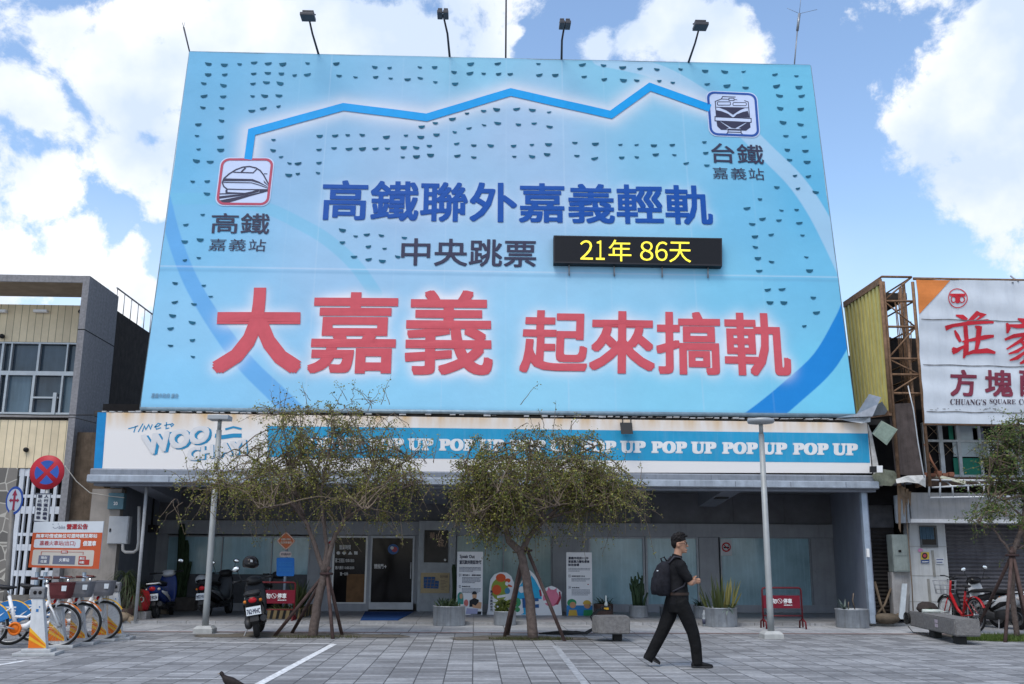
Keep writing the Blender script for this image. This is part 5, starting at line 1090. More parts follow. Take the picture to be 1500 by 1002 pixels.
def tree(label, base_px, limbs, ells, n_br, n_tw, n_lf, lsize, mats, shoots=0, droop=.35, rad=.09, wt=(1, 1, 1)):
    """limbs: photo-measured centre lines at the trunk's own distance; ells: crown volumes (px, py, depth offset, rx, ry, rz)"""
    g = onZ(*base_px); Y = g.y; t = thing('street_tree', label, 'tree', (g.x, Y, 0)); mb = MB(); ends = []
    for pts, r0, r1 in limbs:
        P_ = []
        for i, p in enumerate(pts): q = onY(p[0], p[1], Y+(p[2] if len(p) > 2 else 0)); P_.append(q)
        if pts[0][1] > 920: P_[0].z = -.05
        R_ = []
        for i in range(len(P_)-1):
            for j in range(4): R_.append(P_[i].lerp(P_[i+1], j/4)+rv(.006))
        R_.append(P_[-1]); n = len(R_); mb.tube(R_, [r0+(r1-r0)*i/(n-1) for i in range(n)], 9); ends.append(R_)
    mb.build('trunk', M_bark, t)
    br = MB(); lf = MB(); E_ = []
    for px, py, dy, a, b, c in ells: E_.append((onY(px, py, Y)+Vector((0, dy, 0)), Vector((a, b, c))))
    vol = [e[1].x*e[1].y*e[1].z*(e[1].x > 0) for e in E_]
    def leaves(path, n):
        for _ in range(n):
            f = random.random()**.8*(len(path)-1); i = min(int(f), len(path)-2); p = path[i].lerp(path[i+1], f-i)+rv(.035)
            d = rv(1).normalized(); s = lsize*random.uniform(.6, 1.35); e = d.orthogonal().normalized()*s*.45; q = p+d*s
            lf.m = random.choices((0, 1, 2), wt)[0]; m_ = p.lerp(q, .5)+rv(s*.08); lf.add([p, m_+e, q, m_-e], [(0, 1, 2, 3)])
    tall = [r for r in ends]
    for k in range(n_br):
        c, e = random.choices(E_, vol)[0]
        while True:
            v = Vector((random.uniform(-1, 1), random.uniform(-1, 1), random.uniform(-1, 1)))
            if v.length < 1: break
        v = v*(.55+.45*random.random())/max(v.length, .35)*min(1, v.length+.25)*(random.uniform(1.1, 1.4) if random.random() < .22 else 1)
        tip = c+Vector((v.x*e.x, v.y*e.y, v.z*e.z))
        lm = min((random.choice(tall[1:]) for _ in range(4)), key=lambda r: (r[-1]-tip).length); st = lm[random.randint(int(len(lm)*.62), len(lm)-1)]
        mid = st.lerp(tip, .5)+Vector((0, 0, .30*random.random()+.10))+rv(.14)
        path = []
        for i in range(9):
            f = i/8; path.append(st*(1-f)**2+mid*2*f*(1-f)+tip*f*f+rv(.012))
        br.tube(path, [.011*(1-i/8)+.003 for i in range(9)], 5, cap=False)
        leaves(path[5:], n_lf//2)
        for q in range(n_tw):
            f = random.uniform(.3, 1); i = min(int(f*8), 7); a = path[i].lerp(path[i+1], f*8-i); d = (rv(1)+Vector((0, 0, .1))).normalized(); ln = random.uniform(.2, .55)
            tp = [a+d*ln*j/4+Vector((0, 0, -droop*ln*(j/4)**2))+rv(.01) for j in range(5)]
            br.tube(tp, [.005, .0045, .004, .003, .002], 4, cap=False); leaves(tp, n_lf)
    for k in range(shoots):   # long bare shoots springing from the top or arching over
        c, e = random.choice(E_); up_ = random.random() < .6; a = c+Vector((random.uniform(-.9, .9)*e.x, random.uniform(-.7, .7)*e.y, e.z*random.uniform(.3, .6)*(1 if up_ else -1))); d = Vector((random.gauss(0, .5), random.gauss(0, .2), random.uniform(.3, 1.0)*(1 if up_ else -.8))).normalized(); ln = random.uniform(.3, .75)
        sp = [a+d*ln*j/6+Vector((random.gauss(0, .012), 0, -.25*ln*(j/6)**2*abs(d.x)*2)) for j in range(7)]; br.tube(sp, [.007-.0008*j for j in range(7)], 4, cap=False); leaves(sp[3:], 8)
    br.build('branches', M_twig, t); lf.build('crown', mats, t); return t
def support(label, cx, cy, feet, base_y):
    """timber stakes strapped to a trunk"""
    g = onZ(cx, base_y); t = thing('tree_support', label, 'tree support', (g.x, g.y, 0), 0, 'tree supports'); top = onY(cx, cy, g.y)
    for i, (fx, fy) in enumerate(feet):
        f = onZ(fx, fy); d = (f-top).normalized(); o = Vector((d.x, d.y, 0)).normalized()*.05; mb = MB(); mb.tube([f+Vector((0, 0, -.03)), top+o-d*.18], .032, 7); mb.build('stake', mat('stake_wood', (.085, .055, .05), .8, var=.35, scale=9, streak=.5), t)
    mb = MB(); mb.torus(top+Vector((0, 0, .02)), .10, .025, 'Z', 16, 6); mb.build('strap', mat('strap_dark', (.05, .03, .03), .8, var=.2), t)
tree('gnarled sparse olive green tree with two leaning limbs, left of the glass door', (457, 933),
     [([(457, 934), (464, 890), (475, 840)], .092, .07), ([(475, 842), (462, 800), (446, 760), (434, 725, .1), (425, 690, .1), (410, 650)], .05, .014), ([(475, 842), (478, 800), (474, 760, -.1), (470, 720, -.1), (480, 670), (490, 630)], .045, .012), ([(477, 838), (488, 790), (505, 760), (525, 725, .15), (545, 690, .2), (550, 650, .2)], .05, .013),
      ([(446, 760), (415, 725, -.2), (375, 712, -.4), (330, 712, -.4)], .035, .012), ([(434, 725), (400, 690, .3), (350, 660, .4)], .03, .01), ([(505, 760), (545, 735, -.3), (590, 715, -.4), (620, 705, -.4)], .033, .01), ([(525, 725), (570, 690, .3), (605, 670, .4)], .03, .01), ([(470, 720), (450, 690, .5), (440, 650, .6)], .03, .01), ([(446, 755), (430, 735, -.5), (410, 740, -.8), (380, 745, -.9)], .025, .01), ([(505, 755), (515, 740, -.6), (540, 745, -.8)], .025, .01)],
     [(430, 690, 0, 1.2, 1.2, .75), (530, 690, 0, .95, 1.1, .72), (350, 712, 0, .85, .9, .50), (600, 695, 0, .55, .7, .55), (470, 618, 0, 1.3, .9, .34), (520, 600, 0, .9, .6, .22), (290, 722, 0, .5, .5, .30), (400, 745, 0, 1.1, .9, .30), (540, 745, 0, .9, .8, .26)], 165, 7, 15, .034, [M_leafA, M_leafB, M_leafC], 190, .5, wt=(6, 2, 2))
tree('bushy dark olive tree bending over the cartoon cut-outs', (779, 937),
     [([(782, 938), (776, 880), (768, 830), (762, 806)], .095, .07), ([(762, 808), (745, 792), (741, 775), (755, 755), (768, 725), (775, 690), (778, 640)], .07, .016), ([(764, 806), (776, 785), (800, 760, -.1), (840, 725, -.1), (870, 690, 0)], .05, .016), ([(768, 725), (800, 695), (840, 670, .1), (880, 650, .2)], .04, .014), ([(750, 770), (725, 735), (700, 700), (680, 680)], .04, .014),
      ([(800, 760), (850, 745, -.4), (900, 735, -.5)], .03, .012), ([(741, 775), (715, 765, -.3), (690, 750, -.5)], .03, .01), ([(760, 745), (740, 735, -.6), (730, 720, -.8)], .03, .01), ([(768, 725), (750, 690, .5), (740, 650, .6)], .03, .01), ([(790, 765), (795, 745, -.6), (820, 740, -.8)], .03, .01)],
     [(740, 715, 0, .95, 1.0, .75), (845, 700, 0, .95, .95, .80), (800, 655, 0, .75, .9, .48), (690, 710, 0, .5, .6, .72), (915, 720, 0, .5, .5, .42), (775, 605, 0, .26, .3, .36), (740, 762, 0, .75, .7, .30), (860, 745, 0, .85, .7, .32), (690, 745, 0, .3, .4, .35), (930, 735, 0, .35, .4, .4)], 185, 8, 20, .036, [M_leafB, M_leafA, M_leafC], 80, .6, wt=(3, 5, 3))
tree('young fresh green tree with feathery layered leaves at the right edge', (1493, 937),
     [([(1490, 938), (1484, 880), (1482, 820), (1490, 790)], .052, .042), ([(1484, 815), (1470, 795), (1455, 775), (1430, 762)], .03, .012), ([(1488, 800), (1500, 760), (1505, 700), (1500, 640), (1490, 615)], .05, .012), ([(1490, 790), (1530, 740), (1560, 700)], .04, .015), ([(1503, 730), (1470, 690), (1450, 670)], .025, .012), ([(1500, 760), (1475, 735), (1450, 725)], .025, .01), ([(1503, 690), (1480, 650), (1460, 640)], .022, .01), ([(1486, 805), (1500, 800), (1515, 800)], .02, .01)],
     [(1478, 765, 0, .75, .7, .16), (1432, 762, 0, .42, .5, .10), (1490, 715, 0, .65, .7, .20), (1480, 670, 0, .55, .7, .24), (1500, 630, 0, .5, .6, .25), (1560, 700, 0, .8, .8, .8), (1495, 803, 0, .4, .4, .09)], 90, 8, 22, .040, [M_leafB, leaf_mat('leaf_fresh', (.03, .07, .012), (.11, .18, .035)), M_leafA], 14, .15, wt=(4, 5, 1))
support('dark stakes strapped round the gnarled tree left of the door', 478, 842, ((400, 932), (426, 928), (488, 936), (502, 931)), 933)
support('tall dark stakes strapped round the tree in front of the cartoon cut-outs', 770, 808, ((738, 935), (743, 931), (828, 939)), 936)
support('thin reddish stakes strapped round the young tree at the right edge', 1483, 815, ((1428, 925), (1472, 941), (1512, 940), (1505, 925)), 937)
# ground cover at the tree feet
def grass(name, label, px, rx_, ry_, n, h, m):
    c = onZ(*px); mb = MB()
    for _ in range(n):
        a, r = random.random()*2*PI, math.sqrt(random.random()); p = Vector((c.x+rx_*r*math.cos(a), c.y+ry_*r*math.sin(a), .005)); d = Vector((random.gauss(0, .4), random.gauss(0, .4), 1)).normalized()*h*random.uniform(.4, 1.2); w_ = Vector((random.gauss(0, 1), random.gauss(0, 1), 0)).normalized()*.006
        mb.add([p-w_, p+w_, p+d], [(0, 1, 2)])
    o = mb.build(name, m); tag(o, label, 'grass', None, 'stuff')
M_grass = leaf_mat('grass_blade', (.05, .10, .015), (.14, .20, .04)); M_weed = leaf_mat('weed_blade', (.06, .07, .02), (.12, .12, .05))
grass('grass', 'bright green grass tuft under the young tree at the right edge', (1478, 937), 1.0, .5, 5200, .10, M_grass)
grass('grass', 'sparse weeds at the foot of the gnarled tree', (465, 934), .8, .25, 500, .05, M_weed)
grass('grass', 'short grass round the foot of the bushy dark olive tree', (778, 937), .75, .2, 1100, .06, M_weed)

# ------------------------------------------------------------------ potted plants
M_drum = mat('drum_white', (.33, .355, .39), .5, .4, var=.2, scale=5, streak=.7, dirt=(.15, .145, .14))
M_soilp = mat('pot_soil', (.05, .04, .03), .95, var=.4, scale=20)
def blade(mb, base, tip, w, bend=0., n=5, tw=0.):
    base, tip = Vector(base), Vector(tip); d = tip-base; s = d.cross(Vector((0, 0, 1))); s = (s if s.length > 1e-4 else Vector((1, 0, 0))).normalized(); s = (Matrix.Rotation(tw, 3, d.normalized()) @ s)
    L_, R_ = [], []
    for i in range(n+1):
        f = i/n; c = base+d*f+Vector((0, 0, -bend*f*f)); k = w*(1-f)**.5*(.55+.9*f*(1-f)*2) if i < n else .001; L_.append(c-s*k/2); R_.append(c+s*k/2)
    mb.add(L_+R_, [(i, i+1, n+2+i, n+1+i) for i in range(n)])
M_leafdark = leaf_mat('succulent', (.022, .045, .02), (.05, .085, .035)); M_sans = leaf_mat('sansevieria', (.03, .055, .02), (.12, .14, .045)); M_agave = leaf_mat('agave', (.10, .14, .13), (.17, .22, .2)); M_cactus = mat('cactus_green', (.028, .05, .024), .7, var=.3, scale=9)
M_yellowleaf = leaf_mat('yellow_edge', (.22, .21, .06), (.30, .27, .09))
def pot(label, px, r, h, rim=True, m=None, z0=0.0):
    """a drum planter standing at the photo point px (bottom centre of its front)"""
    g = onZ(px[0], px[1], z0); t = thing('potted_plant', label, 'potted plant', (g.x, g.y+r, z0)); mb = MB()
    mb.lathe([(r*.97, 0), (r, .02), (r, h-.02), (r*1.03, h-.015), (r*1.03, h), (r*.94, h), (r*.94, h-.05), (.01, h-.05)], n=32); mb.build('drum', m or M_drum, t, local=True)
    mb = MB(); mb.lathe([(r*.93, h-.049), (r*.5, h-.03), (.01, h-.02)], n=20); mb.build('soil', M_soilp, t, local=True); return t
t = pot('large pale drum planter with a low dark succulent beside the poster pillar', (657, 918), .335, .40); mb = MB()
for i in range(90):
    a, r = random.random()*6.28, random.random()*.24; b = Vector((r*math.cos(a), r*math.sin(a), .38)); blade(mb, b, b+Vector((random.gauss(0, .07), random.gauss(0, .07), random.uniform(.06, .2))), .05, .0, 4, random.random()*3)
mb.build('foliage', M_leafdark, t, local=True)
t = pot('small pale drum planter with leafy greens in front of the cartoon cut-outs', (740, 917), .235, .29); mb = MB()
for i in range(170):
    a, r = random.random()*6.28, random.random()*.2; b = Vector((r*math.cos(a), r*math.sin(a), .27+random.random()*.2)); blade(mb, b, b+Vector((random.gauss(0, .07), random.gauss(0, .07), random.uniform(.02, .13))), .06, .03, 4, random.random()*3)
mb.build('foliage', M_leafB, t, local=True)
t = pot('pale drum planter with an upright branching cactus left of the walking man', (938, 905.5), .215, .27, z0=FZ); mb = MB()
for i in range(15):
    a, r = random.random()*6.28, random.random()*.13; x, y = r*math.cos(a), r*math.sin(a); h = random.uniform(.3, .72); mb.tube([(x, y, .22), (x*1.25, y*1.2, .22+h*.5), (x*1.5+random.gauss(0, .03), y*1.3, .22+h)], [.028, .034, .02], 6)
    if h > .4:
        for s in range(3): z = .3+h*random.uniform(.4, .9); d = random.uniform(-1, 1); mb.tube([(x*1.3, y*1.2, z-.05), (x*1.3+.09*d, y*1.2, z), (x*1.3+.12*d, y*1.2, z+.12)], [.02, .026, .014], 6)
mb.build('cactus_stems', M_cactus, t, local=True)
t = pot('widest pale drum planter with striped snake plants right of the walking man', (1062, 919.5), .345, .39); mb = MB(); my = MB()
for i in range(46):
    a, r = random.random()*6.28, random.random()**.5*.29; b = Vector((r*math.cos(a), r*math.sin(a), .36)); tip = b+Vector((b.x*.75+random.gauss(0, .07), b.y*.4, random.uniform(.4, .8)-abs(b.x+.1)*.5))
    (my if b.x > .02 and random.random() < .55 else mb).add([], []); blade(my if b.x > .02 and random.random() < .5 else mb, b, tip, .062, 0, 5, random.random()*3)
for i in range(14):
    a = random.random()*6.28; b = Vector((.2, -.12, .37)); blade(mb, b, b+Vector((.24*math.cos(a), .2*math.sin(a)-.05, random.uniform(.05, .25))), .075, .12, 5)
mb.build('foliage', M_sans, t, local=True); my.build('yellow_leaves', M_yellowleaf, t, local=True); mb = MB()
for i in range(9): b = Vector((.1, -.25, .38)); a = -1.57+random.uniform(-1.4, 1.4); blade(mb, b, b+Vector((.22*math.cos(a), .2*math.sin(a), .14-.25*random.random())), .07, .1, 5)
mb.build('agave_leaves', M_agave, t, local=True)
t = pot('pale drum planter with a small spiky agave at the right corner post', (1258, 921), .335, .38); mb = MB()
for i in range(16): b = Vector((-.16, -.05, .36)); a = random.random()*6.28; blade(mb, b, b+Vector((.2*math.cos(a), .2*math.sin(a), random.uniform(.06, .26))), .05, .03, 5)
mb.build('agave_leaves', M_agave, t, local=True); mb = MB(); mb.tube([(.08, 0, .34), (.04, 0, .55), (.07, 0, .7)], .012, 5); mb.tube([(-.06, .02, .34), (-.05, 0, .52)], .012, 5); mb.build('dry_stick', M_twig, t, local=True)
t = pot('pale round pot of arching spider plant behind the widest drum planter', (1031, 906), .19, .27, z0=FZ); mb = MB()
for i in range(42): b = Vector((random.gauss(0, .05), random.gauss(0, .05), .25)); a = random.random()*6.28; blade(mb, b, b+Vector((.32*math.cos(a), .3*math.sin(a), random.uniform(.15, .42))), .026, random.uniform(.12, .3), 6)
mb.build('foliage', M_leafdark, t, local=True)
t = pot('dark wooden pot of arching spider plant behind the cable bench', (886, 905), .22, .30, m=mat('pot_dark', (.075, .05, .045), .8, var=.3), z0=FZ); mb = MB()
for i in range(46): b = Vector((random.gauss(0, .06), random.gauss(0, .05), .28)); a = random.random()*6.28; blade(mb, b, b+Vector((.33*math.cos(a), .3*math.sin(a), random.uniform(.12, .36))), .028, random.uniform(.1, .28), 6)
mb.build('foliage', M_leafdark, t, local=True)
t = pot('small grey pot half hidden behind the walking man', (978, 903), .15, .22, z0=FZ); mb = MB()
for i in range(20): b = Vector((0, 0, .2)); a = random.random()*6.28; blade(mb, b, b+Vector((.12*math.cos(a), .12*math.sin(a), random.uniform(.03, .12))), .03, .03, 4)
mb.build('foliage', M_leafdark, t, local=True)
def column_cactus(mb, x, y, h, r, z=0.0, ribs=9):
    R_ = []
    for i in range(12):
        f = i/11; rr = r*(1-.10*f) if f < .93 else r*.55
        R_.append([(x+rr*(1+.14*math.cos(ribs*a))*math.cos(a)+.02*math.sin(f*4), y+rr*(1+.14*math.cos(ribs*a))*math.sin(a), z+h*f) for a in [2*PI*k/36 for k in range(36)]])
    mb.rings(R_)
g = onZ(664, 897, FZ); t = thing('potted_plant', 'single tall green column cactus beside the left text poster', 'cactus', (g.x, g.y, FZ)); mb = MB(); column_cactus(mb, 0, 0, 1.05, .05, .1); mb.build('cactus_stems', M_cactus, t, local=True); mb = MB(); mb.lathe([(.09, 0), (.12, .2), (.10, .2), (.01, .18)], n=16); mb.build('drum', M_drum, t, local=True)
g = onZ(259, 895, FZ); t = thing('potted_plant', 'tall dark cactus with three columns between the two left scooters', 'cactus', (g.x, g.y+.2, FZ)); mb = MB(); column_cactus(mb, -.07, 0, 1.85, .085, .25); column_cactus(mb, .04, .05, 1.45, .075, .25); mb.tube([(.07, 0, .5), (.14, 0, .9), (.2, 0, 1.18)], [.05, .055, .03], 10); mb.build('cactus_stems', M_cactus, t, local=True)
mb = MB(); mb.bbox(-.4, .42, -.2, .25, 0, .32, .02); mb.build('planter_box', mat('planter_brown', (.10, .09, .085), .85, var=.3), t, local=True)
# pony-tail palm, rocks and leafy pots at the left wall
g = onZ(184, 898, 0); t = thing('potted_plant', 'shaggy pony-tail palm among rocks by the left tiled wall', 'potted plant', (onY(183, 870, 21.7).x, 21.7, 0)); mb = MB(); mb.tube([(0, 0, .3), (.05, 0, .6), (-.02, 0, .95)], [.09, .06, .05], 8); mb.tube([(.1, 0, .1), (.25, 0, .55)], [.09, .05], 8); mb.build('stem', M_bark, t, local=True)
mb = MB()
for k, (x, z) in enumerate(((-.02, .95), (.1, .75), (-.2, .7), (.2, .6))):
    for i in range(95): b = Vector((x, random.gauss(0, .03), z)); a = random.random()*6.28; r = random.uniform(.25, .5); blade(mb, b, b+Vector((r*math.cos(a), r*math.sin(a), random.uniform(.05, .5))), .022, random.uniform(.3, .75), 6)
mb.build('foliage', leaf_mat('pony_leaf', (.03, .05, .018), (.085, .11, .05)), t, local=True)
mb = MB(); mb.lathe([(.2, 0), (.3, .3), (.27, .3), (.01, .28)], (0, 0, 0), n=18); mb.build('drum', _mats['pot_dark'], t, local=True)
def rock(px, s, lab):
    g = onZ(*px)
    if px[0] < 200: g = onY(px[0], 905, 21.4)
    g.z = 0; mb = MB(); mb.ell((g.x, g.y, s*.42), s, s*.7, s*.55, 10, 7); mb.v = [tuple(Vector(v)+rv(s*.07)) for v in mb.v]; tag(mb.build('rock', mat('rock_tan', (.23, .18, .13), .9, var=.3, scale=6, bump=.8)), lab, 'rock', 'rocks by the left wall')
rock((176, 902), .24, 'larger pale brown rock below the shaggy palm'); rock((191, 901), .15, 'smaller pale brown rock right of the larger one below the palm')
rock((239, 903), .17, 'squat rock in the dark right behind the blue white scooter')
t = thing('potted_plant', 'fine dark green bush behind the blue and white scooter', 'potted plant', (onY(213, 870, 24.2).x, 24.2, FZ)); mb = MB()
for i in range(160): b = Vector((random.gauss(0, .18), random.gauss(0, .1), .15+random.random()*.5)); a = random.random()*6.28; blade(mb, b, b+Vector((.2*math.cos(a), .2*math.sin(a), random.uniform(.1, .35))), .02, .1, 5)
mb.build('foliage', M_leafdark, t, local=True)
mb = MB(); mb.lathe([(.12, 0), (.16, .2), (.14, .2), (.01, .18)], n=14); mb.build('drum', _mats['pot_dark'], t, local=True)
g = onZ(206, 898); t = thing('water_tub', 'round red tub with a white mark left of the blue white scooter', 'tub', (onY(206, 880, 21.9).x, 21.9, 0)); mb = MB(); mb.lathe([(.02, 0), (.16, .02), (.2, .15), (.2, .3), (.15, .42), (.03, .46)], (0, 0, .22), n=20); mb.build('shell', mat('tub_red', (.40, .015, .025), .4, var=.15), t, local=True); mb = MB(); mb.torus((.07, -.185, .47), .05, .012, 'Y', 14, 5); mb.build('white_mark', M_white, t, local=True); mb = MB(); mb.bbox(-.2, .2, -.18, .18, 0, .22, .02); mb.build('plinth_block', M_conc, t, local=True)
g = onZ(93, 900); t = thing('fire_hydrant', 'red domed hydrant top showing above the bicycle baskets', 'hydrant', (g.x, 19.6, 0)); mb = MB(); z_ = onY(93, 822, 19.6).z; mb.lathe([(.1, 0), (.1, z_-.42), (.2, z_-.40), (.22, z_-.28), (.13, z_-.2), (.08, z_-.12), (.09, z_-.07), (.03, z_)], n=20); mb.build('barrel', _mats['tub_red'], t, local=True)

# ------------------------------------------------------------------ boards, signs and barriers
def standee(lab, px, Y, th=.02):
    x0, y0, x1, y1 = px; a, c = onY(x0, y0, Y), onY(x1, y1, Y); t = thing('standing_poster', lab, 'poster', ((a.x+c.x)/2, Y, FZ)); mb = MB(); mb.bbox(a.x, c.x, Y, Y+th, FZ+.004, a.z, .003); mb.build('board', mat('board_white', (.70, .71, .75), .5, var=.03), t)
    mb = MB(); m_ = (a.x+c.x)/2; mb.slab([(m_-.02, Y+.022, 1.2), (m_-.02, Y+.5, FZ), (m_-.02, Y+.47, FZ)], (.04, 0, 0)); mb.build('rear_strut', M_steel, t)
    return t, qmap((a.x, Y, a.z), (c.x, Y, a.z), (c.x, Y, FZ), (a.x, Y, FZ), NF, .004)
C_ = lambda n, c: mat(n, c, .55, var=.06)
PYY = 23.6
def para(mb, fm, s0, s1, t1, n, dt, w=.012):
    for i in range(n):
        e = s1 if i < n-1 else s0+(s1-s0)*random.uniform(.4, .9); s = s0
        while s < e-.02:
            k = random.uniform(.02, .05); P_ = lambda u, v, h: fm(u, v, h); a, b = s, min(e, s+k); t = t1-i*dt; mb.add([fm(a, t-w, .001), fm(b, t-w, .001), fm(b, t, .001), fm(a, t, .001)], [(0, 1, 2, 3)]); s += k+.012
M_txt = C_('text_dark', (.035, .04, .075)); M_txtg = C_('text_grey', (.16, .18, .24)); M_txtg2 = C_('text_pale', (.25, .27, .33))
t, fm = standee('left tall white text poster headed Speak Out beside the poster pillar', (670, 808, 706.5, 903), PYY)
mb = MB(); put_text(mb, "Speak Out", bmap(fm, .10, .88, .68, .95), .02); put_text(mb, "當沉默的對話世代", bmap(fm, .09, .80, .93, .865), .025); put_text(mb, "隱形暴力：網路性騷擾", bmap(fm, .22, .613, .92, .64), .02); put_text(mb, "勇敢說出來", bmap(fm, .2, .437, .52, .46), .02); put_text(mb, "01", bmap(fm, .08, .605, .16, .65)); put_text(mb, "02", bmap(fm, .08, .425, .16, .47)); mb.build('heading', M_txt, t)
mb = MB(); para(mb, fm, .09, .93, .755, 4, .02); para(mb, fm, .2, .93, .595, 5, .02); para(mb, fm, .2, .93, .42, 4, .02); mb.build('small_print', M_txtg, t)
mb = MB(); poly(mb, fm, circ(.14, .285, .115, .075)); poly(mb, fm, [(.03, .17), (.27, .17), (.26, .29), (.03, .29)], .001); mb.build('headscarf_drawing', C_('draw_teal', (.05, .25, .22)), t)
mb = MB(); poly(mb, fm, circ(.175, .295, .06, .042), .002); poly(mb, fm, circ(.69, .30, .085, .052), .001); poly(mb, fm, [(.62, .12), (.95, .1), (.97, .2), (.86, .21), (.74, .15), (.62, .17)], .004); mb.build('skin_drawing', C_('draw_skin', (.55, .32, .2)), t)
mb = MB(); poly(mb, fm, circ(.37, .19, .085, .055), .002); mb.build('coral_drawing', C_('draw_coral', (.55, .16, .15)), t)
mb = MB(); poly(mb, fm, circ(.685, .325, .10, .05, 20, 0, PI), .003); poly(mb, fm, [(.5, .13), (.84, .13), (.86, .24), (.68, .27), (.5, .23)], .002); poly(mb, fm, [(.55, .01), (.95, .01), (.97, .06), (.6, .06)], .003); mb.build('black_drawing', C_('draw_black', (.02, .022, .03)), t)
mb = MB(); poly(mb, fm, [(.36, .02), (.8, .02), (.84, .1), (.4, .11)], .0045); mb.build('laptop_drawing', C_('draw_lilac', (.35, .36, .55)), t)
t, fm = standee('right tall white text poster with a blue foot showing two cartoon faces', (829.5, 809, 868, 904), PYY)
mb = MB(); put_text(mb, "嘉義市政府115年", bmap(fm, .08, .885, .87, .93), .03); put_text(mb, "家庭暴力暨性侵害", bmap(fm, .08, .83, .9, .875), .03); put_text(mb, "防治宣導", bmap(fm, .08, .778, .5, .822), .03); put_text(mb, "認識家庭暴力防治", bmap(fm, .2, .608, .72, .632), .02); put_text(mb, "求助專線", bmap(fm, .2, .427, .5, .45), .02); put_text(mb, "03", bmap(fm, .08, .60, .16, .645)); put_text(mb, "04", bmap(fm, .08, .42, .16, .465)); mb.build('heading', M_txt, t)
mb = MB(); para(mb, fm, .08, .93, .75, 3, .022); para(mb, fm, .2, .92, .59, 3, .02); para(mb, fm, .2, .92, .41, 5, .02); mb.build('small_print', M_txtg2, t)
mb = MB(); poly(mb, fm, [(0, 0), (1, 0), (1, .16), (0, .16)]); mb.build('blue_foot', C_('draw_blue', (.03, .20, .48)), t)
mb = MB(); poly(mb, fm, circ(.2, .2, .18, .06), .002); poly(mb, fm, [(.64, 0), (1, 0), (1, .09), (.66, .09)], .002); mb.build('green_drawing', C_('draw_green', (.03, .25, .10)), t)
mb = MB(); poly(mb, fm, circ(.24, .165, .12, .05), .003); poly(mb, fm, circ(.8, .165, .13, .055), .003); mb.build('skin_drawing', C_('draw_tan', (.50, .26, .14)), t)
mb = MB(); poly(mb, fm, circ(.79, .185, .16, .058, 20, -.1, PI+.1), .0045); poly(mb, fm, [(.06, 0), (.42, 0), (.38, .09), (.1, .09)], .004); mb.build('yellow_drawing', C_('draw_yellow', (.55, .36, .06)), t)
mb = MB(); poly(mb, fm, circ(.84, .49, .03, .008)); mb.build('heart_mark', C_('draw_wine', (.30, .03, .06)), t)
# two cardboard cut-outs with plain coloured shapes
def cutout(lab, outline, Y):
    pts = [onY(x, y, Y) for x, y in outline]
    lo = min(p.z for p in pts); pts = [Vector((p.x, p.y, FZ+.003 if p.z < FZ+.06 else p.z)) for p in pts]; cx_ = sum(p.x for p in pts)/len(pts); t = thing('cardboard_cutout', lab, 'cut-out', (cx_, Y, FZ)); mb = MB(); mb.slab(pts, (0, .02, 0)); mb.build('board', _mats['board_white'], t)
    mb = MB(); mb.slab([(cx_-.02, Y+.022, .9), (cx_-.02, Y+.4, FZ), (cx_-.02, Y+.37, FZ)], (.04, 0, 0)); mb.build('rear_strut', M_steel, t); return t
def shp(t, name, Y, m, *polys):
    mb = MB()
    for i, (h, pts) in enumerate(polys): mb.add([onY(x, y, Y)+NF*(.004+h*.001) for x, y in pts], [tuple(range(len(pts)))])
    mb.build(name, m, t)
Z6_ = lambda pts: [(640+x/6.25, 780+y/6.25) for x, y in pts]
ec = lambda x, y, a, b=None, a0=0, a1=2*PI: Z6_(circ(x, y, a, b, 24, a0, a1))
Yc = 23.75
t = cutout('arched white cut-out board with a round green and red figure', Z6_([(455, 772), (470, 690), (478, 520), (490, 430), (525, 385), (580, 362), (640, 368), (680, 400), (705, 460), (712, 772)][::-1]), Yc)
shp(t, 'green_shape', Yc, C_('cut_green', (.24, .30, .05)), (0, ec(575, 520, 78, 102)))
shp(t, 'red_shape', Yc, C_('cut_red', (.58, .09, .03)), (1, ec(585, 415, 45, 38)), (1, ec(548, 525, 42, 46)), (1, ec(648, 440, 26, 20)), (1, Z6_([(650, 470), (690, 490), (685, 502), (650, 495)])))
shp(t, 'blue_shape', Yc, C_('cut_blue', (.06, .22, .40)), (2, ec(645, 535, 24, 30)))
shp(t, 'white_shape', Yc, _mats['board_white'], (3, Z6_([(550, 580), (690, 555), (692, 580), (552, 602)])), (3, ec(640, 468, 16, 18)))
shp(t, 'pink_shape', Yc, C_('cut_pink', (.64, .18, .28)), (1, Z6_([(568, 610), (576, 610), (578, 690), (569, 690)])), (1, Z6_([(590, 610), (598, 610), (600, 690), (592, 690)])))
mb = MB(); 
for k, c in enumerate("聽見沉默的世代"): put_text(mb, c, ymap(640+489/6.25, 780+(530+k*28)/6.25, 640+511/6.25, 780+(553+k*28)/6.25, Yc-.004), .03)
mb.build('vertical_lettering', M_txt, t)
Yd = 23.6
t = cutout('wide white cut-out board with a blue peak and a pink round figure', Z6_([(720, 772), (722, 520), (770, 460), (805, 370), (850, 345), (890, 380), (945, 470), (985, 520), (1010, 500), (1050, 488), (1100, 510), (1142, 545), (1135, 620), (1145, 772)][::-1]), Yd)
shp(t, 'blue_shape', Yd, C_('cut_sky', (.03, .36, .62)), (0, Z6_([(730, 610), (735, 520), (800, 430), (850, 375), (895, 430), (955, 540), (960, 610)])), (0, Z6_([(790, 690), (900, 690), (900, 740), (920, 752), (870, 752), (850, 720), (820, 752), (770, 752), (795, 735)])))
shp(t, 'navy_shape', Yd, C_('cut_navy', (.03, .10, .28)), (1, Z6_([(780, 600), (930, 600), (935, 690), (785, 690)])))
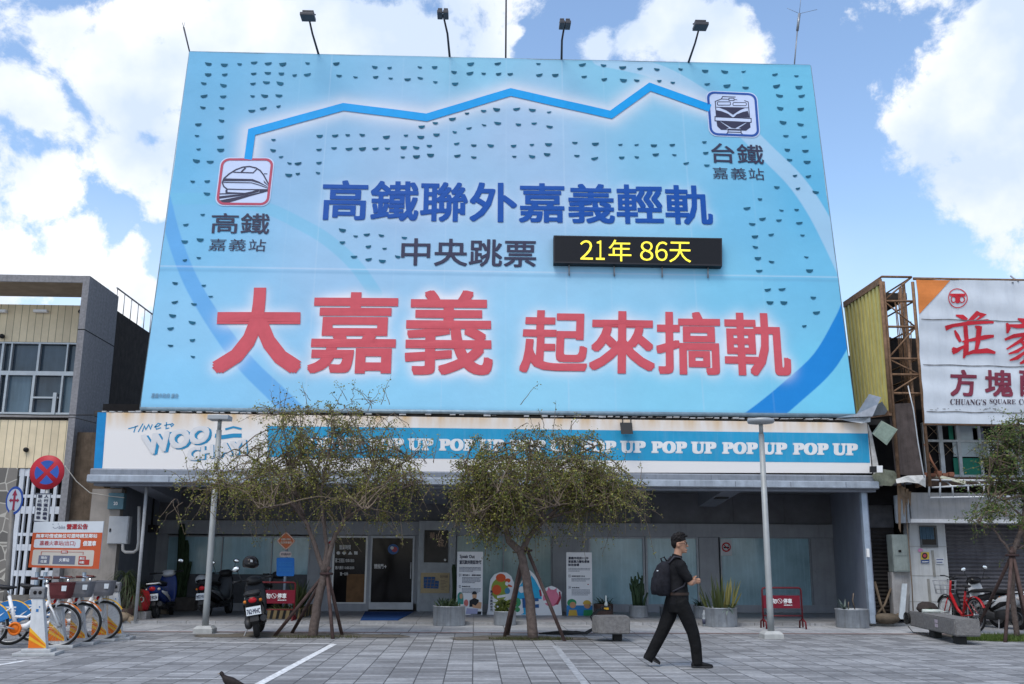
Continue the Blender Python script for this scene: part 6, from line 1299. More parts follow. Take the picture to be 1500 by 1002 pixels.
shp(t, 'pink_shape', Yd, _mats['cut_pink'], (1, ec(1045, 600, 75, 78)), (1, Z6_([(1010, 540), (1020, 498), (1045, 525)])), (1, Z6_([(1070, 525), (1098, 510), (1095, 550)])))
shp(t, 'wine_shape', Yd, C_('cut_wine', (.30, .03, .06)), (2, Z6_([(1095, 640), (1120, 590), (1115, 545), (1130, 540), (1138, 600), (1110, 660), (1070, 665)])), (2, Z6_([(935, 530), (950, 520), (962, 580), (945, 588)])))
shp(t, 'white_shape', Yd, _mats['board_white'], (3, ec(775, 523, 28, 30)), (3, Z6_([(865, 635), (1010, 620), (1015, 645), (870, 662)])), (3, ec(840, 395, 22, 24)))
shp(t, 'green_shape', Yd, C_('cut_leaf', (.05, .27, .12)), (1, ec(735, 640, 34, 42)), (1, ec(735, 705, 26, 24)))

def barrier(lab, x0, x1, yt, pt0, pt1, yb, base):
    """red tubular barrier with a printed plate"""
    g = onZ((x0+x1)/2, base); Y = g.y; t = thing('no_parking_barrier', lab, 'barrier', (g.x, Y, 0), 0, 'red no parking barriers'); P_ = lambda x, y: onY(x, y, Y)
    a, b = P_(x0, yt), P_(x1, yt); zl = P_(x0, yb).z; r = .018; mb = MB()
    mb.tube([(a.x, Y, .03), (a.x, Y, a.z-.05), (a.x+.015, Y, a.z-.015), (a.x+.05, Y, a.z), (b.x-.05, Y, a.z), (b.x-.015, Y, a.z-.015), (b.x, Y, a.z-.05), (b.x, Y, .03)], r, 8); mb.tube([(a.x, Y, zl), (b.x, Y, zl)], r*.8, 6)
    for x in (a.x, b.x): mb.tube([(x, Y-.2, 0), (x, Y-.18, .14), (x, Y, .19), (x, Y+.18, .14), (x, Y+.2, 0)], r, 6)
    mb.build('frame', mat('barrier_red', (.12, .012, .018), .5, .1, var=.2), t)
    p, q_ = P_(x0+1.2, pt0), P_(x1-1.2, pt1); mb = MB(); mb.box(p.x, q_.x, Y-.03, Y-.02, q_.z, p.z); mb.build('plate', mat('plate_red', (.16, .008, .022), .5, var=.1), t)
    fm = qmap((p.x, Y-.03, p.z), (q_.x, Y-.03, p.z), (q_.x, Y-.03, q_.z), (p.x, Y-.03, q_.z), NF, .004); mb = MB()
    put_text(mb, "請勿", bmap(fm, .10, .36, .36, .76), .03); put_text(mb, "停車", bmap(fm, .54, .36, .78, .76), .03); put_text(mb, "違規拖吊", bmap(fm, .55, .2, .78, .29), .03)
    asp = (q_.x-p.x)/(p.z-q_.z); R_ = circ(.445, .56, .062, .062*asp, 24); stroke2(mb, R_, .014, lambda u, v, h: fm(u, v, h), .001, True); stroke2(mb, [(.405, .72), (.485, .40)], .014, lambda u, v, h: fm(u, v, h), .002)
    mb.build('lettering', M_white, t)
barrier('left red no parking barrier standing behind the nearest black scooter', 376, 433, 853, 864, 884, 893, 913)
barrier('right red no parking barrier behind the round headed street lamp', 1116, 1173, 861, 872, 891, 902, 921)

# striped planting bed with the orange diamond sign
bed = thing('planting_bed', 'low planting bed with black and yellow striped edging behind the left barrier', 'planting bed', onZ(420, 910)); g0 = onZ(391, 911); g1 = onZ(437, 911); g2 = onZ(457, 904)
mb = MB(); mb2 = MB(); H_ = .27
def striped(a, b, n):
    a, b = Vector((a.x, a.y, 0)), Vector((b.x, b.y, 0)); d = (b-a); nn = Vector((-d.y, d.x, 0)).normalized()*.12; mb.slab([a, b, b+Vector((0, 0, H_)), a+Vector((0, 0, H_))], nn)
    for i in range(n):
        f0, f1 = (i+.25)/n, (i+.7)/n; k = .35/n; out = -nn.normalized()*.004; mb2.add([a+d*f0+out+Vector((0, 0, .005)), a+d*f1+out+Vector((0, 0, .005)), a+d*min(1, f1+k)+out+Vector((0, 0, H_-.01)), a+d*min(1, f0+k)+out+Vector((0, 0, H_-.01))], [(0, 1, 2, 3)])
striped(g0, g1, 5); striped(g1, Vector((g2.x, g2.y+.6, 0)), 6); mb.box(g0.x+.1, g2.x-.05, g0.y+.1, g0.y+.9, 0, H_-.05); mb.build('edging', mat('edging_tan', (.23, .17, .09), .8, var=.25), bed); mb2.build('stripes', mat('edging_black', (.02, .02, .02), .7, var=.2), bed)
mb = MB()
for i in range(60): b = Vector((random.uniform(g0.x+.5, g2.x-.1), g0.y+random.uniform(.3, .8), H_-.04)); blade(mb, b, b+Vector((random.gauss(.08, .16), random.gauss(0, .1), random.uniform(.35, .75))), .075, .05, 5, random.random())
for i in range(60): b = Vector((random.uniform(g0.x+.05, g0.x+.6), g0.y+random.uniform(.15, .5), H_-.04)); blade(mb, b, b+Vector((random.gauss(0, .12), random.gauss(0, .08), random.uniform(.05, .2))), .05, .03, 4)
mb.build('foliage', M_sans, bed)
Ys = g0.y+.35; sp = thing('park_sign', 'orange diamond sign over a blue notice panel on a grey post', 'sign', (onY(417, 850, Ys).x, Ys, H_-.06)); xs = onY(417, 850, Ys).x
mb = MB(); mb.tube([(xs, Ys+.03, H_-.06), (xs, Ys+.03, onY(417, 800, Ys).z)], .03, 10); mb.build('post', mat('post_blue_grey', (.22, .26, .33), .5, .2, var=.15), sp)
def dia(cx_, cy_, r, k=.30):
    o = []
    for i in range(40):
        a = 2*PI*i/40; rr = 1/(abs(math.cos(a))**1.12+abs(math.sin(a))**1.12)**(1/1.12)
        o.append((cx_+r*rr*math.cos(a), cy_-r*rr*math.sin(a)))
    return o
mb = MB(); mb.slab([onY(x, y, Ys) for x, y in dia(419, 792.3, 13.3)][::-1], (0, .015, 0)); dp = mb.build('diamond_plate', mat('diamond_orange', (.42, .11, .04), .5, var=.1), sp)
mb = MB(); stroke2(mb, dia(419, 792.3, 12.2), .8, lambda u, v, h: onY(u, v, Ys)+NF*(.005+h), 0, True); put_text(mb, "嘉義火車站", ymap(412, 788.3, 426, 791.5, Ys-.005), .02); put_text(mb, "前停車場旁", ymap(411, 793, 427.5, 796.5, Ys-.005), .02); mb.build('lettering', mat('sign_cream', (.60, .50, .42), .5, var=0), dp)
mb = MB(); mb.slab([onY(x, y, Ys-.002) for x, y in rrect(409.5, 808, 427, 815.8, 3.6)][::-1], (0, .012, 0)); pp = mb.build('pill_plate', mat('pill_pink', (.46, .38, .36), .5, var=.05), sp)
mb = MB(); put_text(mb, "(C1)出入口", ymap(411.5, 809.7, 425.5, 814, Ys-.008), .02); mb.build('lettering', M_txt, pp)
mb = MB(); mb.slab([onY(x, y, Ys-.004) for x, y in rrect(405, 817, 431, 844, 2.4)][::-1], (0, .014, 0)); bp_ = mb.build('blue_panel', mat('panel_blue', (.02, .15, .48), .45, var=.06), sp)
mb = MB(); fm = ymap(405, 817, 431, 844, Ys-.004)
for a in (.68, .56, .36, .25): put_text(mb, "嘉義火車站停車資訊"[:9], bmap(fm, .12, a, .9, a+.09), 0)
mb.build('lettering', mat('panel_pale', (.05, .26, .58), .5, var=0), bp_)

# ------------------------------------------------------------------ road signs at the left
t = thing('no_stopping_sign', 'round red and blue no stopping sign on a grey post above the orange notice board', 'sign', (onY(69, 692, 18.6).x, 18.6, 0)); c = onY(69, 692, 18.6); r = (onY(94.5, 692, 18.6)-c).length
mb = MB(); mb.tube([(c.x+.03, 18.63, 0), (c.x+.03, 18.63, c.z-r*.2)], .035, 10); mb.build('post', M_post, t)
RT_ = Matrix.Translation(c) @ Matrix.Rotation(-.06, 4, 'Y')
mb = MB(); mb.lathe([(.001, .012), (r*.98, .012), (r, 0), (r*.98, -.012), (.001, -.012)], axis='Y', n=48, T=RT_); pl = mb.build('disc', mat('sign_red2', (.40, .02, .035), .45, var=.08, scale=3), t)
mb = MB()
for k in range(4):
    a0, a1 = PI/4+k*PI/2-PI/4*.74, PI/4+k*PI/2+PI/4*.74; a0 -= PI/4; a1 -= PI/4
    arc = circ(0, 0, r*.70, None, 10, a0, a1); cc = ((a0+a1)/2); inner = (r*.16*math.cos(cc), r*.16*math.sin(cc)); mb.add([RT_ @ Vector((x, -.016, y)) for x, y in [inner]+arc], [tuple(range(12))])
mb.build('blue_sectors', mat('sign_blue2', (.03, .09, .36), .45, var=.08, scale=3), pl)
mb = MB(); fq = (onY(53, 722.5, 18.58), onY(75, 722.5, 18.58), onY(71, 766, 18.58), onY(49, 764, 18.58)); mb.slab([fq[3], fq[2], fq[1], fq[0]], (0, .012, 0)); pl = mb.build('text_plate', mat('plate_white2', (.52, .54, .56), .5, var=.06), t)
fm = qmap(*fq, NF, .004); mb = MB()
for i, ch in enumerate("人行道及廣場"): put_text(mb, ch, bmap(fm, .56, .835-i*.148, .86, .95-i*.148), .03)
for i, ch in enumerate("禁止臨時停車"): put_text(mb, ch, bmap(fm, .14, .835-i*.148, .44, .95-i*.148), .03)
stroke2(mb, [(.03, .02), (.97, .02), (.97, .98), (.03, .98)], .03, lambda u, v, h: fm(u, v, h), 0, True); mb.build('lettering', M_txt, pl)
YO = 17.6; t = thing('direction_sign', 'pale oval sign with a blue rim and dark red arrow on a slanting grey post', 'sign', (onY(18, 870, YO).x, YO, 0)); c = onY(21, 733, YO); rxo = (onY(33.5, 733, YO)-c).length; rzo = (onY(21, 712.5, YO)-c).length
mb = MB(); g = onZ(8, 985); mb.tube([(onY(9, 900, YO).x, YO+.02, 0), (c.x-.03, YO+.02, c.z-rzo*.7)], .045, 10); mb.build('post', mat('post_brown', (.16, .15, .14), .6, .2, var=.2), t)
def oval(k, h, n=36): return [c+Vector((rxo*k*math.cos(2*PI*i/n), -h, rzo*k*math.sin(2*PI*i/n))) for i in range(n)]
mb = MB(); mb.slab(oval(1, 0), (0, .015, 0)); pl = mb.build('disc', mat('oval_blue', (.02, .06, .27), .5, var=.1), t)
mb = MB(); mb.add(oval(.82, .004), [tuple(range(36))]); mb.build('face', mat('oval_pale', (.36, .40, .48), .5, var=.05), pl)
mb = MB(); A_ = lambda pts: mb.add([c+Vector((x*rxo, -.008, y*rzo)) for x, y in pts], [tuple(range(len(pts)))])
A_([(-.3, .35), (.3, .35), (0, .78)]); A_([(-.12, -.72), (.12, -.72), (.12, .35), (-.12, .35)]); A_([(-.6, 0), (-.35, -.16), (-.35, .16)]); A_([(.6, 0), (.35, .16), (.35, -.16)]); A_([(-.35, -.07), (-.12, -.07), (-.12, .07), (-.35, .07)]); A_([(.35, -.07), (.35, .07), (.12, .07), (.12, -.07)]); A_([(-.2, -.72), (.2, -.72), (.2, -.66), (-.2, -.66)]); mb.build('arrow', mat('arrow_wine', (.22, .02, .05), .5, var=.05), pl)
YN = 18.0; t = thing('notice_board', 'orange and white bicycle hire notice board with a small map above the bicycles', 'sign', (onY(97, 850, YN).x, YN, 0)); Qn = [onY(*p, YN) for p in ((50, 764.5), (152, 763.5), (145, 833.5), (41.5, 831))]
mb = MB(); mb.slab([Qn[3], Qn[2], Qn[1], Qn[0]], (0, .03, 0)); nb = mb.build('panel', mat('notice_white', (.55, .58, .62), .5, var=.04), t); fm = qmap(*Qn, NF, .004)
for x in (54, 66, 123): mb = MB(); xx = onY(x, 845, YN+.06).x; mb.tube([(xx, YN+.06, 0), (xx, YN+.06, 1.1)], .035, 8); mb.build('leg', mat('leg_blue_grey', (.20, .25, .31), .5, .2, var=.15), t)
mb = MB(); poly(mb, fm, [(0, 0), (1, 0), (1, .76), (0, .76)]); mb.build('orange_field', mat('notice_orange', (.48, .085, .03), .5, var=.06), nb)
mb = MB(); poly(mb, fm, rrect(.04, .43, .70, .62, .03), .002); mb.build('white_field', mat('notice_pale', (.56, .58, .62), .5, var=.04), nb); mb = MB(); poly(mb, fm, rrect(.04, .05, .91, .39, .03), .002); mb.build('map_field', mat('notice_cream', (.50, .46, .41), .5, var=.04), nb)
mb = MB(); put_text(mb, "營運公告", bmap(fm, .475, .83, .78, .95), .03); put_text(mb, "嘉義火車站(出口)", bmap(fm, .12, .465, .63, .585), .015); mb.build('red_lettering', mat('notice_red', (.36, .03, .04), .5, var=0), nb)
mb = MB(); put_text(mb, "無車可借或無位可還時請至鄰站", bmap(fm, .055, .645, .93, .735), .025); put_text(mb, "借還車", bmap(fm, .735, .475, .925, .585), .03); mb.build('white_lettering', M_white, nb)
mb = MB(); stroke2(mb, circ(.315, .905, .038, .05, 14, PI+.3, 2*PI-.3), .008, lambda u, v, h: fm(u, v, h)); stroke2(mb, [(.268, .945), (.284, .945)], .014, lambda u, v, h: fm(u, v, h)); stroke2(mb, [(.345, .95), (.36, .95)], .014, lambda u, v, h: fm(u, v, h)); put_text(mb, "bike", bmap(fm, .365, .84, .455, .92), 0); poly(mb, fm, [(.13, .08), (.29, .08), (.29, .265), (.13, .265)], .004); poly(mb, fm, [(.335, .08), (.65, .08), (.65, .265), (.335, .265)], .004); mb.build('grey_shapes', mat('notice_slate', (.13, .14, .20), .5, var=.05), nb)
mb = MB(); poly(mb, fm, [(.70, .08), (.855, .08), (.855, .19), (.80, .19), (.80, .26), (.70, .26)], .004); stroke2(mb, [(.16, .265), (.16, .345), (.755, .345), (.755, .285)], .009, lambda u, v, h: fm(u, v, h), .005); poly(mb, fm, [(.44, .315), (.535, .315), (.535, .375), (.44, .375)], .006); mb.build('red_shapes', mat('notice_red2', (.38, .04, .03), .5, var=.05), nb)
mb = MB(); put_text(mb, "火車站", bmap(fm, .425, .135, .57, .215), .02, lift=.0002); put_text(mb, "現在", bmap(fm, .165, .185, .255, .245), .02); put_text(mb, "位置", bmap(fm, .165, .105, .255, .165), .02); put_text(mb, "鄰近", bmap(fm, .715, .185, .785, .24), .02); put_text(mb, "站點", bmap(fm, .715, .105, .785, .16), .02); put_text(mb, "300m", bmap(fm, .45, .325, .525, .365), .02)
mb.v = [tuple(Vector(v)+NF*.007) for v in mb.v]; mb.build('map_lettering', M_white, nb)

# ================================================================== VEHICLES
M_tyre = mat('tyre_rubber', (.018, .018, .019), .8, var=.3, scale=20)
M_rim = mat('rim_alloy', (.20, .20, .21), .35, .8, var=.15); M_chrome = mat('chrome', (.55, .56, .58), .18, 1., var=.05)
M_blackpl = mat('black_plastic', (.022, .022, .024), .45, var=.2); M_mirror = mat('mirror_glass', (.72, .75, .78), .04, 1., var=0)
M_tail = mat('tail_red', (.42, .012, .02), .2, var=.1); M_amber = mat('amber_lens', (.5, .16, .02), .2, var=0); M_plate = mat('plate_metal', (.58, .62, .66), .4, var=.06, scale=20)
def sweep(mb, secs, n=16, pw=2.6):
    """body shell: superellipse sections (y, zc, half-width, half-height)"""
    R_ = []
    for y, zc, a, b in secs:
        ring = []
        for k in range(n):
            t = 2*PI*k/n; c, s_ = math.cos(t), math.sin(t); ring.append((a*abs(c)**(2/pw)*(1 if c >= 0 else -1), y, zc+b*abs(s_)**(2/pw)*(1 if s_ >= 0 else -1)))
        R_.append(ring)
    mb.rings(R_)
def scooter(label, loc, rz, lean, paint, paint2, plate, steer=0., mirrors=(1, 1), white_tail=False, box=False):
    """forward = +y; rests on its side stand"""
    t = thing('scooter', label, 'scooter', loc, rz, 'parked motor scooters'); t.rotation_euler = (0, lean, rz)
    B = lambda mb, nm, m, p=t: mb.build(nm, m, p, local=True)
    for yw in (-.60, .62):
        Rz = Matrix.Translation((0, yw, .225)) @ Matrix.Rotation(steer if yw > 0 else 0, 4, 'Z')
        mb = MB(); mb.torus((0, 0, 0), .175, .052, 'X', 28, 10, T=Rz); w = B(mb, 'wheel', M_tyre)
        mb = MB(); mb.lathe([(.01, -.05), (.05, -.05), (.06, -.02), (.12, -.03), (.14, -.04), (.14, .04), (.12, .03), (.06, .02), (.05, .05), (.01, .05)], axis='X', n=20, T=Rz); B(mb, 'rim', M_rim, w)
    mb = MB(); sweep(mb, [(-.86, .66, .05, .03), (-.84, .65, .11, .07), (-.72, .62, .155, .12), (-.5, .56, .17, .16), (-.25, .50, .16, .17), (-.05, .42, .14, .13), (.0, .38, .12, .06)]); B(mb, 'rear_body', paint)
    mb = MB()
    for s in (-1, 1): mb.smooth = True; mb.slab([(s*.165, -.72, .60), (s*.178, -.35, .56), (s*.165, -.02, .40), (s*.16, -.05, .34), (s*.178, -.4, .47), (s*.165, -.7, .56)], (s*.008, 0, 0)); mb.smooth = False
    B(mb, 'side_trim', paint2)
    mb = MB(); sweep(mb, [(-.80, .745, .07, .02), (-.74, .755, .12, .04), (-.5, .775, .145, .045), (-.3, .755, .14, .04), (-.1, .745, .125, .035), (.02, .70, .09, .02)]); B(mb, 'seat', M_blackpl)
    mb = MB(); mb.bbox(-.16, .16, -.08, .42, .27, .33, .02); mb.bbox(-.13, .13, -.5, .42, .2, .27, .02); B(mb, 'floorboard', M_blackpl)
    mb = MB(); sweep(mb, [(.36, .34, .15, .06), (.40, .5, .19, .12), (.44, .64, .20, .14), (.47, .78, .19, .12), (.49, .90, .15, .05)], pw=3.2); B(mb, 'leg_shield', paint)
    mb = MB(); sweep(mb, [(.36, .95, .08, .03), (.42, .965, .14, .075), (.52, .955, .15, .09), (.6, .93, .10, .06), (.63, .92, .05, .03)]); B(mb, 'handlebar_cowl', paint2 if white_tail else M_blackpl)
    mb = MB(); mb.lathe([(.01, .0), (.07, .0), (.075, .02), (.05, .04), (.01, .045)], (0, .60, .935), 'Y', 16); B(mb, 'headlight', mat('lamp_lens', (.5, .52, .55), .1, var=.05))
    mb = MB(); sw = math.sin(steer)*.3; mb.tube([(-.34, .33-sw, .985), (-.18, .40-sw*.5, .98), (0, .43, .97), (.18, .40+sw*.5, .98), (.34, .33+sw, .985)], .013, 8); h = B(mb, 'handlebar', M_blackpl)
    for s in (-1, 1):
        mb = MB(); mb.tube([(s*.22, .385+s*sw*.6, .983), (s*.355, .325+s*sw, .986)], .022, 10); B(mb, 'grip', M_blackpl, h)
        if mirrors[0 if s < 0 else 1]:
            mb = MB(); mb.tube([(s*.2, .40+s*sw*.6, .98), (s*.25, .42, 1.10), (s*.28, .42, 1.19)], .007, 6); o = B(mb, 'mirror', M_blackpl)
            mb = MB(); T_ = Matrix.Translation((s*.295, .42, 1.22)) @ Matrix.Rotation(s*.25, 4, 'Y'); mb.ell((0, 0, 0), .075, .018, .05, 14, 8, T=T_); o2 = B(mb, 'mirror_shell', M_blackpl, o)
            mb = MB(); mb.ell((0, -.013, 0), .066, .01, .042, 14, 8, T=T_); B(mb, 'mirror_glass', M_mirror, o)
    mb = MB(); mb.ell((0, -.845, .655), .075, .035, .05, 14, 8); B(mb, 'tail_light', M_tail)
    for s in (-1, 1): mb = MB(); mb.ell((s*.125, -.80, .64), .04, .045, .032, 10, 6); B(mb, 'indicator', M_amber if not white_tail else mat('lens_clear', (.5, .45, .42), .2, var=0))
    mb = MB(); mb.tube([(-.12, -.60, .74), (-.135, -.78, .77), (-.09, -.9, .765), (.09, -.9, .765), (.135, -.78, .77), (.12, -.60, .74)], .014, 8); B(mb, 'grab_rail', M_white if white_tail else M_blackpl)
    mb = MB(); mb.slab([(-.06, -.80, .58), (.06, -.80, .58), (.075, -.90, .30), (-.075, -.90, .30)], (0, .015, .01)); mb.slab([(-.06, -.9, .3), (.06, -.9, .3), (.05, -.82, .24), (-.05, -.82, .24)], (0, .012, .01)); B(mb, 'mud_guard', M_blackpl)
    q = [Vector((-.125, -.865, .545)), Vector((.125, -.865, .545)), Vector((.125, -.895, .405)), Vector((-.125, -.895, .405))]
    mb = MB(); mb.slab([q[3], q[2], q[1], q[0]], (0, .006, .001)); pl = B(mb, 'licence_plate', M_plate); mb = MB(); put_text(mb, plate, qmap(q[0].lerp(q[3], .25)+Vector((.012, 0, 0)), q[1].lerp(q[2], .25)-Vector((.012, 0, 0)), q[1].lerp(q[2], .85)-Vector((.012, 0, 0)), q[0].lerp(q[3], .85)+Vector((.012, 0, 0)), (0, -1, -.2), .002), .03); B(mb, 'lettering', M_txt, pl)
    mb = MB(); sweep(mb, [(-.72, .25, .05, .06), (-.6, .26, .07, .10), (-.35, .30, .075, .11), (-.15, .28, .06, .08)]); mb.v = [(x-.12, y, z) for x, y, z in mb.v]; B(mb, 'engine', mat('engine_grey', (.05, .05, .053), .5, .5, var=.3))
    mb = MB(); mb.tube([(.10, -.1, .24), (.13, -.35, .22), (.14, -.5, .26)], .022, 8); mb.tube([(.14, -.48, .26), (.15, -.85, .33)], [.05, .055], 12); B(mb, 'exhaust', mat('exhaust_dark', (.035, .035, .037), .4, .6, var=.3))
    mb = MB(); sweep(mb, [(.42, .40, .06, .03), (.5, .44, .075, .04), (.62, .455, .08, .045), (.76, .41, .07, .04), (.82, .36, .05, .03)]); B(mb, 'front_fender', paint)
    mb = MB(); mb.tube([(-.12, -.2, .24), (-.25, -.28, .015), (-.31, -.29, .012)], .013, 6); B(mb, 'side_stand', M_steel)
    return t
M_paintB = mat('scooter_black', (.012, .012, .014), .25, var=.2, scale=3); M_paintN = mat('scooter_navy', (.012, .03, .14), .25, var=.15); M_paintW = mat('scooter_white', (.52, .53, .55), .3, var=.06); M_paintG = mat('scooter_grey', (.16, .165, .18), .3, .3, var=.1)
g = onZ(228, 909); scooter('blue and white scooter parked farthest left by the tiled wall', (g.x, g.y+.55, .03), math.radians(2), -.10, M_paintN, M_paintW, "MEX·9X34", .25, (0, 1), True)
g = onZ(309, 907); scooter('grey and black scooter parked behind the square headed street lamp', (g.x, g.y+.6, .03), math.radians(-9), -.09, M_paintB, M_paintG, "MFX·9102", .1, (1, 1))
g = onZ(375, 934); s3 = scooter('nearest black scooter with a helmet on its mirror, left of the gnarled tree', (g.x-.08, g.y+.58, .004), math.radians(10), -.17, M_paintB, M_blackpl, "762·MHC", .45, (1, 0))
g = onZ(1470, 920); scooter('black scooter with chrome trim parked beside the red bicycle', (g.x-.36, g.y+.52, .004), math.radians(28), -.08, M_paintB, M_chrome, "756·KCR", .3, (1, 0))
g = onZ(1500, 923); scooter('white scooter with a red tail lamp at the right edge', (g.x-.22, g.y+.6, .004), math.radians(16), -.08, M_paintW, M_paintB, "MNG·558", .2, (1, 1), True)
def helmet(lab, c, m, r=.14, vis=True):
    t = thing('helmet', lab, 'helmet', c-Vector((0, 0, r))); mb = MB(); c = Vector(c); mb.ell(c, r*1.08, r*1.15, r, 18, 12); k = [tuple(v) for v in mb.v]; mb.v = [(x, y, max(z, c.z-r*.55)) for x, y, z in k]; mb.build('shell', m, t)
    mb = MB(); mb.ell(c+Vector((.02, -.035, -.02)), r*1.05, r*1.08, r*.55, 18, 10); mb.build('visor', mat('visor_dark', (.015, .014, .015), .12, var=.3), t)
    mb = MB(); mb.add([c+Vector((r*.2, -r*1.15, .02)), c+Vector((r*.5, -r*1.08, .01)), c+Vector((r*.5, -r*1.06, .06)), c+Vector((r*.2, -r*1.12, .07))], [(0, 1, 2, 3)]); mb.build('decal', _mats['plate_white2'], t)
helmet('glossy black helmet hung on the handlebar of the nearest black scooter', onY(367, 825, 18.8), mat('helmet_black', (.02, .016, .016), .2, var=.5, scale=9))
helmet('white and black helmet on the footboard of the grey black scooter', onY(295, 850, 23.6), M_paintW, .13)
g = onZ(393, 909); scooter('dark scooter half hidden behind the nearest black scooter and the left barrier', (g.x-.1, g.y+.5, .004), math.radians(-16), -.05, M_paintB, M_blackpl, "881·NKE", -.2, (0, 0))

# ------------------------------------------------------------------ hire bicycles and docks (forward = +x)
def wheel(t, x, r, y=0., tyre=.022, parent=None):
    mb = MB(); mb.torus((x, y, r), r-tyre, tyre, 'Y', 40, 8); w = mb.build('wheel', M_tyre, t, local=True)
    mb = MB(); mb.torus((x, y, r), r-tyre*2.1, .012, 'Y', 40, 6, ry=.014); mb.build('rim', mat('bike_rim', (.36, .36, .37), .35, .7, var=.1), w, local=True)
    mb = MB()
    for i in range(28): a = 2*PI*i/28; mb.tube([(x+.02*math.cos(a+.9), y+(.03 if i % 2 else -.03), r+.02*math.sin(a+.9)), (x+(r-.045)*math.cos(a), y, r+(r-.045)*math.sin(a))], .0022, 3, cap=False)
    mb.lathe([(.01, -.05), (.028, -.05), (.022, -.02), (.022, .02), (.028, .05), (.01, .05)], (x, y, r), 'Y', 12); mb.build('spokes', mat('spoke_steel', (.38, .38, .39), .3, .8, var=0), w, local=True); return w
def fender(mb, x, r, a0, a1, w=.03, y=0.):
    n = 16; vs = []; 
    for i in range(n+1):
        a = a0+(a1-a0)*i/n
        for yy, rr in ((-w, r-.012), (-w*.5, r), (w*.5, r), (w, r-.012)): vs.append((x+rr*math.cos(a), y+yy, .33+rr*math.sin(a)))
    mb.smooth = True; mb.add(vs, [(i*4+j, i*4+j+1, (i+1)*4+j+1, (i+1)*4+j) for i in range(n) for j in range(3)]); mb.smooth = False
M_bikew = mat('bike_white', (.72, .72, .73), .35, var=.08); M_bikeo = mat('bike_orange', (.68, .16, .015), .4, var=.1); M_bikey = mat('bike_yellow', (.74, .40, .03), .4, var=.1); M_basket = mat('basket_grey', (.15, .15, .165), .7, var=.2)
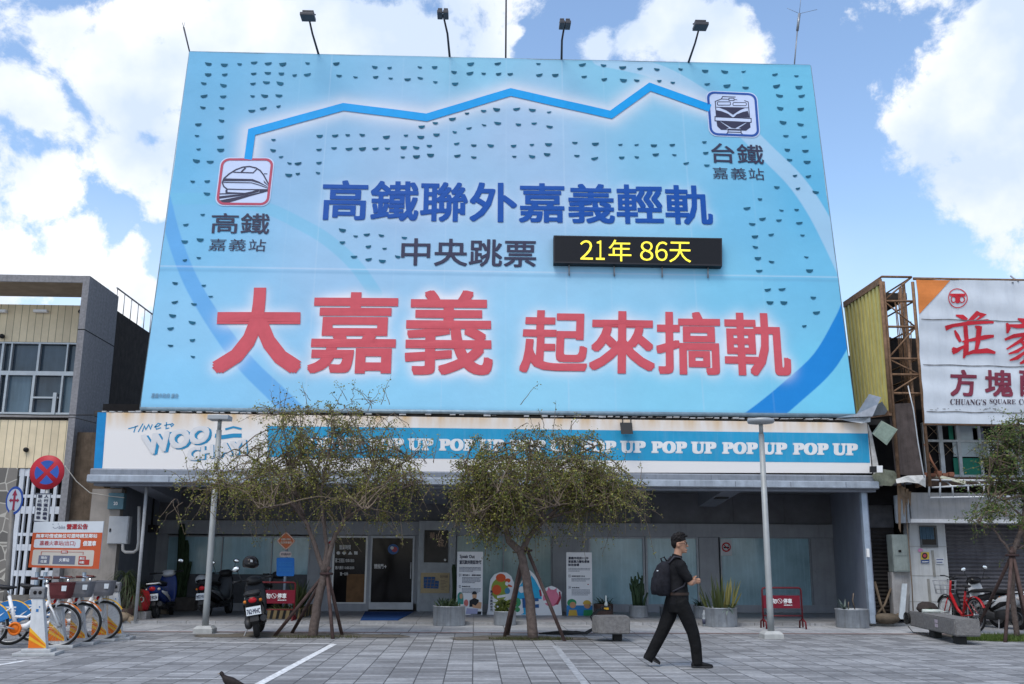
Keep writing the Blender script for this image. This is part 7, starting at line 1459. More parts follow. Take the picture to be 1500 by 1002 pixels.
def hire_bike(label, loc, rz, bm, extra):
    t = thing('hire_bicycle', label, 'bicycle', loc, rz, 'white hire bicycles in their docks'); B = lambda mb, nm, m, p=t: mb.build(nm, m, p, local=True)
    wheel(t, 0, .33); wheel(t, -1.08, .33)
    mb = MB(); mb.tube([(-.02, 0, .33+.0), (-.14, 0, .62)], .001, 3)
    mb.tube([(-.19, 0, .70), (-.30, 0, .48), (-.48, 0, .33), (-.64, 0, .29)], [.035, .04, .045, .05], 10); mb.tube([(-.64, 0, .29), (-.80, 0, .78)], [.032, .026], 10); mb.tube([(-.21, 0, .66), (-.5, 0, .46), (-.70, 0, .47)], .02, 8)
    for s in (-1, 1): mb.tube([(-.64, s*.05, .29), (-1.08, s*.06, .33)], .014, 6); mb.tube([(-.74, s*.03, .60), (-1.08, s*.06, .33)], .012, 6); mb.tube([(-.16, s*.055, .64), (-.1, s*.06, .55), (0, s*.055, .33)], .016, 7)
    mb.tube([(-.16, -.055, .64), (-.16, .055, .64)], .02, 6); mb.tube([(-.155, 0, .60), (-.25, 0, .95)], .026, 10); B(mb, 'frame', M_bikew)
    mb = MB(); fender(mb, 0, .365, .55, 2.2); fr = B(mb, 'fender', bm); mb = MB(); fender(mb, -1.08, .365, .3, 2.7); B(mb, 'fender', M_bikey)
    mb = MB()
    for s in (-1, 1): mb.slab([(-1.08+.36*math.cos(a), s*.045, .33+.36*math.sin(a)) for a in [.35+2.1*i/8 for i in range(9)]]+[(-1.2, s*.045, .36), (-.98, s*.045, .34)], (0, s*.004, 0))
    sk = B(mb, 'skirt_guard', mat('skirt_blue', (.03, .16, .40), .5, var=.15)); mb = MB()
    for s in (-1, 1):
        for i in range(3): mb.add([(-1.22+.0, s*.0505, .47+i*.05), (-1.0, s*.0505, .47+i*.05), (-1.0, s*.0505, .495+i*.05), (-1.22, s*.0505, .495+i*.05)], [(0, 1, 2, 3)])
    B(mb, 'print_bars', M_white, sk)
    mb = MB(); mb.tube([(-.25, 0, .95), (-.26, 0, 1.02)], .022, 8); mb.tube([(-.30, -.28, 1.05), (-.22, -.15, 1.04), (-.24, 0, 1.03), (-.22, .15, 1.04), (-.30, .28, 1.05)], .013, 8); h = B(mb, 'handlebar', M_chrome)
    for s in (-1, 1): mb = MB(); mb.tube([(-.27, s*.2, 1.045), (-.40, s*.29, 1.05)], .02, 8); B(mb, 'grip', mat('grip_brown', (.10, .03, .025), .7, var=.2), h)
    mb = MB(); R_ = []
    for z, k in ((.74, .72), (.80, .82), (.965, .92)): R_.append([(-.02+.17*k*x, .19*k*y, z) for x, y in rrect(-1, -1, 1, 1, .3, 4)])
    mb.rings(R_, closed_ends=False, smooth=False); mb.add(R_[0], [tuple(range(len(R_[0])))]); mb.rings([[(p[0]*1.02, p[1]*1.03, .96) for p in R_[2]], [(p[0]*1.03, p[1]*1.04, .985) for p in R_[2]]], closed_ends=False, smooth=False); k = B(mb, 'basket', extra)
    mb = MB(); mb.add([(.03, -.181, .86), (.10, -.181, .86), (.105, -.183, .94), (.03, -.183, .94)], [(0, 1, 2, 3)]); B(mb, 'sticker', M_plate, k)
    mb = MB(); mb.ell((-.06, 0, .68), .05, .035, .05, 10, 8); mb.tube([(-.05, -.1, .62), (-.02, -.1, .74), (-.15, -.08, .8)], .012, 6); B(mb, 'front_lamp', M_bikew)
    mb = MB(); mb.tube([(-.80, 0, .78), (-.83, 0, .88)], .016, 8); B(mb, 'seat_post', M_chrome); mb = MB(); mb.rings([[(-.70, y*.02, .91+z*.015) for y, z in ((-1, 0), (0, -1), (1, 0), (0, 1))], [(-.80, y*.045, .905+z*.03) for y, z in ((-1, 0), (0, -1), (1, 0), (0, 1))], [(-.92, y*.09, .91+z*.04) for y, z in ((-1, 0), (0, -1), (1, 0), (0, 1))], [(-.98, y*.08, .93+z*.03) for y, z in ((-1, 0), (0, -1), (1, 0), (0, 1))]]); B(mb, 'saddle', M_blackpl)
    mb = MB(); mb.torus((-.64, -.065, .29), .085, .018, 'Y', 24, 6); mb.lathe([(.01, -.01), (.08, -.01), (.08, .01), (.01, .01)], (-.64, -.055, .29), 'Y', 20); c = B(mb, 'chain_wheel', M_bikeo); mb = MB(); mb.tube([(-.64, -.085, .29), (-.80, -.10, .33)], .013, 6); mb.bbox(-.86, -.76, -.19, -.10, .32, .35, .008); mb.tube([(-.64, .085, .29), (-.48, .10, .25)], .013, 6); mb.bbox(-.52, -.43, .10, .19, .235, .265, .008); B(mb, 'crank', M_steel, c)
    mb = MB(); mb.ell((-.10, -.0, .70), .03, .05, .035, 8, 6); B(mb, 'reflector', M_tail)
    return t
bk = [((84, 949), 'nearest white hire bicycle in the front dock with a maroon basket', mat('basket_maroon', (.11, .028, .03), .7, var=.2), M_bikeo), ((115, 944.5), 'middle white hire bicycle with a labelled grey basket', M_basket, M_bikeo), ((147, 939.5), 'farthest white hire bicycle with a plain dark grey basket', M_basket, M_bikey)]
for p, lab, bmx, fd in bk: g = onZ(*p); hire_bike(lab, (g.x, g.y, 0), math.radians(4), fd, bmx)
def dock_proto():
    t = thing('bicycle_dock', '', 'bicycle dock', (0, 0, 0), 0, 'bicycle docks in a row'); B = lambda mb, nm, m, p=t: mb.build(nm, m, p, local=True)
    mb = MB(); mb.bbox(-.30, .36, -.26, .26, 0, .045, .01); mb.bbox(-.2, .26, -.16, .16, .045, .09, .012); B(mb, 'base_plate', mat('dock_base', (.42, .43, .44), .5, .2, var=.15, scale=8))
    mb = MB(); R_ = [[(x0, -.07, z), (x1, -.07, z), (x1, .07, z), (x0, .07, z)] for x0, x1, z in ((-.12, .16, .09), (-.14, .02, .82), (-.15, .0, .86))]; mb.rings(R_, smooth=False); po = B(mb, 'post', mat('dock_white', (.60, .61, .63), .45, .1, var=.1, streak=.3))
    mb = MB(); mb.bbox(-.19, .05, -.085, .085, .80, .98, .03); h = B(mb, 'dock_head', mat('dock_grey', (.20, .20, .21), .5, .2, var=.2)); mb = MB(); mb.lathe([(.001, -.006), (.028, -.006), (.028, 0)], (-.1, -.086, .9), 'Y', 12); mb.lathe([(.001, -.006), (.028, -.006), (.028, 0)], (-.02, -.086, .9), 'Y', 12); B(mb, 'lock_hole', M_dark, h)
    F = lambda z, f: (-.12+(-.02)*((z-.09)/.73))*(1-f)+(.16-.14*((z-.09)/.73))*f
    mb = MB(); mb.add([(F(.10, 0), -.073, .10), (F(.10, 1), -.073, .10), (F(.16, 1), -.073, .16), (F(.40, 0), -.073, .40)], [(0, 1, 2, 3)]); s1 = B(mb, 'yellow_print', M_bikey, po); mb = MB(); mb.add([(F(.10, 0), -.076, .10), (F(.10, .9), -.076, .10), (F(.22, 0), -.076, .22)], [(0, 1, 2)]); mb.add([(F(.28, 0), -.076, .28), (F(.12, .98), -.076, .12), (F(.14, .98), -.076, .14), (F(.34, 0), -.076, .34)], [(0, 1, 2, 3)]); B(mb, 'orange_print', M_bikeo, po)
    mb = MB(); mb.add([(-.06, -.074, .62), (-.02, -.074, .62), (-.02, -.074, .66), (-.06, -.074, .66)], [(0, 1, 2, 3)]); mb.add([(-.02, -.074, .68), (.0, -.074, .68), (.0, -.074, .70), (-.02, -.074, .70)], [(0, 1, 2, 3)]); B(mb, 'blue_print', _mats['skirt_blue'], po)
    return t
dk = [((49, 960), 'frontmost empty bicycle dock with orange stripes, nearest the camera'), ((77, 953), 'bicycle dock seen through the wheel of the nearest hire bicycle'), ((106, 947), 'bicycle dock seen through the wheel of the middle hire bicycle'), ((136, 942), 'bicycle dock seen through the wheel of the farthest hire bicycle'), ((163, 937), 'last empty bicycle dock at the right end of the row')]
d0 = dock_proto()
for i, (p, lab) in enumerate(dk): o = d0 if i == 0 else copy_tree(d0); o.location = (onZ(*bk[i-1][0])+Vector((-.09, .15, 0))) if 0 < i < 4 else onZ(*p)+Vector((0, .1, 0)); o.rotation_euler = (0, 0, math.radians(6)); o.scale = (.88, .88, .97); o['label'] = lab
# private red bicycle at the right
def red_bike(loc, rz):
    t = thing('bicycle', 'red bicycle with a wire basket leaning behind the right concrete bench', 'bicycle', loc, rz); B = lambda mb, nm, m, p=t: mb.build(nm, m, p, local=True)
    wheel(t, 0, .33); wheel(t, -1.08, .33); mr_ = mat('bike_red', (.36, .012, .016), .3, var=.15)
    mb = MB(); mb.tube([(-.2, 0, .72), (-.42, 0, .42), (-.62, 0, .28)], .03, 8); mb.tube([(-.22, 0, .62), (-.45, 0, .36), (-.62, 0, .32)], .018, 8); mb.tube([(-.62, 0, .28), (-.78, 0, .78)], .022, 8); mb.tube([(-.17, 0, .6), (-.26, 0, .98)], .022, 8)
    for s in (-1, 1): mb.tube([(-.62, s*.05, .28), (-1.08, s*.06, .33)], .012, 6); mb.tube([(-.74, s*.03, .65), (-1.08, s*.06, .33)], .011, 6); mb.tube([(-.17, s*.05, .62), (0, s*.055, .33)], .013, 6)
    B(mb, 'frame', mr_); mb = MB(); fender(mb, 0, .36, .5, 2.3); B(mb, 'fender', M_blackpl); mb = MB(); fender(mb, -1.08, .36, .2, 2.7); B(mb, 'fender', mr_)
    mb = MB(); mb.tube([(-.38, -.28, 1.08), (-.28, -.14, 1.08), (-.27, 0, 1.03), (-.28, .14, 1.08), (-.38, .28, 1.08)], .012, 8); mb.tube([(-.26, 0, .98), (-.27, 0, 1.03)], .018, 8); h = B(mb, 'handlebar', M_blackpl)
    mb = MB()
    for z, k in ((.70, .82), (.79, .88), (.88, .94), (.97, 1.0)): mb.tube([(-.02+.17*k*x, .19*k*y, z) for x, y in rrect(-1, -1, 1, 1, .3, 3)+[rrect(-1, -1, 1, 1, .3, 3)[0]]], .006, 4)
    for i, (x, y) in enumerate(rrect(-1, -1, 1, 1, .3, 5)): mb.tube([(-.02+.14*x, .156*y, .70), (-.02+.17*x, .19*y, .97)], .004, 3)
    for y in (-.1, -.03, .04, .11): mb.tube([(-.15, y, .70), (.11, y, .70)], .004, 3)
    B(mb, 'basket', M_steel)
    mb = MB(); mb.tube([(-.78, 0, .78), (-.81, 0, .86)], .014, 6); mb.ell((-.83, 0, .88), .13, .08, .035, 12, 6); B(mb, 'saddle', M_blackpl)
    mb = MB(); mb.torus((-.62, -.06, .28), .08, .012, 'Y', 20, 5); mb.tube([(-.62, -.08, .28), (-.5, -.1, .18)], .012, 5); mb.bbox(-.54, -.44, -.19, -.1, .165, .195, .006); B(mb, 'crank', M_chrome); return t
g = onZ(1432, 926)
for k in range(400):
    y_ = g.y+k*.005; f_pt = onY(1387, 900, y_); f_pt.z = 0
    if (f_pt-g).length >= 1.08 and y_ > g.y+.3: break
red_bike((f_pt.x, f_pt.y, 0), math.atan2(f_pt.y-g.y, f_pt.x-g.x))
# ------------------------------------------------------------------ concrete benches
M_bench = mat('bench_stone', (.17, .165, .165), .9, var=.25, scale=18, bump=.7, bscale=70)
def bench(lab, pts, z0, z1, feet):
    c = sum((Vector((p[0], p[1], 0)) for p in pts), Vector())/len(pts); t = thing('concrete_bench', lab, 'bench', c, 0, 'concrete benches'); mb = MB(); bm = bmesh.new()
    vs = [bm.verts.new((p[0], p[1], z0)) for p in pts]; f = bm.faces.new(vs); r_ = bmesh.ops.extrude_face_region(bm, geom=[f]); bmesh.ops.translate(bm, vec=(0, 0, z1-z0), verts=[v for v in r_['geom'] if isinstance(v, bmesh.types.BMVert)]); bmesh.ops.recalc_face_normals(bm, faces=bm.faces[:]); bmesh.ops.bevel(bm, geom=bm.edges[:], offset=.02, segments=2, affect='EDGES'); bm.verts.index_update(); bm.verts.ensure_lookup_table()
    mb.add([v.co.copy() for v in bm.verts], [[v.index for v in f.verts] for f in bm.faces]); bm.free(); mb.build('seat', M_bench, t)
    for x, y in feet: mb = MB(); mb.bbox(x-.075, x+.075, y-.1, y+.1, 0, z0, .01); mb.build('foot', mat('foot_dark', (.03, .03, .031), .8, var=.2), t)
    return t
a, b = onZ(873, 929, .13), onZ(925, 930, .13); y0 = a.y
bench('rounded concrete bench trailing black cables, in front of the dark potted plant', [(b.x, y0), (b.x+.02, y0+.55), (a.x+.25, y0+.6), (a.x+.02, y0+.45), (a.x-.04, y0+.25), (a.x+.03, y0+.06), (a.x+.14, y0)], .13, .42, [((a.x+b.x)/2+.12, y0+.36)])
F1, F2 = onZ(1361, 934, 0), onZ(1396, 943, 0); dl = (F2-F1).normalized(); nb_ = Vector((-dl.y, dl.x, 0))
def on_line(px, py):      # where the bench front crosses a photo column
    r_ = ray(px, py); k = r_.x/r_.y; t_ = (k*F1.y-F1.x)/(dl.x-k*dl.y); return F1+dl*t_
e0, e1 = on_line(1335, 922)-nb_*.03, on_line(1403, 935)-nb_*.03; zb_, zt_ = .14, .42
bench('long wedge shaped concrete bench with small stickers beside the grass', [(p.x, p.y) for p in (e0, e1, e1+nb_*.42, e0+nb_*.42)], zb_, zt_, [(p.x, p.y) for p in (F1+nb_*.12, F2+nb_*.12)])
a, b = e0, e1; by_ = e0.lerp(e1, .60)
mb = MB(); d_ = dl; nn = -nb_*.004
for z0_, z1_ in ((.30, .36), (.225, .285)): mb.add([by_+nn+Vector((0, 0, z0_)), by_+nn+d_*.17+Vector((0, 0, z0_)), by_+nn+d_*.17+Vector((0, 0, z1_)), by_+nn+Vector((0, 0, z1_))], [(0, 1, 2, 3)])
tag(mb.build('sticker', mat('sticker_pale', (.42, .36, .42), .5, var=.25, scale=30)), 'pair of pale stickers on the side of the wedge shaped bench', 'sticker')
q_ = e0.lerp(e1, .18)+nb_*.22; mb = MB(); mb.ell((q_.x, q_.y, .50), .20, .14, .12, 16, 10); mb.v = [tuple(Vector(v)+rv(.008)) for v in mb.v]; tag(mb.build('cloth_bag', mat('bag_brown', (.045, .035, .033), .9, var=.4, scale=8)), 'dark crumpled bag lying on the left end of the wedge shaped bench', 'bag')
q_ = e0.lerp(e1, .27)+nb_*.1; t = thing('caulk_tube', 'white and green tube lying on the wedge shaped bench', 'tube', (q_.x, q_.y, .42)); mb = MB(); mb.tube([(q_.x-.05, q_.y, .455), (q_.x+.27, q_.y-.05, .455)], .035, 12); mb.build('cartridge', mat('tube_white', (.5, .53, .5), .4, var=.05), t); mb = MB(); mb.tube([(q_.x+.0, q_.y, .455), (q_.x+.13, q_.y-.025, .455)], .0365, 12); mb.build('green_band', mat('tube_green', (.04, .22, .09), .4, var=.2), t); mb = MB(); mb.tube([(q_.x+.27, q_.y-.05, .455), (q_.x+.40, q_.y-.07, .45)], [.014, .004], 8); mb.build('nozzle', _mats['tube_white'], t)
q_ = e0+Vector((-.03, 0, .28)); mb = MB()
for i in range(4): mb.torus((q_.x+.02*i-.03, q_.y-.02, q_.z), .11-.008*i, .010, 'X', 24, 6)
mb.tube([(q_.x, q_.y, q_.z-.15), (q_.x+.05, q_.y-.1, .02), (q_.x+.4, q_.y-.2, .015), (q_.x+.8, q_.y-.05, .015)], .008, 5); tag(mb.build('cable_coil', _mats['cable_black']), 'coil of black cable hung on the left end of the wedge shaped bench', 'cable')
g = onZ(878, 930); mb = MB()
for k in range(6):
    y = g.y+random.uniform(-.1, .25); x0 = g.x-1.0+random.uniform(-.15, .2); mb.tube([(x0, y+random.uniform(-.1, .1), .015), (x0+.4, y-.08, .02+.01*k), (g.x-.25, y+random.uniform(-.1, .05), .03), (g.x-.1+.02*k, y+.1, .12), (g.x-.12, y+.15, .3), (g.x+.0, y+.2, .43), (g.x+.15, y+.3, .44)], .014, 6)
tag(mb.build('cable_bundle', _mats['cable_black']), 'tangle of black cables from the ground up onto the rounded bench', 'cable')
q_ = onY(888, 902, g.y+.3); t = thing('junction_box', 'small yellow and black plug box on top of the rounded bench', 'box', (q_.x, q_.y, .42)); mb = MB(); mb.bbox(q_.x-.09, q_.x+.09, q_.y-.06, q_.y+.06, .42, .50, .01); mb.build('case', _mats['lamp_black'], t); mb = MB(); mb.bbox(q_.x-.05, q_.x+.04, q_.y-.075, q_.y-.06, .44, .48, .005); mb.build('socket', M_bikey, t); mb = MB(); mb.lathe([(.03, 0), (.035, .04), (.015, .09), (.012, .2)], (q_.x+.0, q_.y, .50), n=10); mb.build('plug', _mats['tube_white'], t)
g = onZ(1033, 918); t = thing('water_bottle', 'clear plastic water bottle on the ground left of the widest drum planter', 'bottle', (g.x, g.y+.05, 0)); mb = MB(); mb.lathe([(.02, 0), (.045, .01), (.045, .17), (.038, .19), (.045, .21), (.04, .26), (.016, .30), (.016, .33), (.001, .335)], n=14); mb.build('bottle_body', mat('bottle_clear', (.30, .33, .36), .12, var=.2), t, local=True); mb = MB(); mb.lathe([(.046, .05), (.0465, .15)], n=14); mb.build('bottle_label', mat('label_dark', (.05, .055, .09), .5, var=.3), t, local=True)

# ================================================================== THE WALKING MAN
def remesh(name, mb, m, parent, vox, smooth=4):
    me = bpy.data.meshes.new('tmp'); me.from_pydata(mb.v, [], mb.f); o = bpy.data.objects.new('tmp', me); COL.objects.link(o)
    r = o.modifiers.new('r', 'REMESH'); r.mode = 'VOXEL'; r.voxel_size = vox; s_ = o.modifiers.new('s', 'SMOOTH'); s_.iterations = smooth; s_.factor = .5
    me2 = bpy.data.meshes.new_from_object(o.evaluated_get(bpy.context.evaluated_depsgraph_get())); bpy.data.objects.remove(o); bpy.data.meshes.remove(me)
    me2.name = name; me2.materials.clear(); me2.materials.append(m); me2.polygons.foreach_set('use_smooth', [True]*len(me2.polygons)); me2.polygons.foreach_set('material_index', [0]*len(me2.polygons)); me2.update()
    o = bpy.data.objects.new(name, me2); COL.objects.link(o); o.parent = parent; return o
M_skin = mat('skin', (.36, .20, .135), .5, var=.08, scale=20); M_hair = mat('hair_black', (.012, .010, .010), .5, spec=.12, var=.3, scale=60); M_shirt = mat('shirt_black', (.011, .011, .013), .85, spec=.12, var=.4, scale=9, bump=1., bscale=11); M_trous = mat('trousers_black', (.009, .009, .010), .85, spec=.12, var=.4, scale=7, bump=1., bscale=9); M_pack = mat('pack_charcoal', (.016, .016, .021), .8, spec=.12, var=.35, scale=18, bump=.4, bscale=30); M_shoe = mat('shoe_black', (.012, .012, .013), .6, spec=.12, var=.3)
gm = onZ(1003, 977.5); MAN = thing('person', 'man in black walking right with a dark backpack, glasses and folded forearm', 'person', (gm.x, gm.y, 0)); PXM = (onY(1103, 900, gm.y).x-onY(1003, 900, gm.y).x)/100
def K(px, py, d=0.0):   # photo measured joint: metres right of and above the feet, d towards the camera
    q = onY(px, py, gm.y); return Vector((q.x-gm.x, -d, max(q.z, .03)))
def ringz(c, rx_, ry_, n=20, tilt=0.): return [c+Vector((rx_*math.cos(2*PI*i/n), ry_*math.sin(2*PI*i/n), tilt*rx_*math.cos(2*PI*i/n))) for i in range(n)]
def torso(mb, k=1.0, lo=0):
    secs = [(K(993, 886), .135, .165), (K(993, 872), .135, .165), (K(992, 858), .13, .155), (K(991, 845), .135, .16), (K(990, 834), .135, .18), (K(989, 825), .115, .185), (K(990, 819), .08, .12), (K(992, 814), .06, .06)]
    mb.rings([ringz(c, a*k, b*k) for c, a, b in secs[lo:]])
def arm(mb, side, k=1.0, upto=99):
    d = .19*side; sh = K(993, 828, d*.98); el = K(1007, 853.5, d*1.15); wr = K(1014, 852.5, d*.40); pts = [sh, sh.lerp(el, .35)+Vector((-.01, 0, 0)), sh.lerp(el, .75), el, el.lerp(wr, .35), el.lerp(wr, .75), wr]; rs = [.062, .056, .049, .043, .042, .034, .027]
    pts, rs = pts[:upto], rs[:upto]; mb.tube(pts, [r*k for r in rs], 14); mb.ell(pts[-1], rs[-1]*k, rs[-1]*k, rs[-1]*k, 10, 6); mb.ell(pts[0], rs[0]*k, rs[0]*k*1.05, rs[0]*k, 12, 8); return el, wr
def hand(mb, wr, dr, side):
    dr = dr.normalized(); up = Vector((0, 0, 1)); lat = dr.cross(up).normalized(); up = lat.cross(dr).normalized(); T_ = Matrix((dr, lat, up)).transposed().to_4x4(); T_ = Matrix.Translation(wr) @ T_
    mb.ell((.05, 0, 0), .052, .018, .040, 12, 8, T=T_)
    for i, (z, ln) in enumerate(((.030, .062), (.011, .075), (-.009, .070), (-.027, .054))):
        p = [Vector((.088, 0, z)), Vector((.088+ln*.42, .008*side, z*1.05)), Vector((.088+ln*.66, .030*side, z*1.05)), Vector((.088+ln*.62, .052*side, z))]
        mb.tube([T_ @ q for q in p], [.0098, .0092, .0086, .007], 8)
    p = [Vector((.03, .0, .034)), Vector((.058, .014*side, .062)), Vector((.088, .024*side, .070))]; mb.tube([T_ @ q for q in p], [.0125, .0105, .008], 8)
HC = K(996, 797.5)
FW = Vector((.95, -.30, 0)).normalized()   # the face is turned a little towards us
FL = Vector((-FW.y, FW.x, 0))              # towards his left
def HP(f, l, u): return HC+FW*f+FL*l+Vector((0, 0, u))
HT = Matrix((FW, FL, Vector((0, 0, 1)))).transposed().to_4x4(); HT = Matrix.Translation(HC) @ HT
body = MB(); torso(body, .93)
body.tube([K(990, 820), K(993, 812), HP(-.02, 0, -.06)], [.062, .056, .056], 14)
body.ell((-.012, 0, .025), .100, .078, .108, 22, 14, T=HT)                       # cranium
body.rings([[HP(*p) for p in ring] for ring in [[(-.045+.06*math.cos(a)*s+o, .058*math.sin(a)*s2, u) for a in [2*PI*i/18 for i in range(18)]] for u, s, s2, o in ((.03, 1.15, 1.1, .055), (-.02, 1.1, 1.08, .06), (-.06, 1.0, .95, .065), (-.095, .75, .68, .078), (-.115, .42, .4, .09))]])
body.ell((.098, 0, -.025), .020, .014, .013, 10, 6, T=HT); body.tube([HP(.085, 0, .015), HP(.100, 0, -.018)], [.009, .013], 8)     # nose
body.ell((.087, 0, -.066), .013, .024, .006, 10, 6, T=HT); body.ell((.085, 0, -.078), .013, .021, .006, 10, 6, T=HT); body.ell((.074, 0, -.102), .02, .022, .014, 10, 6, T=HT)
for s in (-1, 1):
    body.ell((-.012, s*.077, -.008), .020, .009, .033, 10, 8, T=HT); body.ell((.068, s*.032, .022), .015, .026, .008, 8, 6, T=HT)
for s in (-1, 1):
    el, wr = arm(body, s, .95); hand(body, wr, (wr-el)+Vector((.02, 0, .01)), s)
HIP = K(992, 880)
LEG = {1: [K(994, 880, .085), K(1005, 905, .09), K(1013, 926, .09), K(1017, 945, .09), K(1019, 966, .09)], -1: [K(988, 880, -.085), K(981, 905, -.09), K(972, 926, -.09), K(962, 946, -.09), K(953, 963, -.09)]}
for s in (-1, 1): body.tube(LEG[s], [.085, .07, .05, .045, .03], 14); body.ell(LEG[s][0], .09, .09, .1, 12, 8)
tf = K(1040, 975, .09); body.tube([LEG[1][4], K(1024, 972, .09), tf], [.028, .026, .02], 10); body.tube([LEG[-1][4], K(956, 966, -.09)], [.028, .018], 10)
remesh('body', body, M_skin, MAN, .007, 3)
sh = MB(); torso(sh, 1.06, 0)
for s in (-1, 1): arm(sh, s, 1.25, 3)
sh.tube([K(990, 821), K(992.5, 813)], [.078, .068], 16); shirt = remesh('shirt', sh, M_shirt, MAN, .009, 3)
tr = MB()
for s in (-1, 1): tr.tube(LEG[s]+[LEG[s][4]+(LEG[s][4]-LEG[s][3]).normalized()*.055], [.110, .100, .084, .077, .071, .070], 16); tr.ell(LEG[s][0], .112, .10, .11, 12, 8)
tr.rings([ringz(K(993, 897), .12, .15), ringz(K(993, 885), .142, .172), ringz(K(993, 868), .138, .168)]); remesh('trousers', tr, M_trous, MAN, .009, 3)
mb = MB(); mb.rings([ringz(K(993, 871.5), .150, .18), ringz(K(993, 867.5), .149, .179)], closed_ends=False); mb.build('belt', mat('belt_brown', (.035, .022, .018), .5, var=.2), MAN, local=True)
def shoe(heel, toe, ank, d, nm='shoe'):
    mb = MB(); up = Vector((0, 0, 1)); dr = (toe-heel); L_ = dr.length; dr.normalize(); lat = dr.cross(up).normalized(); u2 = lat.cross(dr).normalized(); R_ = []
    for f, w_, h in ((-.02, .028, .045), (.06, .038, .075), (.25, .043, .085), (.45, .045, .07), (.65, .052, .052), (.85, .05, .04), (.97, .034, .03), (1.0, .012, .018)):
        c = heel+dr*L_*f+u2*(h/2); R_.append([c+lat*w_*math.cos(2*PI*i/14)+u2*(h/2)*math.sin(2*PI*i/14) for i in range(14)])
    mb.rings(R_); o = mb.build(nm, M_shoe, MAN, local=True)
    mb = MB(); pts = [heel+dr*L_*f+lat*w_ for f, w_ in ((-.03, .0), (.02, .036), (.4, .045), (.68, .055), (.9, .045), (1.01, .0))]; pts += [heel+dr*L_*f-lat*w_ for f, w_ in ((.9, .045), (.68, .055), (.4, .045), (.02, .036))]; mb.slab([p-u2*.008 for p in pts], u2*.024); mb.build('sole', mat('sole_dark', (.03, .03, .032), .8, var=.2), o, local=True)
shoe(K(1011.5, 976.5, .09)-Vector((0, 0, .015)), K(1042, 976.5, .09)-Vector((0, 0, .015)), LEG[1][4], .09); shoe(K(945.5, 962, -.09), K(968.5, 977.5, -.09), LEG[-1][4], -.09)
# hair: a cap grown from tufts, short at the sides
hm = MB(); hm.ell((-.020, 0, .055), .104, .082, .088, 22, 12, T=HT); hm.ell((-.055, 0, .02), .068, .078, .085, 18, 10, T=HT)
for i in range(150):
    a = random.uniform(0, 2*PI); e = random.uniform(.15, 1.5); d = Vector((math.cos(a)*math.cos(e), math.sin(a)*math.cos(e), math.sin(e)))
    if d.z < .75 and d.x > .35: continue
    p = HT @ Vector((-.02+.098*d.x, .078*d.y, .05+.084*d.z)); q = HT @ Vector((-.01+.125*d.x+.01, .098*d.y, .055+.118*d.z)); hm.tube([p, q], [.016, .004], 5)
hm.tube([HP(.07, -.05, .11), HP(.095, 0, .115), HP(.07, .05, .11)], .018, 6); remesh('hair', hm, M_hair, MAN, .006, 2)
gl = MB()
for s in (-1, 1):
    c = Vector((.094, s*.033, .012)); R_ = [HT @ (c+Vector((-.003*abs(y)/.02*(1 if s*y > 0 else 0), y, z))) for y, z in [(p[0], p[1]) for p in rrect(-.026, -.019, .026, .019, .010, 4)]]; gl.tube(R_+[R_[0]], .0028, 5); gl.tube([HT @ (c+Vector((-.006, s*.027, .01))), HP(.03, s*.080, .012), HP(-.015, s*.083, .008)], .0028, 5)
gl.tube([HP(.097, -.008, .014), HP(.097, .008, .014)], .0028, 5); gl.build('glasses', mat('glasses_dark', (.02, .014, .012), .3, var=0), MAN, local=True)
ey = MB()
for s in (-1, 1): ey.ell((.083, s*.032, .010), .009, .013, .006, 10, 6, T=HT)
e1 = ey.build('eyes', mat('eye_white', (.55, .52, .5), .3, var=0), MAN, local=True); ey = MB()
for s in (-1, 1): ey.ell((.0895, s*.032, .010), .004, .006, .006, 8, 6, T=HT)
ey.build('irises', M_hair, e1, local=True); mb = MB()
for s in (-1, 1): mb.tube([HP(.078, s*.012, .034), HP(.080, s*.032, .040), HP(.065, s*.052, .034)], .0045, 5)
mb.build('eyebrows', M_hair, MAN, local=True); mb = MB(); mb.tube([HP(.097, -.02, -.072), HP(.102, 0, -.071), HP(.097, .02, -.072)], .0025, 5); mb.build('lip_line', mat('lip', (.20, .07, .06), .5, var=0), MAN, local=True)
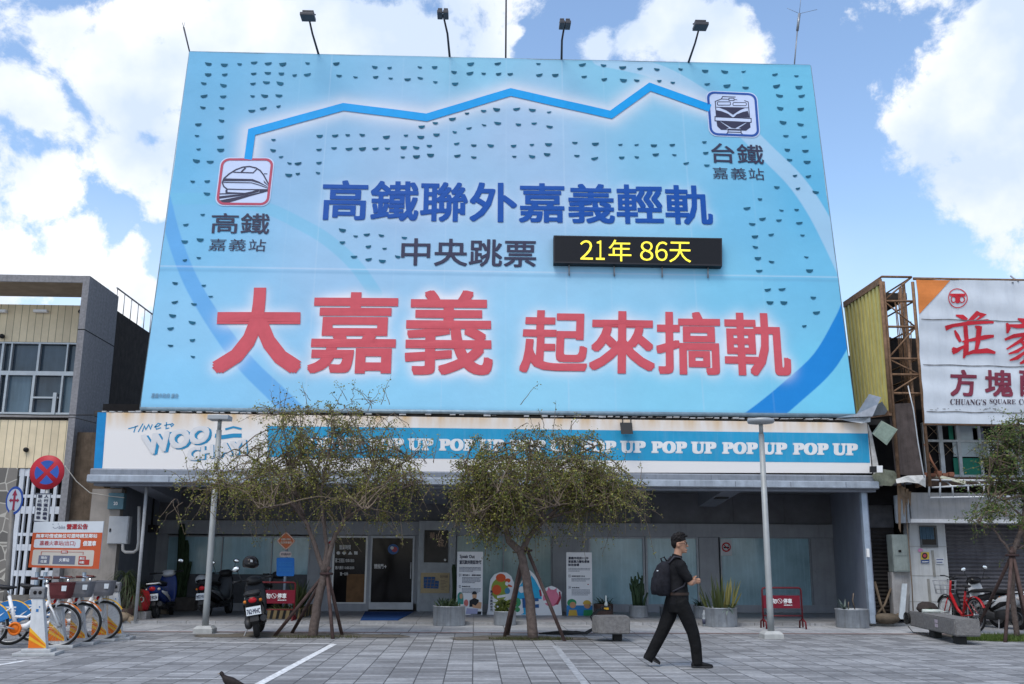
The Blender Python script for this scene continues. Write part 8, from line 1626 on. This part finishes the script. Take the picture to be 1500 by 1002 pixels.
# backpack worn on the back
bpk = thing('backpack', 'dark charcoal backpack with a top handle worn by the walking man', 'backpack', (gm.x+K(970, 872).x, gm.y, K(970, 872).z))
off = Vector((gm.x, gm.y, 0)); mb = MB(); secs = [(K(973, 873), .07, .10), (K(970, 869), .115, .14), (K(969, 855), .125, .155), (K(970, 840), .115, .155), (K(973, 828), .09, .14), (K(976, 822), .05, .10)]
mb.rings([[c+off+Vector((a*abs(math.cos(t))**.7*math.copysign(1, math.cos(t)), b*abs(math.sin(t))**.7*math.copysign(1, math.sin(t)), 0)) for t in [2*PI*i/22 for i in range(22)]] for c, a, b in secs]); mb.build('bag', M_pack, bpk)
mb = MB(); secs = [(K(960, 871), .05, .10), (K(959, 862), .055, .115), (K(960, 848), .05, .115), (K(963, 838), .03, .09)]; mb.rings([[c+off+Vector((a*math.cos(t), b*math.sin(t), 0)) for t in [2*PI*i/18 for i in range(18)]] for c, a, b in secs]); fp = mb.build('front_pocket', M_pack, bpk); mb = MB(); p = K(961, 836, .11)+off; mb.bbox(p.x-.012, p.x+.012, p.y-.006, p.y+.004, p.z-.006, p.z+.008, .002); mb.build('buckle', M_plate, fp)
mb = MB(); mb.tube([K(971, 826)+off, K(968, 818)+off, K(973, 816)+off, K(977, 823)+off], .012, 6); mb.build('handle', M_pack, bpk)
for s in (-1, 1): mb = MB(); d = .125*s; mb.tube([K(977, 825, d)+off, K(985, 817, d)+off+Vector((0, 0, .015)), K(994, 819, d)+off+Vector((.0, 0, .02)), K(1003.5, 830, d)+off, K(1005, 845, d)+off, K(998, 858, d*1.3)+off, K(982, 866, d*1.25)+off], .021, 8, flat=.5); mb.build('strap', mat('strap_grey', (.035, .035, .045), .8, var=.2), bpk)

# small dark bird at the lower edge
g = onZ(334, 1013); bd = thing('bird', 'small dark bird at the bottom edge of the plaza left of the thick white line', 'bird', (g.x+.03, g.y, 0), math.radians(-12)); mb = MB(); mb.rings([[(x, r*.8*math.cos(a), z+r*math.sin(a)) for a in [2*PI*i/14 for i in range(14)]] for x, z, r in ((.17, .06, .012), (.1, .075, .03), (.02, .09, .055), (-.05, .105, .055), (-.09, .135, .038), (-.105, .165, .034), (-.125, .18, .026), (-.14, .182, .012))]); b_ = mb.build('body', mat('feather_dark', (.018, .013, .013), .7, var=.5, scale=25), bd, local=True)
mb = MB(); mb.tube([(-.138, 0, .18), (-.17, 0, .175)], [.007, .001], 6); mb.build('beak', mat('beak_pale', (.3, .22, .15), .5, var=.1), bd, local=True); mb = MB()
for s in (-1, 1): mb.tube([(.0, s*.02, .05), (-.005, s*.022, .0)], .004, 5); mb.tube([(-.03, s*.03, .004), (.01, s*.02, .004)], .003, 4)
mb.build('legs', _mats['beak_pale'], bd, local=True)
